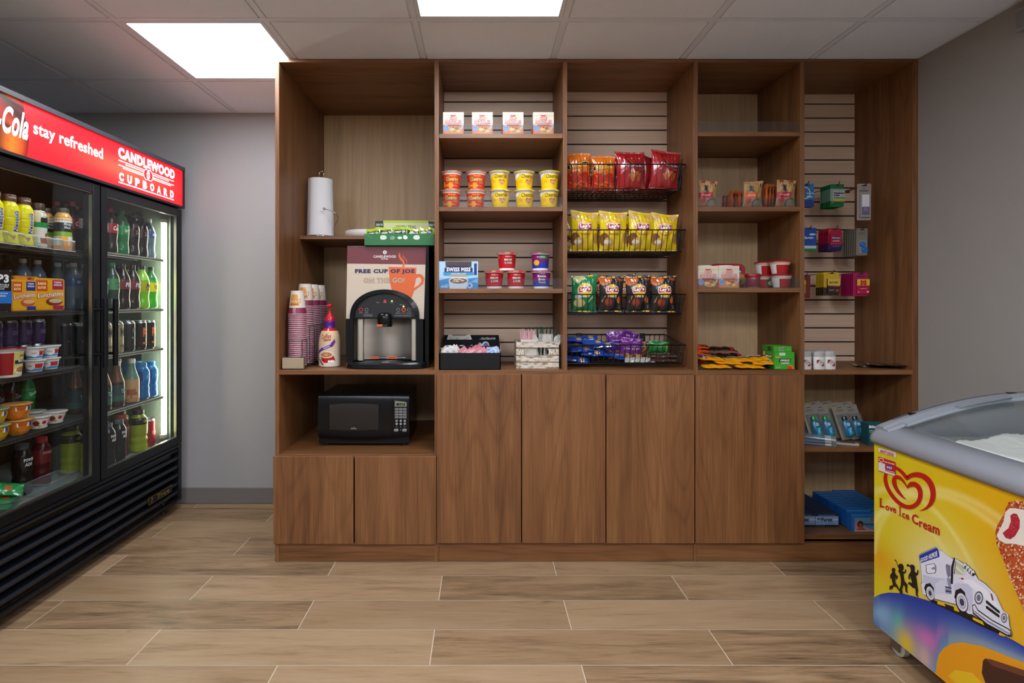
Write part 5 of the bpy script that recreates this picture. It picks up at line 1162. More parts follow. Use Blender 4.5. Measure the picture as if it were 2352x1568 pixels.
for (x, c) in ((830, '#b3242a'), (843, '#8f9294'), (915.5, '#8f9294'), (928, '#d4581e'), (940, '#8f9294')): circ(x, 711, 3.2, 4.6 if c[1] != '8' else 4.0, c)
def CT(s, cx, cy, w_, h_, c='#a9aaac'): cp.text(s, lambda a, b_, o: cpm(cx + a, cy - b_, o), 0, 0, w_, h_, c, 'satin', bold=.02, off=1)
CT('STOP', 830, 718, 7, 1.6); CT('BOLD', 843, 718, 7, 1.6); CT('REGULAR', 915.5, 718.5, 11, 1.6); CT('DECAF', 928, 718.5, 8, 1.6, '#d4581e'); CT('HOT WATER', 940, 719, 10, 1.8); CT('BREW', 869, 694.5, 7, 1.5); CT('POWER', 885, 694.5, 8, 1.5); CT('READY', 901, 694.5, 8, 1.5); CT('INSTALL', 924, 699.5, 10, 1.4)
CT('For stronger flavor', 846.5, 721.5, 20, 1.4); CT('press BOLD, then', 846.5, 723.5, 20, 1.4); CT('selection button', 846.5, 725.5, 20, 1.4); CT('Press and hold button to dispense hot drink', 926, 723.5, 38, 1.4); CT('press and release once for portion mode', 926, 725.5, 38, 1.4)
for (x, y, c, r_) in ((885, 691, '#ff0008', 2.2), (901, 691, '#9be03a', 1.5), (927.7, 703.5, '#ffa830', 1.6)):
    cp.add([cpm(x + r_ * cos(a), y + r_ * sin(a), 1.5) for a in [2 * pi * i / 12 for i in range(12)]], [tuple(range(12))[::-1]], 'led', c)
link('control_panel', cp, t)
# steel cavity
cv = MB(); a, b_ = W(813, 731, MY), W(957, 838, MY); n = 24; za, zb_ = a.z, mz0 + .035
def cav(u, v):
    x = a.x + (b_.x - a.x) * u; e = sin(pi * u) ** .35 if 0 < u < 1 else 0
    return (x, MY + .0 + .075 * e, zb_ + (za - zb_) * v)
cv.grid(cav, 40, 2, 'metal', lambda u, v: lerp('#8f8b84', '#d2cdc2', .5 + .5 * sin(u * 14)), smooth=True)  # vertical highlights painted into the steel as pale bands
cv.box(a.x, b_.x, MY - .012, MY + .08, za - .001, za + .006, 'black', '#141518')
link('steel_splash_panel', cv, t)
for (x0, x1) in ((820, 834), (944, 957)):          # bright flanking pillars
    p0, p1 = W(x0, 731, MY), W(x1, 838, MY); link('steel_pillar', MB().rbox(p0.x, p1.x, MY + .004, MY + .03, zb_, za, .006, 'metal', '#e0dccf', axis='z', n=3), t)
st = MB(); sm_ = lambda px, py, o: (lambda v: (v.x, MY + .012 - .0004 * o, v.z))(W(px, py, MY))
for (x0, x1, c) in ((848, 869, '#d4602a'), (869, 886, '#1a1a1a'), (886.5, 912, '#d4602a'), (912, 932, '#1a1a1a')): st.add([sm_(x0, 824, 1), sm_(x1, 824, 1), sm_(x1, 819, 1), sm_(x0, 819, 1)], [(0, 1, 2, 3)], 'satin', c)
for (s_, cx, w_, c) in (('CAUTION', 860, 14, '#7c2c10'), ('HOT LIQUID', 877.5, 15, '#ddd'), ('CAUTION', 900, 20, '#7c2c10'), ('LIQUID CHAUD', 922, 18, '#ddd')): st.text(s_, lambda a_, b2, o: sm_(cx + a_, 821.5 - b2, o), 0, 0, w_, 2.2, c, 'satin', off=2)
link('warning_sticker', st, t)
nz = MB(); c0, c1 = W(869, 717, MY), W(903, 749.5, MY); cxn = (c0.x + c1.x) / 2; w2 = (c1.x - c0.x) / 2
def nring(z, s, f): return [(cxn + w2 * s * cos(a_), MY - .022 - .030 * f * max(0, -sin(a_)) + .03 * max(0, sin(a_)), z) for a_ in [2 * pi * i / 24 for i in range(24)]]
nz.loft([nring(c1.z, .92, .9), nring(c1.z + .006, 1, 1), nring(c0.z - .022, 1, 1), nring(c0.z - .008, .86, .85), nring(c0.z - .001, .55, .5), nring(c0.z, .1, .1)], 'black', '#0c0d0f', smooth=True)
link('spout', nz, t)
ws = MB(); wm = lambda px, py, o: (lambda v: (v.x, MY - .0535 - .0004 * o, v.z))(W(px, py, MY)); 
for (x0, x1, c) in ((870.5, 883, '#d4602a'), (883, 894, '#1a1a1a')): ws.add([wm(x0, 748.5, 1), wm(x1, 748.5, 1), wm(x1, 743.5, 1), wm(x0, 743.5, 1)], [(0, 1, 2, 3)], 'satin', c)
link('warning_sticker', ws, t)
dt = MB(); x0, x1 = W(797, 840, MY).x, W(985, 840, MY).x - .01
def dring(z, s, fw): return [(x0 + (x1 - x0) * (.5 + .5 * s * cos(a_)), (MY - .005 - fw * max(0, -sin(a_)) ** .7) if sin(a_) < 0 else MY + .06 * s, z) for a_ in [2 * pi * i / 40 for i in range(40)]]
dt.loft([dring(mz0, .97, .058), dring(mz0 + .004, 1, .066), dring(mz0 + .022, 1, .064), dring(mz0 + .030, .985, .058), dring(mz0 + .030, .9, .045), dring(mz0 + .027, .88, .040)], 'black', '#101114', smooth=False)
link('drip_tray', dt, t)
dg = MB(); dg.lathe([(.018, 0), (.017, .001), (.0001, .001)], 'metal', '#9c968a', (cxn, MY - .012, mz0 + .0272), 20); link('drain_badge', dg, t)
# knob and cord marks on the right side are hidden; thin bright lip on top
link('top_edge', MB().box(mx0 + .004, mx1 + .006, MY - .002, MY + .004, mz1 - .002, mz1 + .0005, 'metal', '#6b6a68'), t)
# ---- tea box
bx0, bx1, by0, by1, bz = -.566, -.228, 2.662, 2.868, mz1 + .001
t = thing('tea_box', 'green and lime display box of tea bags on top of the drink dispenser', 'box', ((bx0 + bx1) / 2, (by0 + by1) / 2, bz))
g = MB(); GN = '#1f6a33'; hh = .058; e = .002
g.box(bx0, bx1, by0, by0 + e, bz, bz + hh, 'satin', GN); g.box(bx0, bx1, by1 - e, by1, bz, bz + hh, 'satin', GN); g.box(bx0, bx0 + e, by0 + e, by1 - e, bz, bz + hh, 'satin', GN); g.box(bx1 - e, bx1, by0 + e, by1 - e, bz, bz + hh, 'satin', GN); g.box(bx0, bx1, by0, by1, bz, bz + e, 'satin', GN)
fm_ = fmap(bx0, by0, bz, bx1 - bx0, hh)
g.art([('e', .275, .68, .045, .19, '#cfd8cc'), ('e', .745, .68, .045, .19, '#cfd8cc'), ('e', .255, .68, .03, .19, '#cfd8cc'), ('e', .765, .68, .03, .19, '#cfd8cc'), ('t', 'To display', .40, .76, .06, .08, '#dfe9dd'), ('t', 'fold lid back', .405, .66, .07, .08, '#dfe9dd'), ('t', 'and tuck in', .40, .56, .06, .08, '#dfe9dd'), ('p', [(.475, .6), (.51, .52), (.54, .6), (.54, .7), (.51, .78), (.475, .7)], '#d5ded2'), ('p', [(.555, .6), (.59, .5), (.62, .6), (.62, .72), (.6, .85), (.56, .85)], '#d5ded2'),
   ('p', [(0, .99), (.10, .62), (.105, .62), (.015, 1)], '#5b9a68'), ('p', [(.9, .62), (.905, .62), (.99, 1), (.975, 1)], '#5b9a68')], fm_, 'satin')
link('box_body', g, t)
hd = MB(); hx0, hx1, hz = -.553, -.234, 1.650
hd.box(hx0, hx1, by1 - .004, by1 - .002, bz + hh - .02, hz, 'satin', '#8fae1c')
fm_ = fmap(hx0, by1 - .004, bz + hh, hx1 - hx0, hz - bz - hh)
hd.art([('r', 0, .86, 1, 1, '#a8bf2a'), ('p', [(.0, .55), (.14, .86), (.87, .86), (1, .4), (.85, .3), (.5, .25), (.12, .35)], '#d0cba0'), ('t', 'GREEN TEAS', .50, .62, .33, .20, '#3c4426', dict(bold=.02)), ('p', [(0, .98), (.13, .99), (.14, .60), (0, .66)], '#1c2517'), ('t', 'GREEN TEA', .07, .76, .11, .12, '#d8dcc0'), ('p', [(.87, .98), (1, .93), (1, .52), (.88, .66)], '#1c2517'), ('t', 'GREEN TEA', .935, .74, .11, .12, '#d8dcc0')], fm_, 'satin')
link('display_header', hd, t)
def teabag(k):
    def f():
        t_ = new('tea_packet', 'x', 'tea bag'); b2 = MB(); base = ['#9cc021', '#16382a', '#aacb2e', '#1b2a20'][k]
        def sf(u, v, s): return Vector(((u - .5) * .068, s * .0035 * sin(pi * u) ** .5 * sin(pi * v) ** .5 + .0015 * sin(9 * u + 5 * v + k), v * .062))
        cf = lambda u, v: base if (v > .16 and v < .88) else '#a5c62a'
        cf = paint([('r', .08, .45, .92, .82, '#18362a'), ('r', .1, .08, .9, .22, ['#c23020', '#18362a', '#18362a', '#c23020'][k])], '#96b81f') if k in (0, 2) else paint([('r', 0, .0, 1, .12, '#a5c62a'), ('r', 0, .88, 1, 1, '#a5c62a')], '#142e24')
        b2.grid(lambda u, v: sf(u, v, -1), 14, 14, 'foil', cf); b2.grid(lambda u, v: sf(u, v, 1), 6, 6, 'foil', None, '#8aa81f', flip=True)
        m_ = lambda x, y, o: sf(x / .068 + .5, y / .062, -1) + Vector((0, -.0006 * (o + 1), 0))
        b2.text('GREEN TEA', m_, 0, .038, .052, .009, '#e9ecd8', 'satin', bold=.04); b2.text('BIGELOW', m_, 0, .049, .036, .005, '#c9a24a', 'satin', bold=.03)
        link('sachet', b2, t_); return t_
    return f
rt_ = random.Random(4); nm = ['in the front left corner', 'in front, second from the left', 'in front, third from the left', 'in front, fourth from the left', 'at the front right corner']
for i in range(5):
    inst(f'tea{i % 4}', teabag(i % 4), (-.522 + i * .064, by0 + .018 + .006 * (i % 2), bz + .024 + .004 * (i % 3)), rt_.uniform(-.1, .1), f'green tea packet in the tea box, {nm[i]}', tilt=(-.10, rt_.uniform(-.15, .15)))
for i in range(4):
    inst(f'tea{(i + 1) % 4}', teabag((i + 1) % 4), (-.50 + i * .072, by0 + .065, bz + .034), rt_.uniform(-.15, .15), f'green tea packet in the middle row of the tea box, {ORD[i]} from the left', tilt=(-.25, rt_.uniform(-.4, .4)))
for i in range(4):
    inst(f'tea{(i + 2) % 4}', teabag((i + 2) % 4), (-.49 + i * .075, by0 + .115, bz + .038), rt_.uniform(-.15, .15), f'green tea packet in the back row of the tea box, {ORD[i]} from the left', tilt=(-.3, rt_.uniform(-.5, .5)))
# ---- creamer bottle
cx_, cy_ = -.757, 2.745
t = new('creamer_bottle', 'coffee creamer pump bottle with red pump and purple collar', 'bottle')
pr = [(0, .048), (.004, .0535), (.07, .0545), (.12, .054), (.15, .050), (.175, .041), (.188, .030), (.192, .026)]
rf = lambda z: ip(pr, z)
_cv = lambda P: [(x / .171, z / .192) for x, z in P]
body_c = paint([('r', -1, 0, 1, .05, '#d8d2cb'), ('r', -1, .93, 1, 1, '#b3211f'), ('p', _cv([(-.060, .080), (-.03, .098), (.01, .116), (.034, .140), (.036, .122), (.024, .103), (-.01, .090), (-.04, .078), (-.06, .062)]), '#5a2a86'),
   ('p', _cv([(-.042, .060), (-.034, .030), (-.018, .022), (.006, .024), (.020, .036), (.036, .030), (.034, .040), (.024, .060)]), '#b01c18'), ('e', -.010 / .171, .062 / .192, .034 / .171, .017 / .192, '#e4ddd6'), ('e', -.010 / .171, .062 / .192, .029 / .171, .0125 / .192, '#b3753f'), ('e', -.012 / .171, .063 / .192, .013 / .171, .005 / .192, '#cf9c66'), ('p', _cv([(-.056, .038), (-.050, .042), (-.022, .014), (-.030, .008)]), '#8a4a22')], lambda u, v: lerp('#dcd0c4', '#d3b48e', v * 1.4) if abs(u) < .42 else '#c8c0b4')
b = MB().lathe([(ip(pr, z / 500), z / 500) for z in range(0, 97)], 'gloss', '#ddc', seg=140, colfn=lambda an, z: body_c(((an + pi / 2 + pi) % (2 * pi) - pi) / pi, z / .192))
cm = cylmap(rf)
b.art([('t', 'SWEETENED', -.008, .107, .045, .006, '#e9def2', dict(rot=.42)), ('t', 'ORIGINAL', -.008, .098, .036, .006, '#e9def2', dict(rot=.42)),
   ('t', 'Coffee', -.012, .152, .050, .022, '#a02018', dict(bold=.02, shear=.25, rot=.12)), ('t', 'mate', -.006, .135, .036, .013, '#a02018', dict(bold=.03, shear=.25, rot=.12)), ('e', .004, .030, .005, .006, '#f2eeea'), ('e', .014, .030, .005, .006, '#f2eeea'), ('e', .024, .030, .005, .006, '#f2eeea')], cm, 'satin')
link('bottle_body', b, t)
link('collar', MB().lathe([(.027, .188), (.0265, .196), (.0245, .203), (.025, .212), (.0265, .224), (.0255, .226)], 'gloss', '#4c1f80', seg=32), t)
pm = MB().lathe([(.0255, .226), (.0255, .236), (.022, .244), (.016, .252), (.010, .262), (.006, .270), (.006, .296), (.011, .300), (.013, .306), (.010, .311), (.0001, .312)], 'gloss', '#c0182a', seg=24)
pm.box(-.016, .002, -.012, .004, .300, .307, 'gloss', '#c0182a'); link('pump', pm, t); put(t, (cx_, cy_, ZCNT + .0005), .12)
# ---- cup rack with nested cups
t = thing('cup_rack', 'dark wire cup rack with a speckled plate in front, at the left panel', 'rack', (-.9, 2.86, ZCNT))
ys = [2.682, 2.80, 2.918, 3.036]; xc = -.8975; zr = ZCNT + .013
wb = MB(); WC = '#6e6a66'
for x in (xc - .042, xc, xc + .042): wb.tube([(x, ys[0] - .05, ZCNT + .006), (x, ys[-1] + .05, ZCNT + .006)], .0018, 'metal', WC)
for y in ys:
    for d in (-.045, .045): wb.tube([(xc - .045, y + d, ZCNT + .009), (xc + .045, y + d, ZCNT + .009)], .0016, 'metal', WC)
link('base_wires', wb, t)
for y in ys:
    for (dx, dy) in ((-.047, 0), (.047, 0), (.034, -.034), (-.034, -.034), (.034, .034)):
        h_ = .14 if y == ys[0] else .205
        link('upright_wire', MB().tube([(xc + dx, y + dy, ZCNT + .008), (xc + dx, y + dy, ZCNT + h_)], .0016, 'metal', WC), t)
    link('hoop', MB().tube([(xc + .048 * cos(a), y + .048 * sin(a), ZCNT + (.14 if y == ys[0] else .205)) for a in [pi + pi * i / 16 for i in range(17)]], .0016, 'metal', WC), t)
for (x, y) in ((xc + .05, ys[0] - .045), (xc - .045, ys[0] - .045), (xc + .05, ys[-1] + .04), (xc - .045, ys[-1] + .04)): link('ball_foot', MB().lathe([(.0001, 0), (.0035, .001), (.005, .0048), (.0035, .0086), (.0001, .0096)], 'chrome', '#bbb', (x, y, ZCNT + .0004), 12), t)
pl = MB(); a, b_ = W(648, 822, 2.605), W(697, 845, 2.605)
pl.box(a.x, b_.x + .004, 2.612, 2.618, ZCNT + .002, a.z + .004, 'metal', '#8a8680'); pl.box(a.x, b_.x + .004, 2.618, 2.632, ZCNT + .002, ZCNT + .006, 'metal', '#8a8680')
link('front_bracket', pl, t)
link('speckled_plate', MB().rbox(a.x + .001, b_.x, 2.602, 2.612, ZCNT + .006, a.z, .003, 'rough', '#a8977c', ch=.001), t)
def papercup(full):
    def f():
        t_ = new('paper_cup', 'x', 'cup'); H = .115; r0, r1 = .0425, .0305
        c = paint([('p', [(-.20, .36), (-.17, .74), (-.13, .84), (.13, .84), (.20, .36)], '#d7913c'), ('p', [(.17, .66), (.27, .66), (.27, .48), (.2, .46), (.2, .50), (.24, .52), (.24, .62), (.17, .62)], '#d7913c'), ('r', -1, .025, 1, .29, '#8a2c4e'), ('r', -1, 0, 1, .028, '#e8e4df')], '#ddd3c4')
        pr_ = [(r0 + .0003, 0), (r0 + .0015, .0008), (r0 + .0015, .003), (r0 - .0005, .0036)] + [(r0 + (r1 - r0) * z, H * z) for z in ([i / 50 for i in range(2, 51)] if full else [.12, .3, 1])]
        b2 = MB().lathe(pr_, 'satin', '#ddd', seg=120 if full else 20, colfn=lambda an, z: c(((an + pi / 2 + pi) % (2 * pi) - pi) / pi, z / H), caps=False)
        if full:
            m_ = cylmap(lambda z: r0 + (r1 - r0) * z / H); b2.text('JUMP START', m_, -.002, .050, .046, .008, '#3a3350', 'satin', bold=.03, rot=pi); b2.text('THE DAY', m_, -.002, .063, .032, .008, '#ece4da', 'satin', bold=.02, rot=pi)
            for dx in (-.006, .002): b2.poly([m_(dx + x, z, 1) for x, z in ((0, .034), (.003, .026), (.001, .018), (.004, .006), (.006, .006), (.004, .018), (.006, .026), (.003, .034))], 'satin', '#dccfae')
            b2.lathe([(r1 - .001, H - .004), (.0001, H - .004)], 'satin', '#d8cfc0', seg=24)
            b2.lathe([(r1, H), (r1 - .0015, H), (r1 - .0018, H - .004)], 'satin', '#e4ddd0', seg=24, caps=False)
        link('cup_wall', b2, t_); return t_
    return f
sn = ['front', 'second', 'third', 'rearmost']
for s, y in enumerate(ys):
    n = 27 if s == 0 else 31
    for i in range(n + 1):
        full = i == n; z = zr + i * .0092
        lab = f'upside-down paper coffee cup on top of the {sn[s]} stack in the cup rack' if full else f'maroon rimmed paper cup nested in the {sn[s]} stack of the cup rack'
        o = inst('cupF' if full else 'cupN', papercup(full), (xc, y, z), [-.1, .0, .05, -.05][s] if full else R.randrange(20) * pi / 10, lab, group='nested paper cups' if not full else 'top paper cups')
# ---- microwave
my = 2.715; x0, x1 = -.808, -.3565; z0, z1 = ZN + .012, .7675
t = thing('microwave', 'black countertop microwave with grey keypad in the niche', 'microwave', ((x0 + x1) / 2, my + .18, ZN))
link('cabinet_shell', MB().rbox(x0 + .003, x1 - .003, my + .02, my + .35, z0, z1 - .002, .006, 'black', '#0b0c0e', axis='y'), t)
xs1 = x0 + (x1 - x0) * .815
def face(u, v, xa, xb):
    x = xa + (xb - xa) * u; U = (x - x0) / (x1 - x0); z = z0 + (z1 - z0) * v
    line = .14 - .055 * sin(pi * min(1, max(0, U * 1.0))) + .02 * U
    bulge = .020 * sin(pi * min(1, max(0, (v - line) / (1 - line)))) ** .35 if v > line else .004 * (v / line)
    return Vector((x, my + .022 - bulge - (.003 if v > line else 0), z))
d = MB(); d.grid(lambda u, v: face(u, v, x0, xs1 - .0006), 30, 36, 'black', None, '#0c0d10')
dm = lambda a, b_, o: face((a - x0) / (xs1 - x0), (b_ - z0) / (z1 - z0), x0, xs1) + Vector((0, -.0005 * (o + 1), 0))
do = link('door', d, t)
wn = MB(); wx0, wx1, wz0, wz1 = x0 + .058, x0 + .300, z0 + .076, z0 + .198
wn.grid(lambda u, v: dm(wx0 + u * (wx1 - wx0), wz0 + v * (wz1 - wz0) + .006 * sin(pi * u) * (1 if v > .5 else -1) * abs(2 * v - 1), 1), 16, 10, 'satin', None, '#1f1a17'); link('door_window', wn, do)
lg = MB(); lg.text('RIVAL', dm, (wx0 + wx1) / 2, wz0 + .004, .028, .006, '#c4b4b8', 'satin', bold=.04, off=4); lg.art([('p', [((wx0 + wx1) / 2, wz0 + .013), ((wx0 + wx1) / 2 + .003, wz0 + .009), ((wx0 + wx1) / 2 - .003, wz0 + .009)], '#5a8ac0')], dm, base=4); link('brand_mark', lg, do)
kp = MB(); kp.grid(lambda u, v: face(u, v, xs1 + .0006, x1), 10, 36, 'black', None, '#0d0e11'); ko = link('control_panel', kp, t)
km = lambda a, b_, o: Vector((xs1 + a, my - .0015 - .0006 * o, z0 + b_))
ds = MB(); ds.poly([km(a, b_, 0) for a, b_ in ((.013, .188), (.072, .188), (.072, .209), (.060, .213), (.013, .218))], 'satin', '#8a8c8e'); ds.poly([km(a, b_, 1) for a, b_ in ((.022, .194), (.063, .194), (.063, .205), (.022, .205))], 'gloss', '#060806'); ds.text('0:00', km, .046, .1995, .026, .008, '#4c6a10', 'led2', off=2); link('display', ds, ko)
for r_ in range(4):
    for c_ in range(3):
        xa = .0135 + c_ * .0200; za = .1715 - r_ * .0135; kb = MB(); kb.rbox(xs1 + xa, xs1 + xa + .018, my - .004, my + .002, z0 + za, z0 + za + .010, .002, 'satin', '#8c8e90', n=2); kb.text(['TIME', 'POWER', 'CLOCK', 'PIZZA', 'POTATO', 'POPCORN', 'FROZEN', 'REHEAT', 'DRINK', 'DEFROST', 'COOK', 'WEIGHT'][r_ * 3 + c_], km, xa + .009, za + .005, .013, .003, '#3a3b3c', 'satin', off=5); link('button', kb, ko)
for k in range(10):
    r_, c_ = divmod(k, 3); c_ = 1 if k == 9 else c_; col = '#b4b6b8' if k < 6 else '#1c1d20'
    kb = MB(); cx2, cz2 = .0225 + c_ * .0200, .1185 - r_ * .0150
    kb.loft([[(xs1 + cx2 + .0055 * cos(a), yy, z0 + cz2 + .0055 * sin(a)) for a in [2 * pi * i / 14 for i in range(14)]] for yy in (my + .002, my - .004)], 'satin', col, flip=False); kb.text(str((k + 1) % 10), km, cx2, cz2, .0035, .005, '#222' if k < 6 else '#9a9c9e', 'satin', off=5); link('button', kb, ko)
for (xa, s_) in ((.0105, 'STOP'), (.0515, 'START')):
    kb = MB(); kb.rbox(xs1 + xa, xs1 + xa + .020, my - .004, my + .002, z0 + .0665, z0 + .0785, .002, 'satin', '#9c9ea0', n=2); kb.text(s_, km, xa + .010, .0725, .014, .004, '#333', 'satin', off=5); link('button', kb, ko)
for (x, y) in ((x0 + .03, my + .05), (x1 - .03, my + .05), (x0 + .03, my + .30), (x1 - .03, my + .30)): link('foot', MB().lathe([(.012, 0), (.010, .013)], 'satin', '#111', (x, y, ZN + .0005), 12), t)
# ---------------------------------------------------------------- cereal and noodle shelves (second bay)
def noodle(kind):
    def f():
        rd = ['#d9643c', '#8e2430'][kind]
        art = [('r', 0, .40, 1, .985, '#d2c8ba'), ('r', 0, .80, 1, .88, '#cdbd92'), ('r', 0, 0, 1, .40, '#d9694a' if kind == 0 else '#b03a34'), ('p', [(.06, 0), (.94, 0), (.96, .28), (.8, .36), (.5, .30), (.2, .36), (.04, .26)], '#d8875e' if kind == 0 else '#8a5a3a'),
               ('e', .60, .19, .30, .15, '#d6a35c'), ('e', .45, .22, .12, .07, '#e6c98a'), ('e', .66, .26, .10, .06, '#b3602e'), ('e', .55, .12, .10, .05, '#c9853e'), ('e', .74, .14, .08, .05, '#eacb7a'), ('e', .50, .30, .05, .03, '#a04a2a'), ('p', [(.80, .22), (.92, .40), (.97, .40), (.97, .30), (.86, .18)], '#b9bcbc'),
               ('r', .2, .395, .8, .425, '#b8402c' if kind == 0 else '#6e1c20'), ('e', .16, .26, .125, .12, '#e8eef4'), ('e', .16, .26, .11, .105, '#2f86c9'), ('t', 'NEW', .16, .30, .10, .03, '#dceaf6'), ('t', 'FLAVOR', .16, .25, .14, .03, '#dceaf6'), ('t', 'LOWER', .16, .205, .12, .025, '#dceaf6'),
               ('e', .49, .865, .13, .06, '#c3261f'), ('r', .34, .87, .64, .94, '#d2c8ba'), ('t', 'NISSIN', .49, .87, .16, .028, '#f6e6e0', dict(bold=.03)), ('t', 'Homestyle', .19, .70, .13, .03, '#c3261f', dict(rot=.35)),
               ('t', 'CUP', .50, .715, .37, .15, '#c3261f', dict(bold=.06)), ('t', 'CUP', .50, .715, .345, .125, '#efe0d4', dict(bold=-.012)), ('t', 'NOODLES', .50, .555, .78, .17, '#c3261f', dict(bold=.06)), ('t', 'NOODLES', .50, .555, .75, .14, '#efe0d4', dict(bold=-.012))]
        t, mb = carton('noodle_box', 'x', .098, .098, .104, ('#d2c8ba', '#d9d2c8', '#d5ccc0'), art, side=[('r', 0, 0, 1, .38, '#c9573a')], cat='noodle cup')
        link('cup_rim', MB().lathe([(.036, .104), (.036, .1075), (.032, .108), (.0001, .108)], 'satin', '#e6e1d8', seg=24), t, label='white cup rim showing through the box top')
        return t
    return f
YB2 = YF + .054
XC = lambda px, Y: (px - CX) * Y / F
nl = ['leftmost of the four on the top shelf', 'second from left of the four on the top shelf', 'third from left of the four on the top shelf', 'rightmost of the four on the top shelf']
for i, px in enumerate((1041.3, 1108, 1178, 1248)):
    inst('nood0', noodle(0), (XC(px, 2.60), YB2 + .003, ZS2[0] + .0004), R.uniform(-.02, .02), f'white and orange noodle cup box, {nl[i]}')
# cereal cups
def cereal(kind):
    def f():
        if kind == 0:
            c = paint([('e', -.06, .22, .10, .20, '#e09424'), ('r', -.5, .18, -.12, .30, '#d8862a'), ('e', -.36, .3, .06, .2, '#c9a25a')], '#c23a1c')
            tx = [('Honey Nut', .004, .74, .036, .10, '#e3b13a'), ('Cheerios', .0, .57, .063, .25, '#2a1410', dict(bold=.05)), ('Cheerios', .0, .57, .060, .225, '#ecd264', dict(bold=.03)), ('Sweetened Whole', .024, .40, .020, .03, '#e6b890'), ('Grain Oat Cereal', .024, .35, .020, .03, '#e6b890'), ('NET WT 1.8 OZ', .014, .20, .022, .035, '#eddcc8')]
            return cup('cereal_cup', 'x', .085, .0375, .0455, c, '#c9553a', tx, 'cereal cup', tab=pi * 1.2, rim=.0042, rimcol='#d9d4cd', foot='#d9d4cd', sleeve=(.03, .84), lidfn=lambda a, z: '#d98a4a' if sin(a * 9) > .2 else '#c4563a')
        c = paint([('p', [(-.6, 1), (-.22, 1), (-.40, .70), (-.6, .6)], '#e8e6e0')], '#e8bf10')
        t = cup('cereal_cup', 'x', .085, .0375, .0455, c, '#dcc418', [('Cheerios', .008, .73, .062, .23, '#1b1610', dict(bold=.015)), ('General', -.033, .82, .014, .05, '#2a4fa0', dict(rot=.7)), ('Toasted', -.027, .50, .014, .035, '#c23a1c'), ('Whole Grain', -.025, .44, .018, .035, '#c23a1c'), ('Oat Cereal', -.025, .38, .018, .035, '#c23a1c'), ('NET WT 1.3 OZ', -.024, .14, .024, .03, '#4a3a10')], 'cereal cup', tab=pi * 1.7, rim=.0042, rimcol='#d9d4cd', foot='#d9d4cd', sleeve=(.03, .84))
        hb = MB(); m = cylmap(lambda z: .0375 + .008 * z / .085 + .0005)
        def heart(cx, cy, s): return [(cx + s * 16 * sin(a) ** 3, cy + s * (13 * cos(a) - 5 * cos(2 * a) - 2 * cos(3 * a) - cos(4 * a))) for a in [2 * pi * i / 28 for i in range(28)]]
        hb.art([('p', heart(.013, .035, .00098), '#9c3a2c'), ('p', heart(.013, .035, .00086), '#cf8a86')], m, 'satin')
        for (x, z) in ((.006, .041), (.020, .041), (.013, .032)): ring(hb, lambda a, b_, o: m(a, b_, 3), x, z, .0017, .0034, '#c2493e', 'satin', n=12)
        link('heart_print', hb, t); return t
    return f
ZC2 = ZS2[1]
col_n = ['leftmost', 'second from left', 'third from left', 'fourth from left', 'rightmost']
def sub5(pxs, z, rowname):
    for i, px in enumerate(pxs):
        k = 0 if i < 2 else 1
        inst(f'cer{k}', cereal(k), (XC(px, 2.65), 2.652 + [.0, .003, -.002, .002, .0][i], z), [.05, -.05, -.12, .10, -.04][i] + (.06 if 'upper' in rowname else 0), f'{["red honey oat", "yellow oat"][k]} cereal cup, {col_n[i]} in the {rowname} row')
sub5((1036, 1092, 1149, 1205, 1261), ZC2 + .0004, 'lower'); sub5((1037.5, 1094, 1147, 1204, 1262), ZC2 + .0895, 'upper')
def froot():
    c = paint([('e', .42, .78, .07, .12, '#1b1214'), ('p', [(-.5, .95), (-.36, .95), (-.36, .72), (-.5, .72)], '#c9a23a'), ('e', .56, .35, .05, .2, '#34368c'), ('e', .2, .14, .1, .05, '#a3301c')], '#bf1626')
    tx = [('Kelloggs', .004, .80, .034, .10, '#f0c6c6', dict(shear=.3, bold=.03)), ('FROOT', .002, .62, .040, .14, '#1c1014', dict(bold=.12)), ('FROOT', .002, .62, .038, .12, '#f2efe6', dict(bold=.05)), ('LOOPS', .003, .44, .036, .15, '#1c1014', dict(bold=.12)), ('LOOPS', .003, .44, .034, .13, '#f2efe6', dict(bold=.05))]
    t = cup('cereal_cup', 'x', .083, .0375, .0445, c, '#b8323a', tx, 'cereal cup', tab=pi * 1.62, sleeve=(.13, .90), rimcol='#d8d5d0', lidfn=lambda a, z: '#d06a3a' if sin(a * 7) > .5 else '#b52a34')
    lp = MB(); m = cylmap(lambda z: .0375 + .007 * z / .083 + .0005)
    for (x, z, c_) in ((.004, .0515, '#2f9a3c'), (-.006, .0365, '#38407e'), (.005, .0365, '#cf8a1c')): ring(lp, lambda a, b_, o: m(a, b_, 5), x, z, .002, .0042, c_, 'satin', n=12)
    link('loop_print', lp, t); return t
inst('froot', froot, (XC(1164.5, 2.65), 2.65, ZS2[2] + .0875), .05, 'red fruit loop cereal cup on top of two others')
inst('froot', froot, (XC(1135, 2.65), 2.65, ZS2[2] + .0004), -.04, 'red fruit loop cereal cup, bottom left of the three'); inst('froot', froot, (XC(1185, 2.65), 2.65, ZS2[2] + .0004), -.02, 'red fruit loop cereal cup, bottom right of the three')
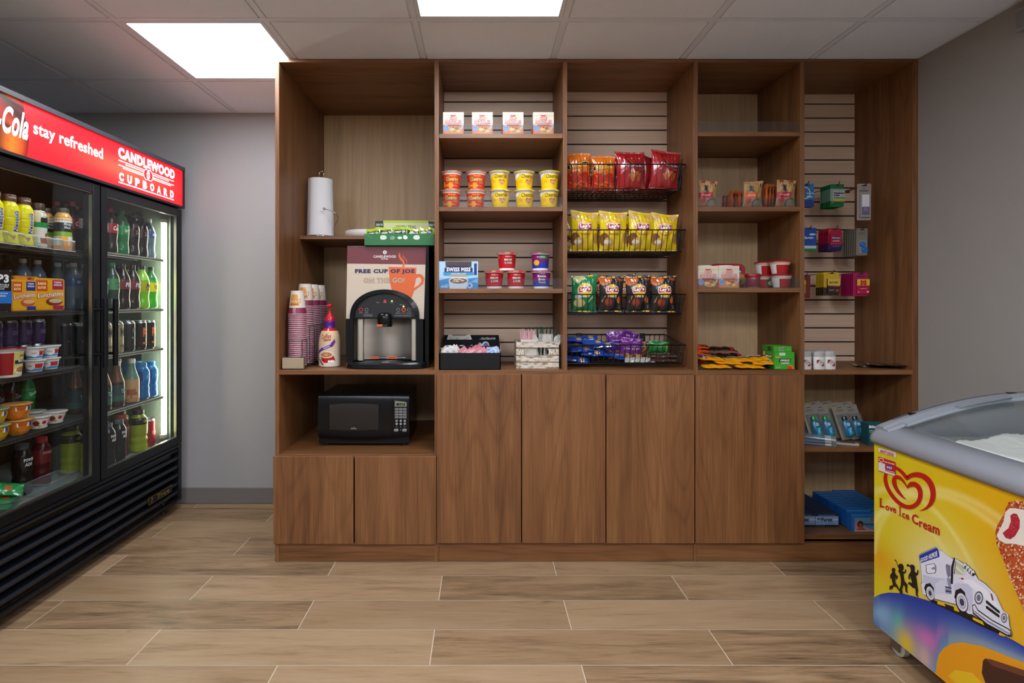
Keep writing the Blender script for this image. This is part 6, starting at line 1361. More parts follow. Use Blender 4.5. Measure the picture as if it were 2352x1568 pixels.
def raisin(k):
    def f():
        sun = (-.18, .42) if k == 0 else (.52, .35)
        c = paint([('e', sun[0], sun[1], .12, .20, '#e8a81c')] + ([('r', .40, .10, .9, .95, '#c3c6d8'), ('r', -.05, .68, .25, 1, '#1c7a44')] if k == 0 else [('r', -.7, .72, -.42, .95, '#c9a23a')]), lambda u, v: '#7a1766' if v > .45 + .1 * sin(2 * u) else '#22379a')
        tx = [('RAISIN', .0, .78, .04, .05, '#e9dff0')] if k == 0 else [('Raisin', -.001, .73, .042, .15, '#1a1030', dict(bold=.10)), ('Raisin', -.001, .73, .040, .13, '#f2f0ee', dict(bold=.03)), ('Bran', -.001, .55, .034, .15, '#1a1030', dict(bold=.10)), ('Bran', -.001, .55, .032, .13, '#f2f0ee', dict(bold=.03)), ('Crunch', .0, .38, .034, .12, '#e8b43a', dict(bold=.04)), ('Kelloggs', .0, .87, .030, .06, '#e6b8c8', dict(shear=.3))]
        t = cup('cereal_cup', 'x', .083, .0375, .0445, c, '#8e2a6a', tx, 'cereal cup', tab=0.05 if k else None, sleeve=(.13, .90), rimcol='#d8d5d0')
        return t
    return f
inst('rai0', raisin(0), (XC(1241, 2.65), 2.652, ZS2[2] + .0875), 0, 'purple and blue raisin cereal cup, upper of the two, turned sideways'); inst('rai1', raisin(1), (XC(1243, 2.65), 2.65, ZS2[2] + .0004), 0, 'purple and blue raisin cereal cup, lower of the two')
sw, mb_ = carton('cocoa_box', 'light blue hot cocoa box with a mug picture on the third cereal shelf', .184, .085, .130, ('#7db4d8', '#5c9cc9', '#3a78ab'), [
    ('p', [(0, .99), (0, .42), (.2, .5), (.14, .99)], '#a9cfe6'), ('p', [(1, .99), (1, .5), (.8, .5), (.86, .99)], '#a9cfe6'), ('p', [(.17, .99), (.83, .99), (.83, .8), (.17, .8)], '#4a3a34'), ('r', 0, 0, 1, .40, '#3f8cc4'), ('p', [(0, .30), (.3, .40), (.7, .36), (1, .42), (1, .5), (0, .46)], '#a6cbe4'), ('p', [(0, .05), (.2, .2), (.3, .1), (.2, .02)], '#6aa9d4'), ('p', [(.8, .25), (1, .38), (1, .2)], '#7fb8dc'),
    ('p', [(.14, .60), (.86, .60), (.86, .75), (.72, .84), (.28, .84), (.14, .75)], '#231c50'), ('t', 'SWISS MISS', .5, .70, .62, .15, '#e9e8ee', dict(bold=.04)), ('p', [(.12, .49), (.88, .49), (.90, .60), (.10, .60)], '#3b8fc6'), ('t', 'MARSHMALLOW', .5, .545, .38, .05, '#d6e8f2', dict(bold=.02)), ('r', .90, .50, .97, .92, '#22306e'), ('e', .5, .475, .28, .03, '#c9a24a'),
    ('e', .79, .12, .07, .10, '#cfd6da'), ('e', .785, .12, .045, .065, '#3f8cc4'), ('p', [(.245, .33), (.27, 0), (.70, 0), (.755, .33)], '#cfd6da'), ('e', .50, .30, .255, .13, '#dde2e4'), ('e', .50, .29, .225, .105, '#8a5f42'), ('e', .42, .33, .06, .03, '#d9cdbb'), ('e', .52, .35, .06, .03, '#d9cdbb'), ('e', .60, .30, .05, .03, '#d9cdbb'), ('e', .47, .27, .05, .03, '#d9cdbb'), ('e', .38, .27, .04, .025, '#c9b8a2'), ('t', '80 CAL', .14, .08, .16, .07, '#d6e8f2', dict(bold=.03))], side=[('r', 0, 0, 1, .4, '#356f9e')])
put(sw, (XC(1053.5, 2.61), YF + .052, ZS2[2] + .0004), .0)
# ---- condiment organiser
ox0, ox1, oy0 = -.197, .093, 2.60; oz = ZCNT + .0005
t = thing('condiment_organizer', 'black stepped organizer box holding sugar packets and creamers', 'organizer', ((ox0 + ox1) / 2, 2.75, oz))
b = MB(); BC = '#0e0f11'; zz = [.080, .104, .128]; yy = [oy0, 2.71, 2.81, 2.90]
for i in range(3):
    b.box(ox0, ox1, yy[i], yy[i] + .004, oz, oz + zz[i], 'rough', BC)
    for x in (ox0, ox1 - .004): b.add([(x, yy[i], oz), (x, yy[i + 1], oz), (x, yy[i + 1], oz + zz[i] + .018), (x, yy[i], oz + zz[i]), (x + .004, yy[i], oz), (x + .004, yy[i + 1], oz), (x + .004, yy[i + 1], oz + zz[i] + .018), (x + .004, yy[i], oz + zz[i])], [(0, 3, 2, 1), (4, 5, 6, 7), (3, 7, 6, 2), (0, 4, 7, 3), (1, 2, 6, 5)], 'rough', BC)
b.box(ox0, ox1, yy[3], yy[3] + .004, oz, oz + .146, 'rough', BC); b.box(ox0, ox1, oy0, yy[3], oz, oz + .003, 'rough', BC); b.box(ox0 + .004, ox1 - .004, yy[0] + .004, yy[1], oz + .003, oz + .045, 'rough', BC); b.box(ox0 + .004, ox1 - .004, yy[1] + .004, yy[2], oz + .003, oz + .072, 'rough', BC); b.box(ox0 + .004, ox1 - .004, yy[2] + .004, yy[3], oz + .003, oz + .10, 'rough', BC)
link('organizer_body', b, t)
for x in (-.108, .02): link('divider', MB().box(x, x + .003, yy[0] + .004, yy[1], oz + .045, oz + .078, 'rough', BC), t)
def packet(c1, c2, txt, tc):
    def f():
        t_ = new('sugar_packet', 'x', 'packet'); b2 = MB()
        sf = lambda u, v, s: Vector(((u - .5) * .062, s * .0022 * (sin(pi * u) * sin(pi * v)) ** .5, v * .036))
        cf = paint([('r', .12, .2, .88, .8, c2)], c1) if c2 else (lambda u, v: c1)
        b2.grid(lambda u, v: sf(u, v, -1), 8, 8, 'satin', cf); b2.grid(lambda u, v: sf(u, v, 1), 8, 8, 'satin', cf, flip=True)
        b2.text(txt, lambda x, y, o: Vector((x, -.0026 - .0002 * o, y + .018)), 0, 0, .04, .009, tc, 'satin', bold=.03); link('paper_sleeve', b2, t_); return t_
    return f
pk = {'white': packet('#cfcac4', None, 'SUGAR', '#8a8a8a'), 'pink': packet('#c9707c', '#c98a92', 'SWEET', '#f0dada'), 'blue': packet('#a9b6cf', '#5a78b4', 'EQUAL', '#e9eef6')}
rp = random.Random(8); cnt = {}
for key, xs0, n in (('white', [(-.180, -.115)], 14), ('pink', [(-.085, .004)], 14), ('blue', [(.036, .060)], 10)):
    for i in range(n):
        a, b_ = xs0[0]; x = a + (b_ - a) * rp.random(); y = yy[0] + .016 + (yy[1] - yy[0] - .03) * i / n; lean = rp.uniform(-.9, .9) if key != 'blue' else rp.uniform(-.5, .25)
        inst('pk' + key, pk[key], (x, y, oz + .052 + .014 * rp.random() + .008 * abs(lean)), rp.uniform(-.35, .35), f'{key} sweetener packet standing in the front row of the black organizer', group=f'{key} packets in the organizer', tilt=(rp.uniform(-.6, .1), lean))
def creamer():
    t_ = new('creamer_tub', 'x', 'creamer'); link('tub', MB().lathe([(.011, 0), (.0125, .002), (.0165, .019), (.0185, .0195)], 'satin', '#d6d2cb', seg=24), t_); b2 = MB().lathe([(.0190, .0195), (.0190, .0203), (.0001, .0206)], 'foil', '#b9c3d4', seg=24)
    b2.art([('e', 0, 0, .012, .012, '#2f5fae'), ('e', .003, -.003, .006, .006, '#b8323a')], lambda a, b_, o: Vector((a, b_, .0207 + .0003 * o))); link('foil_lid', b2, t_); return t_
for i, (x, y, z, rx, ry) in enumerate(((-.035, 2.76, .082, 1.2, .3), (-.004, 2.755, .085, .5, .8), (.018, 2.765, .100, 1.3, -.5), (.052, 2.755, .088, -2.6, .4), (.078, 2.76, .084, 1.6, 1.4), (-.015, 2.785, .090, .9, -.7))):
    inst('creamer', creamer, (x, y, oz + z), rp.uniform(0, 6), f'single creamer tub in the middle row of the black organizer, {ORD[i]} from the left' if i < 5 else 'single creamer tub at the back of the middle organizer row', tilt=(rx, ry))
for i, x in enumerate((-.158, -.098)):
    t_ = new('sweetener_pouch', f'white folded packet in the middle row of the black organizer, {["left", "right"][i]}', 'packet'); b2 = MB()
    P = [(.022 * cos(a) * (1.1 if cos(a) < 0 else .9), .013 * max(sin(a), -.3) + .01) for a in [2 * pi * k / 22 for k in range(22)]]
    b2.loft([[(px_, yq, pz) for px_, pz in P] for yq in (-.003, .003)], 'satin', '#cbc6bf'); link('pouch', b2, t_); put(t_, (x, 2.735, oz + .083), .1, tilt=(-.2, .15 - .3 * i))
for i, (x, dz, r_) in enumerate(((.010, .112, .3), (.035, .118, -.2), (.058, .112, .15))):
    w_ = wrapper('foil_pouch', f'silver grey foil packet in the back row of the black organizer, {["left", "middle", "right"][i]}', .075, .05, .010, lambda u, v: lerp('#8d93a3', '#c9ccd4', .5 + .5 * sin(14 * u + 9 * v)), (), 20 + i, 'packet')
    put(w_, (x, 2.855, oz + dz), r_, tilt=(.5, -.2 + .2 * i))
for i, x in enumerate((-.150, -.112, -.075)):
    inst('pkwhite', pk['white'], (x, 2.850, oz + .112), .1 * i, 'white paper packet poking out of the back row of the black organizer', group='white packets in the back row', tilt=(-.4, .3 - .3 * i))
# ---- white crate
c0, c1 = XC(1186, 2.64), XC(1284, 2.64); cyf, cyb = 2.64, 2.80; cz = ZCNT + .0005
t = thing('wooden_crate', 'small whitewashed slatted crate with a handle hole, full of cutlery', 'crate', ((c0 + c1) / 2, 2.72, cz))
def slat(mb_, x0_, x1_, y0_, y1_, z0_, z1_, seed):
    r_ = random.Random(seed)
    from mathutils import noise as nz_
    def cf(u, v):
        n_ = nz_.noise(Vector((u * 7 + seed * 3.1, v * 3.2 + seed, seed))) + .5 * nz_.noise(Vector((u * 30, v * 9, seed + 5)))
        if n_ > .30 or v < .05 or v > .96: return '#8d7a64'
        return lerp('#b5a893', '#d6cfc2', min(1, max(0, .5 - n_ * 1.6)))
    if x1_ - x0_ > y1_ - y0_:
        mb_.grid(lambda u, v: (x0_ + (x1_ - x0_) * u, y0_, z0_ + (z1_ - z0_) * v), 90, 18, 'rough', cf, smooth=False); mb_.box(x0_, x1_, y0_ + .0003, y1_, z0_, z1_, 'rough', '#c3b8a6')
    else:
        mb_.grid(lambda u, v: (x0_, y1_ - (y1_ - y0_) * u, z0_ + (z1_ - z0_) * v), 90, 18, 'rough', cf, smooth=False); mb_.box(x0_ + .0003, x1_, y0_, y1_, z0_, z1_, 'rough', '#b9ad9a')
HS = .0335; ch = .130
for k in range(4):
    za, zb_ = cz + k * .0328, cz + k * .0328 + .0310; b = MB()
    if k == 2:
        slat(b, c0, c0 + .042, cyf, cyf + .007, za, zb_, k); b2 = MB(); slat(b2, c1 - .048, c1, cyf, cyf + .007, za, zb_, k + 9); link('front_slat', b2, t)
    elif k == 3:
        slat(b, c0, c1, cyf, cyf + .007, za + .003, zb_, k)
    else: slat(b, c0, c1, cyf, cyf + .007, za, zb_, k)
    link('front_slat', b, t)
    b = MB(); slat(b, c0, c0 + .007, cyf + .0075, cyb - .007, za, zb_, k + 20); link('side_slat', b, t); b = MB(); b.box(c1 - .007, c1, cyf + .0075, cyb - .007, za, zb_, 'rough', '#b9ad9a'); link('side_slat', b, t)
    link('back_slat', MB().box(c0, c1, cyb - .007, cyb, za, zb_, 'rough', '#b9ad9a'), t)
hb = MB()
P = [(c0 + .042 + .012 - .012 * sin(a) , cz + .0656 + .0155 + .0155 * cos(a)) for a in [pi * i / 8 for i in range(9)]]
hb.poly([(x, cyf + .0001, z) for x, z in P + [(c0 + .041, cz + .0656), (c0 + .041, cz + .0966)]], 'rough', '#c9bfae')
P2 = [(c1 - .048 - .012 + .012 * sin(a), cz + .0656 + .0155 + .0155 * cos(a)) for a in [pi * i / 8 for i in range(9)]]
link('handle_hole_edge', hb, t); hb = MB()
hb.poly([(x, cyf + .0001, z) for x, z in P2 + [(c1 - .047, cz + .0656), (c1 - .047, cz + .0966)]], 'rough', '#c9bfae'); link('handle_hole_edge', hb, t)
link('crate_floor', MB().box(c0 + .0075, c1 - .0075, cyf + .0075, cyb - .0075, cz + .001, cz + .006, 'rough', '#a89c88'), t)
for (x, y) in ((c0 + .0075, cyf + .0075), (c1 - .0195, cyf + .0075), (c0 + .0075, cyb - .0195), (c1 - .0195, cyb - .0195)): link('corner_post', MB().box(x, x + .012, y, y + .012, cz + .006, cz + .128, 'rough', '#b3a48e'), t)
# stirrers, forks, spoons, straws
t_ = thing('stirrer_box', 'white paper box of pink striped stirrers standing in the crate', 'box', (c0 + .05, 2.675, cz + .006)); link('box_wall', MB().box(c0 + .022, c0 + .098, 2.656, 2.70, cz + .008, cz + .138, 'satin', '#cfc9c0'), t_)
rc = random.Random(6)
def stirrer():
    t_ = new('coffee_stirrer', 'x', 'stirrer'); link('straw', MB().loft([[(.0022 * cos(a), .0012 * sin(a), z) for a in [0, pi / 2, pi, 3 * pi / 2]] for z in (0, .05)], 'satin', '#d4a3a6'), t_); return t_
for i in range(26): inst('stir', stirrer, (c0 + .026 + .068 * (i % 13) / 12.5, 2.664 + .018 * (i // 13) + rc.uniform(0, .006), cz + .1395 - rc.uniform(-.002, .012) + .0), 0, 'pink and white coffee stirrer standing in the crate', group='pink stirrers in the crate', tilt=(rc.uniform(-.08, .1), rc.uniform(-.12, .12)))
def fork():
    t_ = new('plastic_fork', 'x', 'fork'); b2 = MB(); W_ = '#c9c6bf'
    b2.box(-.003, .003, -.001, .001, 0, .095, 'satin', W_)
    b2.poly([(x, -.001, z) for x, z in ((-.003, .09), (-.010, .105), (-.010, .120), (.010, .120), (.010, .105), (.003, .09))], 'satin', W_); b2.poly([(x, .001, z) for x, z in ((.003, .09), (.010, .105), (.010, .120), (-.010, .120), (-.010, .105), (-.003, .09))], 'satin', W_)
    for k in range(4): b2.box(-.010 + k * .0055, -.0065 + k * .0055, -.001, .001, .119, .148, 'satin', W_)
    link('fork_body', b2, t_); return t_
def spoon():
    t_ = new('plastic_spoon', 'x', 'spoon'); b2 = MB(); W_ = '#cdcac3'; b2.box(-.003, .003, -.001, .001, 0, .10, 'satin', W_)
    b2.grid(lambda u, v: ((u - .5) * .027 * sin(pi * min(.97, v * .86 + .12)) ** .6, .006 * (4 * (u - .5) ** 2 - 1) * sin(pi * v), .095 + .045 * v), 6, 8, 'satin', None, W_); b2.grid(lambda u, v: ((u - .5) * .027 * sin(pi * min(.97, v * .86 + .12)) ** .6, .0008 + .006 * (4 * (u - .5) ** 2 - 1) * sin(pi * v), .095 + .045 * v), 6, 8, 'satin', None, W_, flip=True)
    link('spoon_body', b2, t_); return t_
for i in range(11):
    k = 'fork' if i % 3 != 1 else 'spoon'
    inst(k, fork if k == 'fork' else spoon, (c0 + .108 + .0088 * i, 2.668 + .020 * (i % 3), cz + .016), rc.uniform(-.25, .25), f'white plastic {k} standing in the right half of the crate', group=f'white plastic {k}s in the crate', tilt=(rc.uniform(-.05, .08), rc.uniform(-.10, .10) + .10 * (i - 5) / 5))
def straw():
    t_ = new('green_straw', 'x', 'straw'); link('tube', MB().loft([[(.0034 * cos(a), .0034 * sin(a), z) for a in [2 * pi * k / 8 for k in range(8)]] for z in (0, .185)], 'gloss', '#1f6350', caps=True), t_); return t_
for i in range(12): inst('gstraw', straw, (c0 + .075 + .011 * i, 2.735 + .014 * (i % 3), cz + .011), 0, 'dark green straw at the back of the crate', group='green straws in the crate', tilt=(rc.uniform(-.03, .05), (-.22 + .045 * i) if i < 6 else (-.02 + .06 * (i - 6))))
# ---------------------------------------------------------------- wire baskets with chips (third bay)
BX0, BX1, BYF, BYB = FX(1303) + .006, .985, 2.655, 2.945
def basket(zb, zt, label, zback=None, depth_top=True):
    t_ = thing('wire_basket', label, 'basket', ((BX0 + BX1) / 2, 2.8, zb), group='black wire baskets'); BKc = '#0c0b0b'; r_ = .0019; zk = zback or zt + .012
    ins = .014; f = MB()
    x0_, x1_, y0_, y1_ = BX0 + .004, BX1 - ins, BYF + .006, BYB - .006
    f.tube([(BX0, BYF, zt), (BX1, BYF, zt), (BX1, BYB, zk), (BX0, BYB, zk)], .0028, 'satin', BKc, 8, closed=True); link('rim_wire', f, t_)
    f = MB(); f.tube([(x0_, y0_, zb), (x1_, y0_, zb), (x1_, y1_, zb), (x0_, y1_, zb)], .0026, 'satin', BKc, 8, closed=True)
    n_ = 22
    for i in range(1, n_): f.tube([(x0_ + (x1_ - x0_) * i / n_, y0_, zb - .002), (x0_ + (x1_ - x0_) * i / n_, y1_, zb - .002)], r_, 'satin', BKc, 5, caps=False)
    for i in range(1, 5): f.tube([(x0_, y0_ + (y1_ - y0_) * i / 5, zb + .001), (x1_, y0_ + (y1_ - y0_) * i / 5, zb + .001)], r_, 'satin', BKc, 5, caps=False)
    link('basket_floor', f, t_)
    for (nm_, A, B, C, D_, n2) in (('front_grid', (BX0, BYF, zt), (BX1, BYF, zt), (x0_, y0_, zb), (x1_, y0_, zb), 22), ('back_grid', (BX0, BYB, zk), (BX1, BYB, zk), (x0_, y1_, zb), (x1_, y1_, zb), 22), ('side_grid', (BX1, BYF, zt), (BX1, BYB, zk), (x1_, y0_, zb), (x1_, y1_, zb), 10)):
        g_ = MB(); A, B, C, D_ = map(Vector, (A, B, C, D_))
        for i in range(0, n2 + 1): g_.tube([A.lerp(B, i / n2), C.lerp(D_, i / n2)], r_, 'satin', BKc, 5, caps=False)
        if nm_ != 'front_grid': g_.tube([A.lerp(C, .5), B.lerp(D_, .5)], r_, 'satin', BKc, 5)
        link(nm_, g_, t_)
    link('end_hook', MB().tube(smooth([(BX1, BYF, zt), (BX1 + .006, BYF + .004, zt + .002), (BX1 + .0095, BYF + .012, zt - .004)]), .002, 'satin', BKc, 6), t_)
    for x in (BX0 + .10, BX1 - .13): link('slat_hook', MB().box(x, x + .026, BYB - .003, D2 - .001, zk - .045, zk + .006, 'satin', BKc), t_)
BZ = [(1.7725, 1.891), (1.4690, 1.574), (1.1680, 1.2616), (.9265, 1.0167)]
bl = ['top black wire basket holding orange and red chip bags', 'second black wire basket holding yellow chip bags', 'third black wire basket holding green and black chip bags', 'bottom black wire basket holding blue packs and snack bars']
for (a, b_), l in zip(BZ, bl): basket(a, b_, l, 1.0506 if a < 1 else None)
def wob(seed):
    r_ = random.Random(seed); return [(r_.random(), r_.random()) for _ in range(40)]
def lays(bg, bg2, sub, subcol, extras, seed, circ='#e8b81c', circ2='#e8a01c'):
    def f():
        L = [('e', .5, .60, .30, .20, circ2), ('e', .5, .60, .27, .18, circ)] + extras + [('p', [(.25, .70), (.30, .715), (.5, .69), (.7, .72), (.76, .70), (.765, .57), (.74, .53), (.5, .555), (.28, .52), (.24, .55)], '#d8cfcf'), ('p', [(.27, .69), (.5, .675), (.74, .695), (.745, .57), (.72, .55), (.5, .57), (.27, .54), (.26, .56)], '#a81420')]
        base = lambda u, v: lerp(bg, bg2, v)
        tx = [("Lay's", .5, .622, .40, .125, '#f4efee', dict(bold=.05, shear=.12, rot=.05))]
        if sub: tx.append((sub, .5, .43, .36, .045, subcol, dict(bold=.02)))
        return bag('chip_bag', 'x', .142, .200, .052, paint(L, base), tx, seed, nu=84, nv=104)
    return f
yl = lays('#d8b80c', '#e6cc12', 'Classic', '#6a5a1c', [('e', .16, .87, .20, .10, '#d1ac5e'), ('e', .78, .90, .22, .09, '#cda65a'), ('e', .15, .30, .17, .16, '#7c4a22'), ('e', .30, .22, .18, .13, '#c9a24e'), ('e', .24, .24, .13, .05, '#d9d2c0'), ('e', .93, .33, .12, .14, '#b98c3e')], 3)
gr_ = lays('#0f6b40', '#15804c', 'Sour Cream', '#d9ead8', [('e', .22, .90, .15, .10, '#bcc07e'), ('e', .40, .93, .12, .06, '#c4c888'), ('e', .26, .42, .15, .10, '#8f9a98'), ('e', .24, .42, .10, .06, '#cdd2d0'), ('e', .30, .25, .22, .11, '#c0b878'), ('p', [(.62, .28), (.66, .27), (.86, .40), (.88, .45), (.84, .45)], '#b9c79a'), ('t', 'x', 0, 0, 0, 0, '#000')][:-1], 5, '#e2c020', '#e8c840')
bk = lays('#19191b', '#231f20', 'Barbecue', '#cfcac4', [('e', .14, .86, .20, .12, '#b9571c'), ('e', .36, .90, .14, .08, '#c9692a'), ('p', [(.70, .95), (.95, .90), (.9, .85), (.7, .9)], '#a2442a'), ('e', .36, .28, .15, .12, '#7c241a'), ('e', .34, .29, .10, .07, '#a03a28'), ('p', [(.70, .34), (.78, .46), (.88, .36), (.86, .26), (.76, .25)], '#c96a2a'), ('p', [(.08, .28), (.12, .26), (.24, .44), (.20, .47)], '#9c7a52'), ('r', .80, .10, .88, .20, '#5a5a5c')], 7, '#e8b41c', '#4a4240')
def cheetos():
    r_ = random.Random(2)
    L = [('p', [(0, 0), (1, 0), (1, .44), (.8, .50), (.5, .42), (.2, .50), (0, .42)], '#c22a14')]
    for i in range(26): x, y, a, c = r_.uniform(.05, .95), r_.uniform(.06, .44), r_.uniform(-1, 1), r_.choice(['#e07a1c', '#d8601a', '#d9d4cf', '#8c1a10']); L.append(('p', [(x, y), (x + .14 * cos(a), y + .10 * sin(a)), (x + .15 * cos(a) + .02, y + .10 * sin(a) + .03), (x + .02, y + .035)], c))
    for i in range(22):
        k = i / 21; L.append(('e', .10 + .78 * k, .62 + .10 * k + .02 * sin(9 * k), .055, .045 + (.02 if i < 4 else 0), '#e9e2d0'))
    for i in range(22):
        k = i / 21; L.append(('e', .10 + .78 * k, .62 + .10 * k + .02 * sin(9 * k), .045, .036 + (.02 if i < 4 else 0), '#1b120c'))
    return bag('chip_bag', 'x', .128, .178, .050, paint(L, lambda u, v: lerp('#d9621a', '#dd741c', v)), [('Cheetos', .5, .67, .76, .12, '#e8b93a', dict(bold=.05, rot=.12, shear=.2)), ('CRUNCHY', .5, .55, .36, .03, '#e8c03a', dict(bold=.02, rot=.1))], 12, nu=84, nv=104)
def doritos():
    L = [('p', [(.33, .86), (.36, .87), (.62, .66), (1.0, .60), (.98, .57), (.66, .60), (.54, .50), (.50, .52), (.56, .60), (.42, .70)], '#15100f'), ('p', [(.37, .83), (.39, .83), (.58, .67), (.55, .64)], '#d8401c'), ('p', [(.50, .53), (.54, .515), (.63, .575), (.60, .585)], '#d8701c'), ('p', [(.38, .38), (.60, .46), (.80, .47), (.66, .34), (.55, .20), (.52, .22)], '#c8702a'), ('p', [(.70, .24), (.74, .42), (.90, .42), (.86, .30), (.78, .20)], '#b85f22'), ('e', .60, .36, .05, .04, '#dd9048')]
    return bag('chip_bag', 'x', .146, .190, .055, paint(L, lambda u, v: lerp('#9c1216', '#b4161a', .5 + .5 * sin(4 * u + 3 * v))), [('Doritos', .62, .63, .66, .085, '#16100f', dict(bold=.10, rot=-.08)), ('Doritos', .62, .63, .64, .070, '#e6e4e4', dict(bold=.04, rot=-.08)), ('NACHO', .86, .52, .14, .02, '#d9a0a0', dict(bold=.01))], 21, nu=84, nv=104)
YC = 2.722
def bagat(key, mk, px, z, y, rz, roll, label, pitch=.03, sc=1.0):
    o = inst(key, mk, (XC(px, y), y, z + .0045 + abs(roll) * .068), rz, label, tilt=(pitch, roll)); o.scale = (sc,) * 3
z = BZ[0][0]
bagat('cheetos', cheetos, 1329, z, YC, .03, -.03, 'orange cheese puff bag, leftmost in the top basket')
bagat('cheetos', cheetos, 1385, z, YC + .0, -.02, .02, 'orange cheese puff bag, second in front in the top basket', sc=.93)
bagat('cheetos', cheetos, 1366, z, YC + .068, .05, .03, 'orange cheese puff bag behind the two front ones in the top basket', sc=.97)
bagat('doritos', doritos, 1449, z, YC, -.02, -.04, 'red tortilla chip bag in the middle of the top basket')
bagat('doritos', doritos, 1432, z, YC + .07, .1, .02, 'red tortilla chip bag hidden behind the middle one in the top basket', sc=.96)
bagat('doritos', doritos, 1494, z, YC + .068, .75, .0, 'red tortilla chip bag turned sideways between the two front ones', sc=.95)
bagat('doritos', doritos, 1500, z, YC + .125, .1, .04, 'red tortilla chip bag at the back right of the top basket', sc=1.0)
bagat('doritos', doritos, 1523, z, YC - .006, .0, .07, 'red tortilla chip bag tilted to the right, rightmost in the top basket', sc=1.0)
z = BZ[1][0]; yn = ['leftmost', 'second from left', 'third from left', 'rightmost']
for i, (px, ro, sc) in enumerate(((1341, .02, 1.0), (1409, -.01, 1.0), (1473, .02, .99), (1524, .03, .94))): bagat('yl', yl, px, z, YC, [.03, -.03, .02, -.05][i], ro, f'yellow potato chip bag, {yn[i]} in the front of the second basket', sc=sc)
for i, (px, ro) in enumerate(((1318, .0), (1376, .05), (1442, .0))): bagat('yl', yl, px, z, YC + .070, [.3, -.3, .2][i], ro, f'yellow potato chip bag in the back of the second basket, {ORD[i]} from the left', sc=.94)
z = BZ[2][0]
bagat('gr', gr_, 1340, z, YC, .03, .02, 'green sour cream chip bag at the left of the third basket', sc=.93)
for i, (px, ro, sc) in enumerate(((1402, .04, .90), (1467, -.02, .92), (1524, .0, .92))): bagat('bk', bk, px, z, YC, [.05, -.03, .0][i], ro, f'black barbecue chip bag, {["left", "middle", "right"][i]} of three in the third basket front', sc=sc)
for i, (px, ro) in enumerate(((1372, .1), (1440, -.1), (1500, .05))): bagat('bk', bk, px, z, YC + .070, [.4, -.2, .3][i], ro, f'black barbecue chip bag in the back of the third basket, {ORD[i]} from the left', sc=.93)
# bottom basket: a heap of blue packs, purple, brown and green pouches, bars
rb_ = random.Random(14); z = BZ[3][0] + .005
bluep = lambda: wrapper('rice_treat', 'x', .115, .05, .020, paint([('r', .12, .55, .9, .9, '#1b50a0'), ('e', .25, .7, .1, .2, '#a8242c'), ('r', .4, .6, .8, .72, '#9fb9d8'), ('e', .7, .3, .12, .2, '#b98a4a')], '#123f96'), [('Rice Krispies', .55, .66, .5, .16, '#e6edf6', dict(bold=.03))], 31, 'snack bar')
k = 0
for lay in range(7):
    for i in range(4):
        xx = .475 + i * .075 + (lay % 2) * .02 - (.02 if lay > 3 else 0)
        if xx > .80 - lay * .045 and i: continue
        y = 2.712 + .070 * ((i + lay) % 3) * .8
        inst('blue_p', bluep, (xx, y, z + lay * .0165 + (.002 * i)), rb_.uniform(-.25, .25), 'blue wrapped crispy rice bar in the heap at the left of the bottom basket', group='blue crispy rice bars', tilt=(rb_.uniform(.05, .5), rb_.uniform(-.12, .25)))
for i in range(5): inst('blue_p', bluep, (.465 + .02 * i, 2.80 + .022 * i, z + .100 - .012 * i), rb_.uniform(-.4, .4), 'blue wrapped crispy rice bar in the heap at the left of the bottom basket', group='blue crispy rice bars', tilt=(.5, .1))
pur = lambda: bag('snack_pouch', 'x', .085, .125, .03, paint([('p', [(0, 0), (1, 0), (1, .22), (.5, .3), (0, .2)], '#b3843e'), ('e', .35, .18, .15, .08, '#6a3c1c'), ('e', .7, .14, .12, .07, '#d0a860')], lambda u, v: lerp('#54186a', '#6a2482', v)), [('ZONE', .5, .52, .6, .09, '#cfb4d8', dict(bold=.02, shear=.2)), ('PERFECT', .5, .66, .5, .04, '#cfb4d8')], 33, cat='snack bag', nu=24, nv=30)
for i, (x, y, rz, ro, sc) in enumerate(((.690, 2.765, -.15, -.12, 1.12), (.715, 2.708, .05, .05, .86), (.760, 2.708, -.05, -.03, .82), (.73, 2.815, .2, .25, 1.1))):
    o = inst('pur', pur, (x, y, z + .012), rz, ['purple snack pouch standing tallest in the bottom basket', 'purple snack pouch in front, left of the other', 'purple snack pouch in front, beside the brown one', 'purple snack pouch leaning at the back of the bottom basket'][i], tilt=(.12, ro)); o.scale = (sc,) * 3
nut = bag('snack_pouch', 'brown nut mix pouch between the purple and green pouches', .07, .095, .03, lambda u, v: ['#4a2c1a', '#8a5a34', '#2a1810', '#b98c5a'][int(abs(sin(u * 23 + v * 9) * 1.9 + sin(v * 31 + u * 5) * 1.9)) % 4], (), 41, cat='snack bag', nu=24, nv=30); put(nut, (.815, 2.745, z + .002), 0, tilt=(.1, .05))
gn = bag('snack_pouch', 'green snack pouch lying upright at the right of the bottom basket', .105, .065, .03, paint([('e', .9, .5, .08, .3, '#7aa83a'), ('r', .3, .62, .8, .66, '#2e9a4a')], '#0f6e2a'), [('NATURE VALLEY', .5, .78, .5, .08, '#8fc08a'), ('crunchy', .45, .35, .4, .1, '#6fae6a')], 43, cat='snack bag', nu=24, nv=20); put(gn, (.880, 2.725, z + .036), -.08, tilt=(.2, .02))
wr_ = lambda c, tx, lab, nm_='granola_bar', sd=5, tc='#888': wrapper(nm_, lab, .15, .04, .022, c, [(tx, .5, .5, .5, .3, tc, dict(bold=.02))], sd)
put(wr_(paint([('r', .1, .2, .9, .8, '#b9b4ae')], '#a3a09c'), 'PROTEIN', 'silver wrapped bar at the front middle of the bottom basket', sd=51), (.775, 2.692, z), .03, tilt=(.5, 0))
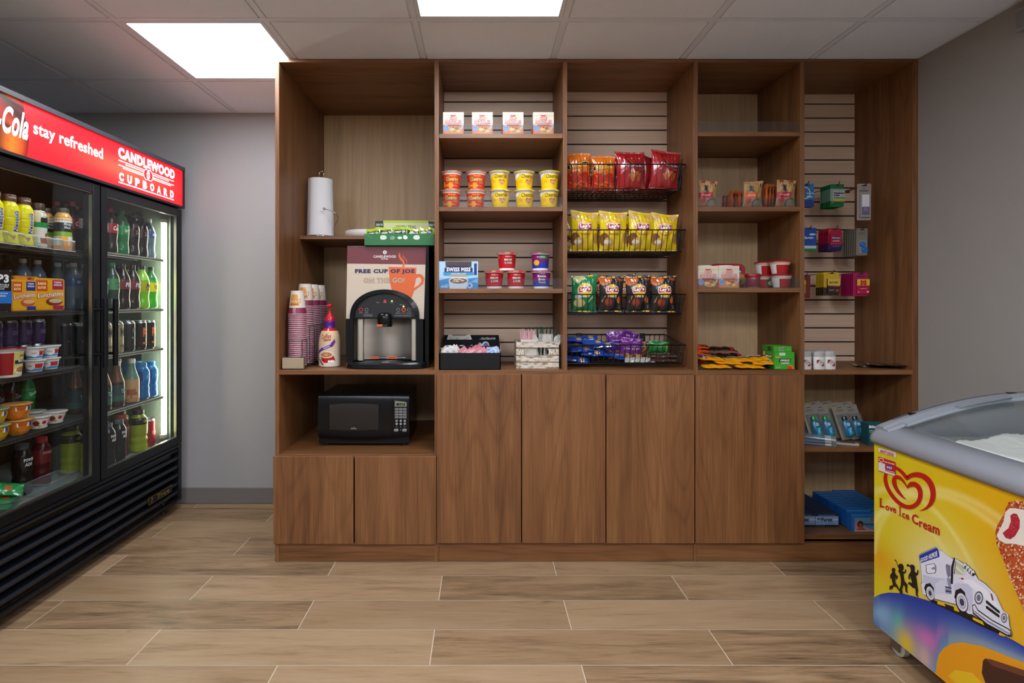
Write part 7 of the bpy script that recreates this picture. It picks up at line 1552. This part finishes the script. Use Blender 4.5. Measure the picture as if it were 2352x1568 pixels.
for i, (x, y, dz, rz) in enumerate(((.885, 2.695, 0, .05), (.888, 2.698, .021, -.03), (.90, 2.745, .0, .08), (.86, 2.79, 0, .0))):
    inst('brn', lambda: wr_(paint([('r', .05, .1, .95, .9, '#35201a'), ('p', [(.7, .3), (.76, .5), (.7, .7)], '#cdbcae')], '#4a2e24'), 'CLIF', 'x', sd=53), (x, y, z + dz), rz, ['brown wrapped bar at the front right of the bottom basket, lower', 'brown wrapped bar at the front right of the bottom basket, upper', 'brown wrapped bar in the second row of the bottom basket', 'brown wrapped bar behind the pouches in the bottom basket'][i], tilt=(.3, 0))
# ---------------------------------------------------------------- fourth bay: oatmeal, bowls, candy
def oat(kind):
    def f():
        c = ['#a81c2e', '#cf5a1c'][kind]
        L = [('r', 0, .36, .74, .56, c), ('p', [(.74, .36), (.86, .46), (.74, .56)], '#b89468'), ('e', .72, .14, .30, .19, '#2b3a58'), ('e', .74, .13, .27, .165, '#8f8268'), ('e', .25, .26, .16, .10, '#b8323a'), ('e', .36, .66, .13, .035, '#1f2433'), ('e', .36, .73, .10, .06, '#23293a'), ('e', .36, .80, .14, .025, '#1f2433'), ('p', [(.86, .78), (.93, .78), (.93, .90), (.86, .90)], '#2a2230')]
        return bag('oat_pouch', 'x', .092, .124, .024, paint(L, lambda u, v: lerp('#9a7748', '#a9854f', v)), [('QUAKER', .36, .605, .40, .04, '#1f2433', dict(bold=.04)), (['Original', 'Cinnamon & Spice'][kind], .36, .46, .46, .06, '#e8dccb', dict(bold=.01))], 61 + kind, mat='satin', cat='oatmeal pouch', nu=60, nv=76, wr=1.4)
    return f
z = ZS4[1] + .002
def oa(k, px, y, rz, ro, lab, sc=1.0): o = inst(f'oat{k}', oat(k), (XC(px, y), y, z), rz, lab, tilt=(.04, ro)); o.scale = (sc,) * 3
oa(0, 1624, 2.615, .0, .01, 'kraft oatmeal pouch with red band at the left end of its shelf')
oa(1, 1728, 2.618, .0, -.01, 'kraft oatmeal pouch with orange band, in the middle of its shelf')
oa(0, 1803, 2.615, .0, .02, 'kraft oatmeal pouch with red band at the right end of its shelf', 1.03)
oa(0, 1786, 2.66, 1.15, .0, 'kraft oatmeal pouch edge-on, just left of the right red-banded one', .98)
for i, (px, sc) in enumerate(((1757, .93), (1764, .94), (1771, .95))): oa(1, px, 2.650 + .012 * i, 1.25, .0, f'kraft oatmeal pouch edge-on behind the orange-banded one, {ORD[i]} from the left', sc)
for i, (px, sc) in enumerate(((1662, .62), (1669, .66), (1679, .84), (1688, .86), (1698, .84))): oa(1 if i > 1 else 0, px, 2.72 + .03 * (i % 2), 1.25, .02, f'kraft oatmeal pouch edge-on in the short row left of centre, {ORD[i]} from the left', sc)
z = ZS4[2] + .0005
inst('nood1', noodle(1), (X['d1'] + .0505, YB2 + .003, z), 0, 'white noodle cup box with dark red band, at the left post')
inst('nood0', noodle(0), (X['d1'] + .150, YB2 + .003, z), 0, 'white and orange noodle cup box on the lower right-hand shelf beside the dark red one')
t = new('noodle_tray', 'red noodle tray standing behind the two noodle boxes', 'noodle tray'); b = MB()
b.rbox(-.088, .088, -.012, .03, 0, .122, .028, 'gloss', '#a81620', ch=.004); b.art([('p', [(-.08, .0), (.08, .0), (.075, .075), (-.075, .075)], '#6a3a20'), ('e', .055, .045, .035, .03, '#b87a3a'), ('e', .05, .03, .02, .018, '#5a8a3a'), ('e', .03, .05, .015, .015, '#d8b060'), ('r', -.05, .078, .07, .092, '#1d3c8a'), ('t', 'Maruchan', .008, .104, .115, .016, '#16080a', dict(bold=.06)), ('t', 'Yakisoba', .03, .085, .07, .011, '#e9e6ee', dict(bold=.03))], lambda a, b_, o: Vector((a, -.0125 - .0004 * o, b_)), 'satin')
link('tray_body', b, t); put(t, (XC(1669, 2.73), 2.73, z), 0)
t = new('snack_jar', 'clear jar of red fruit with a dark red lid', 'jar')
link('jar_body', MB().lathe([(.028, 0), (.033, .003), (.033, .048), (.031, .054)], 'gloss', '#6d1420', seg=32, colfn=lambda a, z_: '#c9c4bf' if z_ < .018 else ('#7c1826' if z_ < .046 else '#93202c')), t); link('lid', MB().lathe([(.0355, .052), (.0362, .055), (.0362, .066), (.034, .068), (.0001, .068)], 'satin', '#8e141c', seg=32), t)
lb = MB(); mpj = cylmap(lambda z_: .0333); lb.text('Chobani', mpj, .006, .010, .034, .007, '#7a1018', 'satin', bold=.02); link('label', lb, t); put(t, (XC(1729, 2.64), 2.64, z), 0)
def pasta():
    c = paint([('e', .45, .55, .26, .42, '#2c4a30'), ('e', .45, .50, .18, .26, '#c9cdb8'), ('r', -.6, 0, -.35, 1, '#cfcbc4')], lambda u, v: '#d8cba4' if v > .86 or u > .62 or u < -.35 else '#a3161c')
    return cup('pasta_bowl', 'x', .058, .034, .0445, c, '#a3141a', [('CHEF', .021, .55, .014, .08, '#2c3a2a'), ('BOYARDEE', .021, .46, .02, .06, '#8a1c1c')], 'soup bowl', lidh=.006, lm='satin', foot='#d8d3ca', rimcol='#d8d3ca', sleeve=(.02, .88), rim=.003)
inst('pasta', pasta, (XC(1791, 2.65), 2.65, z + .0665), .25, 'red and cream soup bowl, upper one of the right stack'); inst('pasta', pasta, (XC(1794, 2.65), 2.65, z), .45, 'red and cream soup bowl, lower one of the right stack')
inst('pasta', pasta, (XC(1756, 2.735), 2.735, z + .0665), .3, 'red and cream soup bowl, upper one of the left stack'); inst('pasta', pasta, (XC(1756, 2.735), 2.735, z), -.9, 'red and cream soup bowl, lower one of the left stack')
# candy on the counter
z = ZCNT + .0006; rn = random.Random(17)
reese = lambda: wrapper('candy_bar', 'x', .105, .038, .017, paint([('r', .62, .15, .95, .85, '#5a2c14')], '#e2521c'), [("Reese's", .30, .5, .34, .5, '#e6a71c', dict(bold=.06, shear=.2)), ('PEANUT BUTTER', .78, .5, .28, .25, '#e6a71c')], 71)
dk = lambda: wrapper('candy_bar', 'x', .135, .036, .016, lambda u, v: lerp('#3a2018', '#8a6a54', max(0, sin(5 * v + 1)) ** 6), [('HERSHEY', .5, .5, .4, .3, '#b9a08a')], 73)
kk = lambda: wrapper('candy_bar', 'x', .135, .04, .014, paint([('r', .82, 0, 1, 1, '#a02028')], '#2a1611'), [('KitKat', .4, .5, .3, .3, '#a87a60')], 75)
on = ['bottom', 'second from bottom', 'middle', 'second from top', 'top']
for i, (x, y, a) in enumerate(((1.082, 2.705, .0), (1.086, 2.735, .03), (1.082, 2.715, -.03), (1.080, 2.740, .02), (1.079, 2.735, .0))):
    inst('reese', reese, (x + .03 * (i == 0), y - .012 * (i < 2), z + .0 + i * .0172 + (.022 if True else 0)), a, f'orange wrapped candy bar, {on[i]} of the leaning pile by the left post', tilt=(.35, 0))
for i in range(10):
    j, l_ = i % 2, i // 2; inst('dk' if l_ % 2 else 'kk', dk if l_ % 2 else kk, (1.205 + .062 * j - .014 * l_, 2.728 + .012 * l_, z + .018 + .0155 * l_), .04 * ((i * 7) % 3 - 1), f'dark brown wrapped candy bar in the middle pile, {on[l_]} layer, {["left", "right"][j]}', tilt=(.3, .02))
for i in range(3): inst('dkk', lambda: wrapper('candy_bar', 'x', .13, .036, .012, lambda u, v: lerp('#0e0e10', '#34363a', max(0, sin(6 * v)) ** 8), (), 77), (1.325, 2.735 + .01 * i, z + .0005 + .0125 * i), .02 * i, f'black wrapped candy bar beside the green boxes, {["bottom", "middle", "top"][i]}', tilt=(.1, 0))
def bfinger(): return wrapper('candy_bag', 'x', .135, .085, .018, paint([('p', [(.0, .5), (.1, .42), (.9, .42), (1, .55), (1, 1), (0, 1)], '#4a3222'), ('e', .45, .75, .3, .16, '#22180f'), ('r', .2, .55, .8, .95, '#2a1c12')], lambda u, v: lerp('#d88a10', '#e6a216', .5 + .5 * sin(16 * u + 6 * v))), [('BUTTERFINGER', .5, .72, .56, .20, '#d9d2e0', dict(bold=.05))], 79, 'candy bag', nu=34, nv=14)
for i, (px, y, dz, a, tl) in enumerate(((1640, 2.640, .000, .05, .0), (1716, 2.640, .0, -.04, .02), (1757, 2.645, .0165, .06, -.03), (1668, 2.655, .0175, .0, .05), (1629, 2.66, .034, .04, .08), (1600 + 90, 2.675, .026, -.08, .0), (1735, 2.68, .030, .12, -.05))):
    inst('bf', bfinger, (XC(px, y), y, z + dz + .007), a, f'yellow candy bag in the low pile at the shelf front, {["leftmost at the bottom", "middle at the bottom", "right, against the green boxes", "second layer left", "topmost at the left", "second layer behind", "second layer behind right"][i]}', tilt=(.16, tl))
t_ = inst('lilac', lambda: wrapper('candy_bar', 'x', .1, .036, .02, paint([('r', 0, .3, 1, .6, '#b9a9c4')], '#4a3a5e'), (), 81), (1.064, 2.672, z + .045), 1.5, 'dark purple wrapped candy bar end at the left post', tilt=(.3, 0))
hart = [('t', 'HALLS', .54, .53, .50, .13, '#10241a', dict(bold=.16, shear=.2)), ('p', [(.22, .44), (.78, .44), (.82, .62), (.26, .62)], '#10301c'), ('t', 'HALLS', .53, .53, .46, .12, '#f2f4ee', dict(bold=.05, shear=.25)), ('t', 'DEFENSE', .53, .36, .40, .08, '#dcecd4', dict(bold=.04)), ('r', .05, .69, .30, .74, '#d8b43a'), ('r', .24, .80, .54, .97, '#b9d0b4'), ('p', [(.80 + .19 * cos(a), .01 + .26 * sin(a)) for a in [pi * i / 12 for i in range(13)]], '#d8702a'), ('p', [(.75 + .13 * cos(a), .01 + .19 * sin(a)) for a in [pi * i / 12 for i in range(13)]], '#c43a22'), ('r', .05, .24, .35, .25, '#9ad08a'), ('r', .05, .17, .52, .18, '#9ad08a'), ('r', .05, .07, .3, .13, '#7ec06c')]
hl, _ = carton('cough_drop_box', 'green cough drop box standing on the candy shelf, lower one', .096, .105, .082, ('#3c9a22', '#3a8a22', '#4fae2c'), hart, side=[('p', [(.18, .64), (.82, .60), (.82, .80), (.18, .84)], '#10301c'), ('t', 'HALLS', .5, .72, .52, .12, '#f2f4ee', dict(bold=.05)), ('t', 'DEFENSE', .5, .50, .5, .09, '#dcecd4', dict(bold=.03)), ('e', .12, .85, .1, .12, '#d8b43a')])
put(hl, (FX(1782) + .049, 2.655, z + .0012), 0)
h2, _ = carton('cough_drop_box', 'flat green cough drop box lying on the lower one', .088, .100, .026, ('#3c9a22', '#2f7a1c', '#48a428'), [('r', .30, .2, .58, .85, '#b9d0b4'), ('r', .80, .45, .84, .6, '#cfe8c4')], side=[('r', .5, .1, .8, .9, '#16401e')]); put(h2, (FX(1782) + .043, 2.66, z + .084), .03)
bc = MB(); mb_c = fmap(-.044, -.05, 0, .088, .026)
for i in range(14): bc.add([mb_c(.32 + i * .018, .3, 4), mb_c(.32 + i * .018 + (.008 if i % 3 else .012), .3, 4), mb_c(.32 + i * .018 + (.008 if i % 3 else .012), .8, 4), mb_c(.32 + i * .018, .8, 4)], [(0, 1, 2, 3)], 'satin', '#223')
link('barcode', bc, h2)
# ---------------------------------------------------------------- fifth bay: pegged packs
def peg(x, z, yf, lab):
    t = thing('peg_hook', lab, 'hook', (x, D3, z), group='metal display hooks'); b = MB()
    b.tube(smooth([(x - .002, D3 - .004, z - .006), (x, D3 - .02, z), (x, yf + .02, z + .002), (x, yf - .004, z + .006), (x + .001, yf - .012, z + .016)]), .0021, 'metal', '#6a625c', 7); link('hook_wire', b, t)
    link('back_plate', MB().box(x - .022, x + .008, D3 - .004, D3 - .0005, z - .010, z + .003, 'satin', '#4a4440'), t)
def card(key, w_, h, art, bg, side='#8a8680', th=.004, blister=None, texts=()):
    def f():
        t = new(key, 'x', 'medicine pack'); b = MB(); hx = .008
        P = [(-w_ / 2 + .004, 0), (w_ / 2 - .004, 0), (w_ / 2, .004), (w_ / 2, h - .004), (w_ / 2 - .004, h), (-w_ / 2 + .004, h), (-w_ / 2, h - .004), (-w_ / 2, .004)]
        b.loft([[(x, y, z) for x, z in P] for y in (0, .0012)], 'satin', bg, flip=False)
        b.art(art + [('p', [(.5 - .22, .925), (.5 + .22, .925), (.5 + .18, .945), (.5, .965), (.5 - .18, .945)], '#2a2422')], lambda a, b_, o: Vector(((a - .5) * w_, -.0002 - .0003 * o, b_ * h)), 'satin'); link('card', b, t)
        if blister:
            bx0_, bz0_, bx1_, bz1_, d, col, ba = blister; q = MB()
            x0_, x1_, z0_, z1_ = (bx0_ - .5) * w_, (bx1_ - .5) * w_, bz0_ * h, bz1_ * h
            q.loft([[(x0_, -.0005, z0_), (x1_, -.0005, z0_), (x1_, -.0005, z1_), (x0_, -.0005, z1_)], [(x0_ + .001, -d, z0_ + .001), (x1_ - .001, -d, z0_ + .001), (x1_ - .001, -d, z1_ - .001), (x0_ + .001, -d, z1_ - .001)]], 'gloss', col)
            q.art(ba, lambda a, b_, o: Vector((x0_ + a * (x1_ - x0_), -d - .0002 - .0003 * o, z0_ + b_ * (z1_ - z0_))), 'satin'); link('blister', q, t)
        return t
    return f
def pegrow(key, mk, pxf, ytop, w_, h, yf, n, step, lab, plab, yaw=.05):
    x = XC(pxf, yf); zt_ = HC - (ytop - CY) * yf / F
    peg(x, zt_ - h * .055 + .0005, yf - .012, plab)
    for i in range(n):
        inst(key, mk, (x, yf + i * step, zt_ - h - .0 ), yaw + .01 * (i % 3), f'{lab}, {["frontmost on its hook", "second", "third", "fourth", "fifth", "sixth", "seventh"][i]}' if i == 0 else f'{lab}, {ORD[i]} from the front on its hook', tilt=(.02, 0))
blu = card('medicine_card', .080, .118, [('e', .42, .60, .34, .26, '#c9dcea'), ('e', .42, .60, .28, .22, '#4a6a94'), ('r', 0, .0, 1, .30, '#23427e'), ('r', .5, .55, 1, .62, '#7fb4d8'), ('t', 'Alka', .7, .45, .4, .08, '#dfeaf4')], '#2b74ae')
hdr = card('medicine_card', .072, .114, [('r', 0, .80, 1, 1, '#1d6a3a'), ('r', 0, .0, 1, .26, '#1d6a3a'), ('r', 0, .26, 1, .80, '#7aa08a')], '#1d6a3a', blister=(.12, .16, 1.0, .74, .008, '#b5b8b4', [('r', 0, .12, 1, .26, '#c9a832'), ('r', 0, 0, 1, .12, '#1f6a3a'), ('t', 'Extra Strength', .45, .92, .6, .06, '#333'), ('t', 'Headache', .5, .76, .84, .16, '#2c2c30', dict(bold=.05)), ('t', 'Relief', .32, .58, .44, .14, '#2c2c30', dict(bold=.05)), ('r', .08, .34, 1, .42, '#3c8a4e')]))
kot = card('blister_pack', .064, .178, [('t', 'U.', .5, .87, .2, .035, '#3a302c', dict(bold=.03)), ('t', 'kotex', .5, .81, .62, .05, '#3a302c', dict(bold=.04))], '#8a7f74', blister=(.16, .08, .88, .72, .012, '#8f8a92', [('r', .15, .45, .85, .95, '#c9c4cc'), ('r', .12, .08, .88, .42, '#5a5468'), ('r', .3, .25, .7, .40, '#7a6888')]))
cla = card('medicine_card', .080, .120, [('r', 0, .0, 1, .12, '#1e7a2e'), ('r', 0, .12, 1, .24, '#b9cbe0'), ('e', .75, .72, .22, .04, '#c3d4ea'), ('t', 'Claritin', .45, .58, .72, .10, '#e3ebf6', dict(bold=.03, shear=.15))], '#1a4a9c')
ben = card('medicine_card', .068, .115, [('r', 0, 0, 1, .34, '#1b1f52'), ('e', .12, .90, .10, .06, '#c9501c'), ('e', .12, .90, .05, .03, '#a81438')], '#a8143a', blister=(.08, .08, .97, .74, .008, '#a01c3a', [('r', 0, 0, 1, .40, '#1b1f5a'), ('p', [(.14, .62), (.86, .66), (.86, .84), (.14, .80)], '#1c2350'), ('t', 'Benadryl', .5, .73, .66, .12, '#dfe3f0', dict(bold=.03)), ('t', 'ALLERGY', .5, .54, .6, .09, '#e0c4cc', dict(bold=.02)), ('r', 0, .30, 1, .40, '#b03044'), ('r', .2, .16, .8, .24, '#8a3a5a')]))
len_ = card('lens_case_card', .060, .138, [('t', 'Contact', .5, .84, .45, .035, '#2f2b28'), ('t', 'Lens Case', .5, .79, .5, .035, '#2f2b28'), ('r', .3, .1, .9, .56, '#8f8b80')], '#7f786c', blister=(.25, .06, .95, .58, .004, '#8f8a80', []))
def lens():
    t = len_()
    for (x, z_) in ((-.001, .056), (.010, .028)): link('lens_cap', MB().loft([[(x + r_ * cos(a), yy_, z_ + r_ * sin(a)) for a in [2 * pi * i / 20 for i in range(20)]] for yy_, r_ in ((-.004, .0135), (-.013, .0135), (-.014, .012))], 'gloss', '#1d6fc4'), t)
    return t
adv = card('medicine_card', .056, .116, [('e', .3, .5, .7, .30, '#cfae22'), ('e', .2, .42, .6, .22, '#8a7a2a'), ('r', .6, 0, 1, 1, '#6e2018'), ('t', 'Advil', .45, .58, .7, .10, '#8a1414', dict(bold=.04))], '#7a2a1c')
bay = card('medicine_card', .074, .118, [('p', [(0, .0), (1, 0), (1, .28), (0, .36)], '#2a1c16')], '#c9a416', blister=(.2, .10, 1.0, .72, .010, '#3a2218', [('p', [(0, .55), (1, .50), (1, 1), (0, 1)], '#cfae3a'), ('t', 'BAYER', .48, .74, .70, .14, '#2a1a10', dict(bold=.04, shear=.2)), ('p', [(.0, .55), (.9, .48), (.9, .42), (0, .50)], '#8e2a20'), ('e', .78, .20, .14, .08, '#9a3a1c'), ('t', 'Aspirin', .3, .22, .4, .08, '#cfc4b4')]))
mid = card('medicine_card', .074, .118, [('t', 'Midol', .55, .84, .5, .06, '#3a1450', dict(bold=.05))], '#a01450', blister=(.2, .08, 1.02, .72, .010, '#b01c44', [('r', 0, .58, 1, 1, '#d8b824'), ('t', 'M', .5, .76, .48, .34, '#c01c2c', dict(bold=.12)), ('t', 'MIDOL', .5, .48, .5, .08, '#3a1450', dict(bold=.04)), ('t', 'COMPLETE', .5, .38, .5, .05, '#e8b8c4'), ('e', .12, .14, .06, .05, '#d88a9c'), ('e', .85, .16, .10, .05, '#d8c4cc')]))
pegrow('blu', blu, 1852, 422, .080, .118, 2.80, 3, .013, 'light blue antacid card by the divider', 'metal hook holding the blue antacid cards')
pegrow('hdr', hdr, 1922, 423, .072, .114, 2.775, 7, .0135, 'green and white headache relief card', 'metal hook holding the headache relief cards')
pegrow('kot', kot, 1984, 422, .064, .178, 2.68, 1, .013, 'tall clear blister pack with silver contents, hanging alone', 'metal hook holding the tall clear blister pack', yaw=-.12)
peg(XC(1958, 2.95), HC - (436 - CY) * 2.95 / F, 2.90, 'short empty metal hook between the headache cards and the tall blister')
pegrow('cla', cla, 1857, 523, .080, .120, 2.80, 2, .013, 'dark blue allergy card with green foot', 'metal hook holding the dark blue allergy cards')
pegrow('ben', ben, 1917, 524, .068, .115, 2.78, 7, .0135, 'pink and navy allergy card', 'metal hook holding the pink and navy allergy cards')
pegrow('len', lens, 1979, 524, .060, .138, 2.78, 7, .0170, 'grey card with a blue contact lens case', 'metal hook holding the lens case cards')
pegrow('adv', adv, 1848, 632, .056, .116, 2.80, 2, .013, 'yellow and brown pill card by the divider', 'metal hook holding the yellow and brown cards', yaw=.0)
pegrow('bay', bay, 1909, 625, .074, .118, 2.775, 5, .0160, 'yellow and black aspirin card', 'metal hook holding the yellow and black aspirin cards', yaw=-.1)
pegrow('mid', mid, 1976, 626, .074, .118, 2.775, 7, .0155, 'magenta and yellow cramp relief card', 'metal hook holding the magenta cards', yaw=-.05)
# deodorants
def deo():
    t = new('deodorant_stick', 'x', 'deodorant')
    ov = lambda s, z_: [(.028 * s * cos(a), .0145 * s * sin(a), z_) for a in [2 * pi * i / 28 for i in range(28)]]
    b = MB().loft([ov(.93, 0), ov(.96, .003), ov(1, .058), ov(.97, .060)], 'satin', '#dad6d0', smooth=True)
    m = lambda x, y, o: Vector((x, -.0145 * math.sqrt(max(0, 1 - (x / .0285) ** 2)) - .0006 - .0004 * o, y))
    b.art([('p', [(-.018, .046), (.0, .046), (-.018, .026)], '#8e1420'), ('e', .001, .033, .012, .012, '#b9bcba'), ('p', [(.016, .036), (.016, .016), (.0, .016)], '#8e1420'), ('t', 'Old Spice', .001, .034, .016, .006, '#7a1a22')], m, 'satin'); link('stick_body', b, t)
    link('clear_cap', MB().loft([ov(.97, .060), ov(.99, .062), ov(.97, .076), ov(.85, .084), ov(.5, .087)], 'satin', '#a9a6a4', smooth=True), t); return t
for i, (px, y) in enumerate(((1850, 2.622), (1881, 2.622), (1906, 2.626), (1858, 2.665), (1884, 2.665))): inst('deo', deo, (XC(px, y), y, ZCNT + .0006), 0, f'white and red deodorant stick, {["leftmost in front", "middle in front", "rightmost in front", "left in back", "right in back"][i]}')
fp_ = lambda: wrapper('flat_pouch', 'x', .16, .10, .010, lambda u, v: lerp('#2a2422', '#5a524c', max(0, sin(7 * u + 3 * v)) ** 4), (), 91, 'pouch')
for i, (px, y, dz, a) in enumerate(((2003, 2.72, 0, -.35), (2036, 2.68, .0105, -.30))): inst('fp', fp_, (XC(px, y) , y, ZCNT + .0006 + dz), a, f'dark flat pouch lying on the right end of the counter shelf, {["back", "front"][i]}', tilt=(0, .0))
lw = wrapper('small_sachet', 'pale purple sachet beside the dark flat pouches', .04, .02, .006, lambda u, v: '#8d8592', (), 93, 'sachet'); put(lw, (XC(1986, 2.74) - .02, 2.70, ZCNT + .0006), .2)
# lower shelf: shampoo blisters
def shampoo(capc, key):
    def f():
        t = new('travel_bottle_pack', 'x', 'blister pack'); b = MB(); w_, h = .078, .165
        b.box(-w_ / 2, w_ / 2, 0, .0015, 0, h, 'satin', '#857d72')
        b.art([('e', .18, .95, .07, .03, '#a88a2a'), ('r', .36, .93, .64, .95, '#2a2624'), ('t', 'HELLO' if capc[1] == '2' else 'HERBAL', .5, .86, .5, .045, '#4a4440', dict(bold=.02)), ('t', 'HYDRATION', .5, .80, .5, .02, '#5a544e')], lambda a_, b_, o: Vector(((a_ - .5) * w_, -.0002 - .0003 * o, b_ * h)), 'satin'); link('card', b, t)
        ov = lambda sx, sy, z_: [(sx * cos(a) , -.014 + sy * sin(a), z_) for a in [2 * pi * i / 22 for i in range(22)]]
        q = MB().loft([ov(.018, .010, .012), ov(.021, .0115, .016), ov(.022, .0120, .050), ov(.021, .0115, .078), ov(.016, .009, .088), ov(.012, .008, .092)], 'gloss', '#136c94', smooth=True)
        m = lambda x, y, o: Vector((x, -.0265 - .0004 * o, y)); q.art([('e', 0, .070, .009, .008, '#b9c4c4'), ('t', 'herbal', 0, .070, .013, .003, '#345'), ('p', [(-.012, .05), (.012, .056), (.006, .02), (-.010, .018)], '#2a93b4'), ('t', 'essences', 0, .040, .022, .006, '#bfe0e6', dict(rot=1.3)), ('p', [(.003, .02), (.014, .026), (.012, .03), (.004, .025)], '#3a8a4a')], m, 'satin'); link('bottle', q, t)
        link('bottle_cap', MB().loft([ov(.0125, .0085, .091), ov(.0125, .0085, .108), ov(.011, .0075, .110)], 'gloss', capc, smooth=True), t)
        r_ = MB()
        for (x0_, x1_, z0_, z1_) in ((-.028, -.026, .006, .120), (.026, .028, .006, .120), (-.028, .028, .120, .122)): r_.box(x0_, x1_, -.026, -.0003, z0_, z1_, 'clear')
        link('clear_shell', r_, t); return t
    return f
g_, k_ = shampoo('#1f8a3a', 'g'), shampoo('#14242e', 'k')
SH = [(1878, 2.70, 'g', 0), (1862, 2.735, 'g', 1), (1848, 2.77, 'g', 2), (1905, 2.705, 'g', 3), (1932, 2.768, 'k', 4), (1939, 2.735, 'k', 5), (1950, 2.70, 'k', 6), (1974, 2.705, 'k', 7), (1888, 2.80, 'g', 8), (1915, 2.81, 'k', 9), (1962, 2.80, 'k', 10)]
sl = ['green capped shampoo pack, second bottle from the left in front', 'green capped shampoo pack, left behind the first', 'green capped shampoo pack at the divider', 'green capped shampoo pack in the middle', 'dark capped shampoo pack, first of the leaning row', 'dark capped shampoo pack, second of the leaning row', 'dark capped shampoo pack with the bright front bottle', 'dark capped shampoo pack, rightmost', 'green capped shampoo pack in the back row', 'dark capped shampoo pack in the back row centre', 'dark capped shampoo pack in the back row right']
for (px, y, k, i) in SH: inst('sh' + k, g_ if k == 'g' else k_, (XC(px + 8, y), y + .02, ZL5 + .0085), .05, sl[i], tilt=(-.28, -.16))
def tooth():
    t = new('toothbrush_pack', 'x', 'toothbrush'); link('clear_sleeve', MB().rbox(-.075, .075, -.012, .012, 0, .012, .004, 'clear', '#fff', axis='x', n=3), t)
    link('brush', MB().box(-.06, .03, -.003, .003, .003, .008, 'satin', '#3a5c8a').box(.03, .055, -.004, .004, .003, .010, 'satin', '#d3d3d3'), t); return t
rt2 = random.Random(23)
for i in range(9): inst('tooth', tooth, (XC(1868 + 7 * (i % 3), 2.66) + .005, 2.632 + .026 * (i % 3), ZL5 + .001 + .0135 * (i // 3)), -.5 + rt2.uniform(-.08, .08) if i // 3 != 1 else -.35, f'clear wrapped toothbrush in the pile at the divider, {["bottom", "middle", "top"][i // 3]} layer, {["front", "centre", "rear"][i % 3]}', tilt=(0, 0))
wc = new('small_case', 'small white flat case lying on the toiletries shelf', 'case'); link('case_body', MB().rbox(-.05, .05, -.014, .014, 0, .009, .004, 'satin', '#a9a39a', axis='z', n=3), wc); link('case_lid', MB().box(-.03, .035, -.010, .010, .0092, .0102, 'gloss', '#3a4450'), wc); put(wc, (XC(1946, 2.64), 2.645, ZL5 + .0006), -.35)
bx, _ = carton('lip_balm_box', 'teal lip balm box beside the freezer corner', .088, .05, .104, ('#0d4f54', '#0b3f44', '#12636a'), [('t', 'Blistex', .44, .86, .80, .12, '#e2e8e6', dict(bold=.07)), ('t', 'MEDICATED', .34, .68, .55, .06, '#c3d6d4', dict(bold=.02)), ('t', 'Lip Balm', .30, .60, .45, .05, '#c3d6d4', dict(bold=.02)), ('r', .12, .24, .5, .25, '#6aa0a0'), ('p', [(.6, 1), (1, 1), (1, .8)], '#2a9a84')]); put(bx, (XC(1996, 2.62) + .044, 2.65, ZL5 + .0006), 0)
# laundry boxes on the bottom
prx = lambda: carton('detergent_box', 'x', .1125, .033, .064, ('#7f9fc4', '#0e1a34', '#10203e'), [('r', 0, .82, 1, 1, '#0d1830'), ('t', 'Multipurpose Powder Detergent', .5, .90, .72, .07, '#9fb0cc'), ('r', 0, 0, 1, .16, '#0d1830'), ('r', 0, .48, 1, .62, '#b4bfc8'), ('e', .15, .60, .09, .09, '#3a68a4'), ('t', 'Purex', .50, .56, .50, .30, '#10224c', dict(bold=.06)), ('t', 'Crystals', .62, .27, .28, .12, '#3a5c94', dict(shear=.2)), ('t', 'NET WT 1.4 OZ', .22, .08, .34, .06, '#8494b4')], topart=[('r', .06, .25, .94, .32, '#39485e'), ('r', .1, .5, .9, .56, '#39485e'), ('r', .08, .72, .92, .78, '#39485e'), ('r', 0, .93, 1, 1, '#060c18'), ('r', 0, 0, 1, .06, '#33466a')], mat='matte')[0]  # topart rear edge: shaded gap between rows painted dark; front edge paler
pz = ZB5 + .0006
for c_ in range(2):
    for r_ in range(8): inst('prx', prx, (XC(1895.5, 2.69) - c_ * .1145, 2.694 + r_ * .0345, pz), .0, f'navy and white detergent box, {["right", "left"][c_]} column, {ORD[r_]} from the front')
dwn = lambda: carton('softener_box', 'x', .116, .033, .078, ('#2a6cae', '#14539c', '#1462a8'), [('r', .12, .02, .94, .86, '#4f93b4'), ('p', [(.12, .02), (.12, .5), (.3, .74), (.5, .6), (.55, .3), (.8, .2), (.94, .1), (.94, .02)], '#b98a94'), ('e', .36, .46, .13, .22, '#3a2018'), ('e', .36, .40, .08, .14, '#8a5238'), ('p', [(.2, .1), (.3, .28), (.45, .28), (.58, .14), (.5, .1)], '#a8584a'), ('e', .84, .75, .08, .08, '#b8485a'), ('t', 'Downy', .68, .46, .46, .20, '#1c2f78', dict(bold=.04)), ('r', .12, .02, .94, .1, '#c9b4b4')], mat='satin', topart=[('r', 0, .86, 1, 1, '#0c3c78'), ('r', 0, 0, 1, .10, '#5c9ccc'), ('r', .02, .10, .98, .48, '#1f74ba')])[0]  # dark rear band on the top paints in the shade between boxes
for c_ in range(2):
    for r_ in range(9): inst('dwn', dwn, (XC(1978, 2.635) + c_ * .1175 + .002, 2.637 + r_ * .0345 + .02 * c_, pz + (.008 * (r_ > 0))), .0, f'blue fabric softener box, {["left", "right"][c_]} column, {ORD[r_]} from the front')
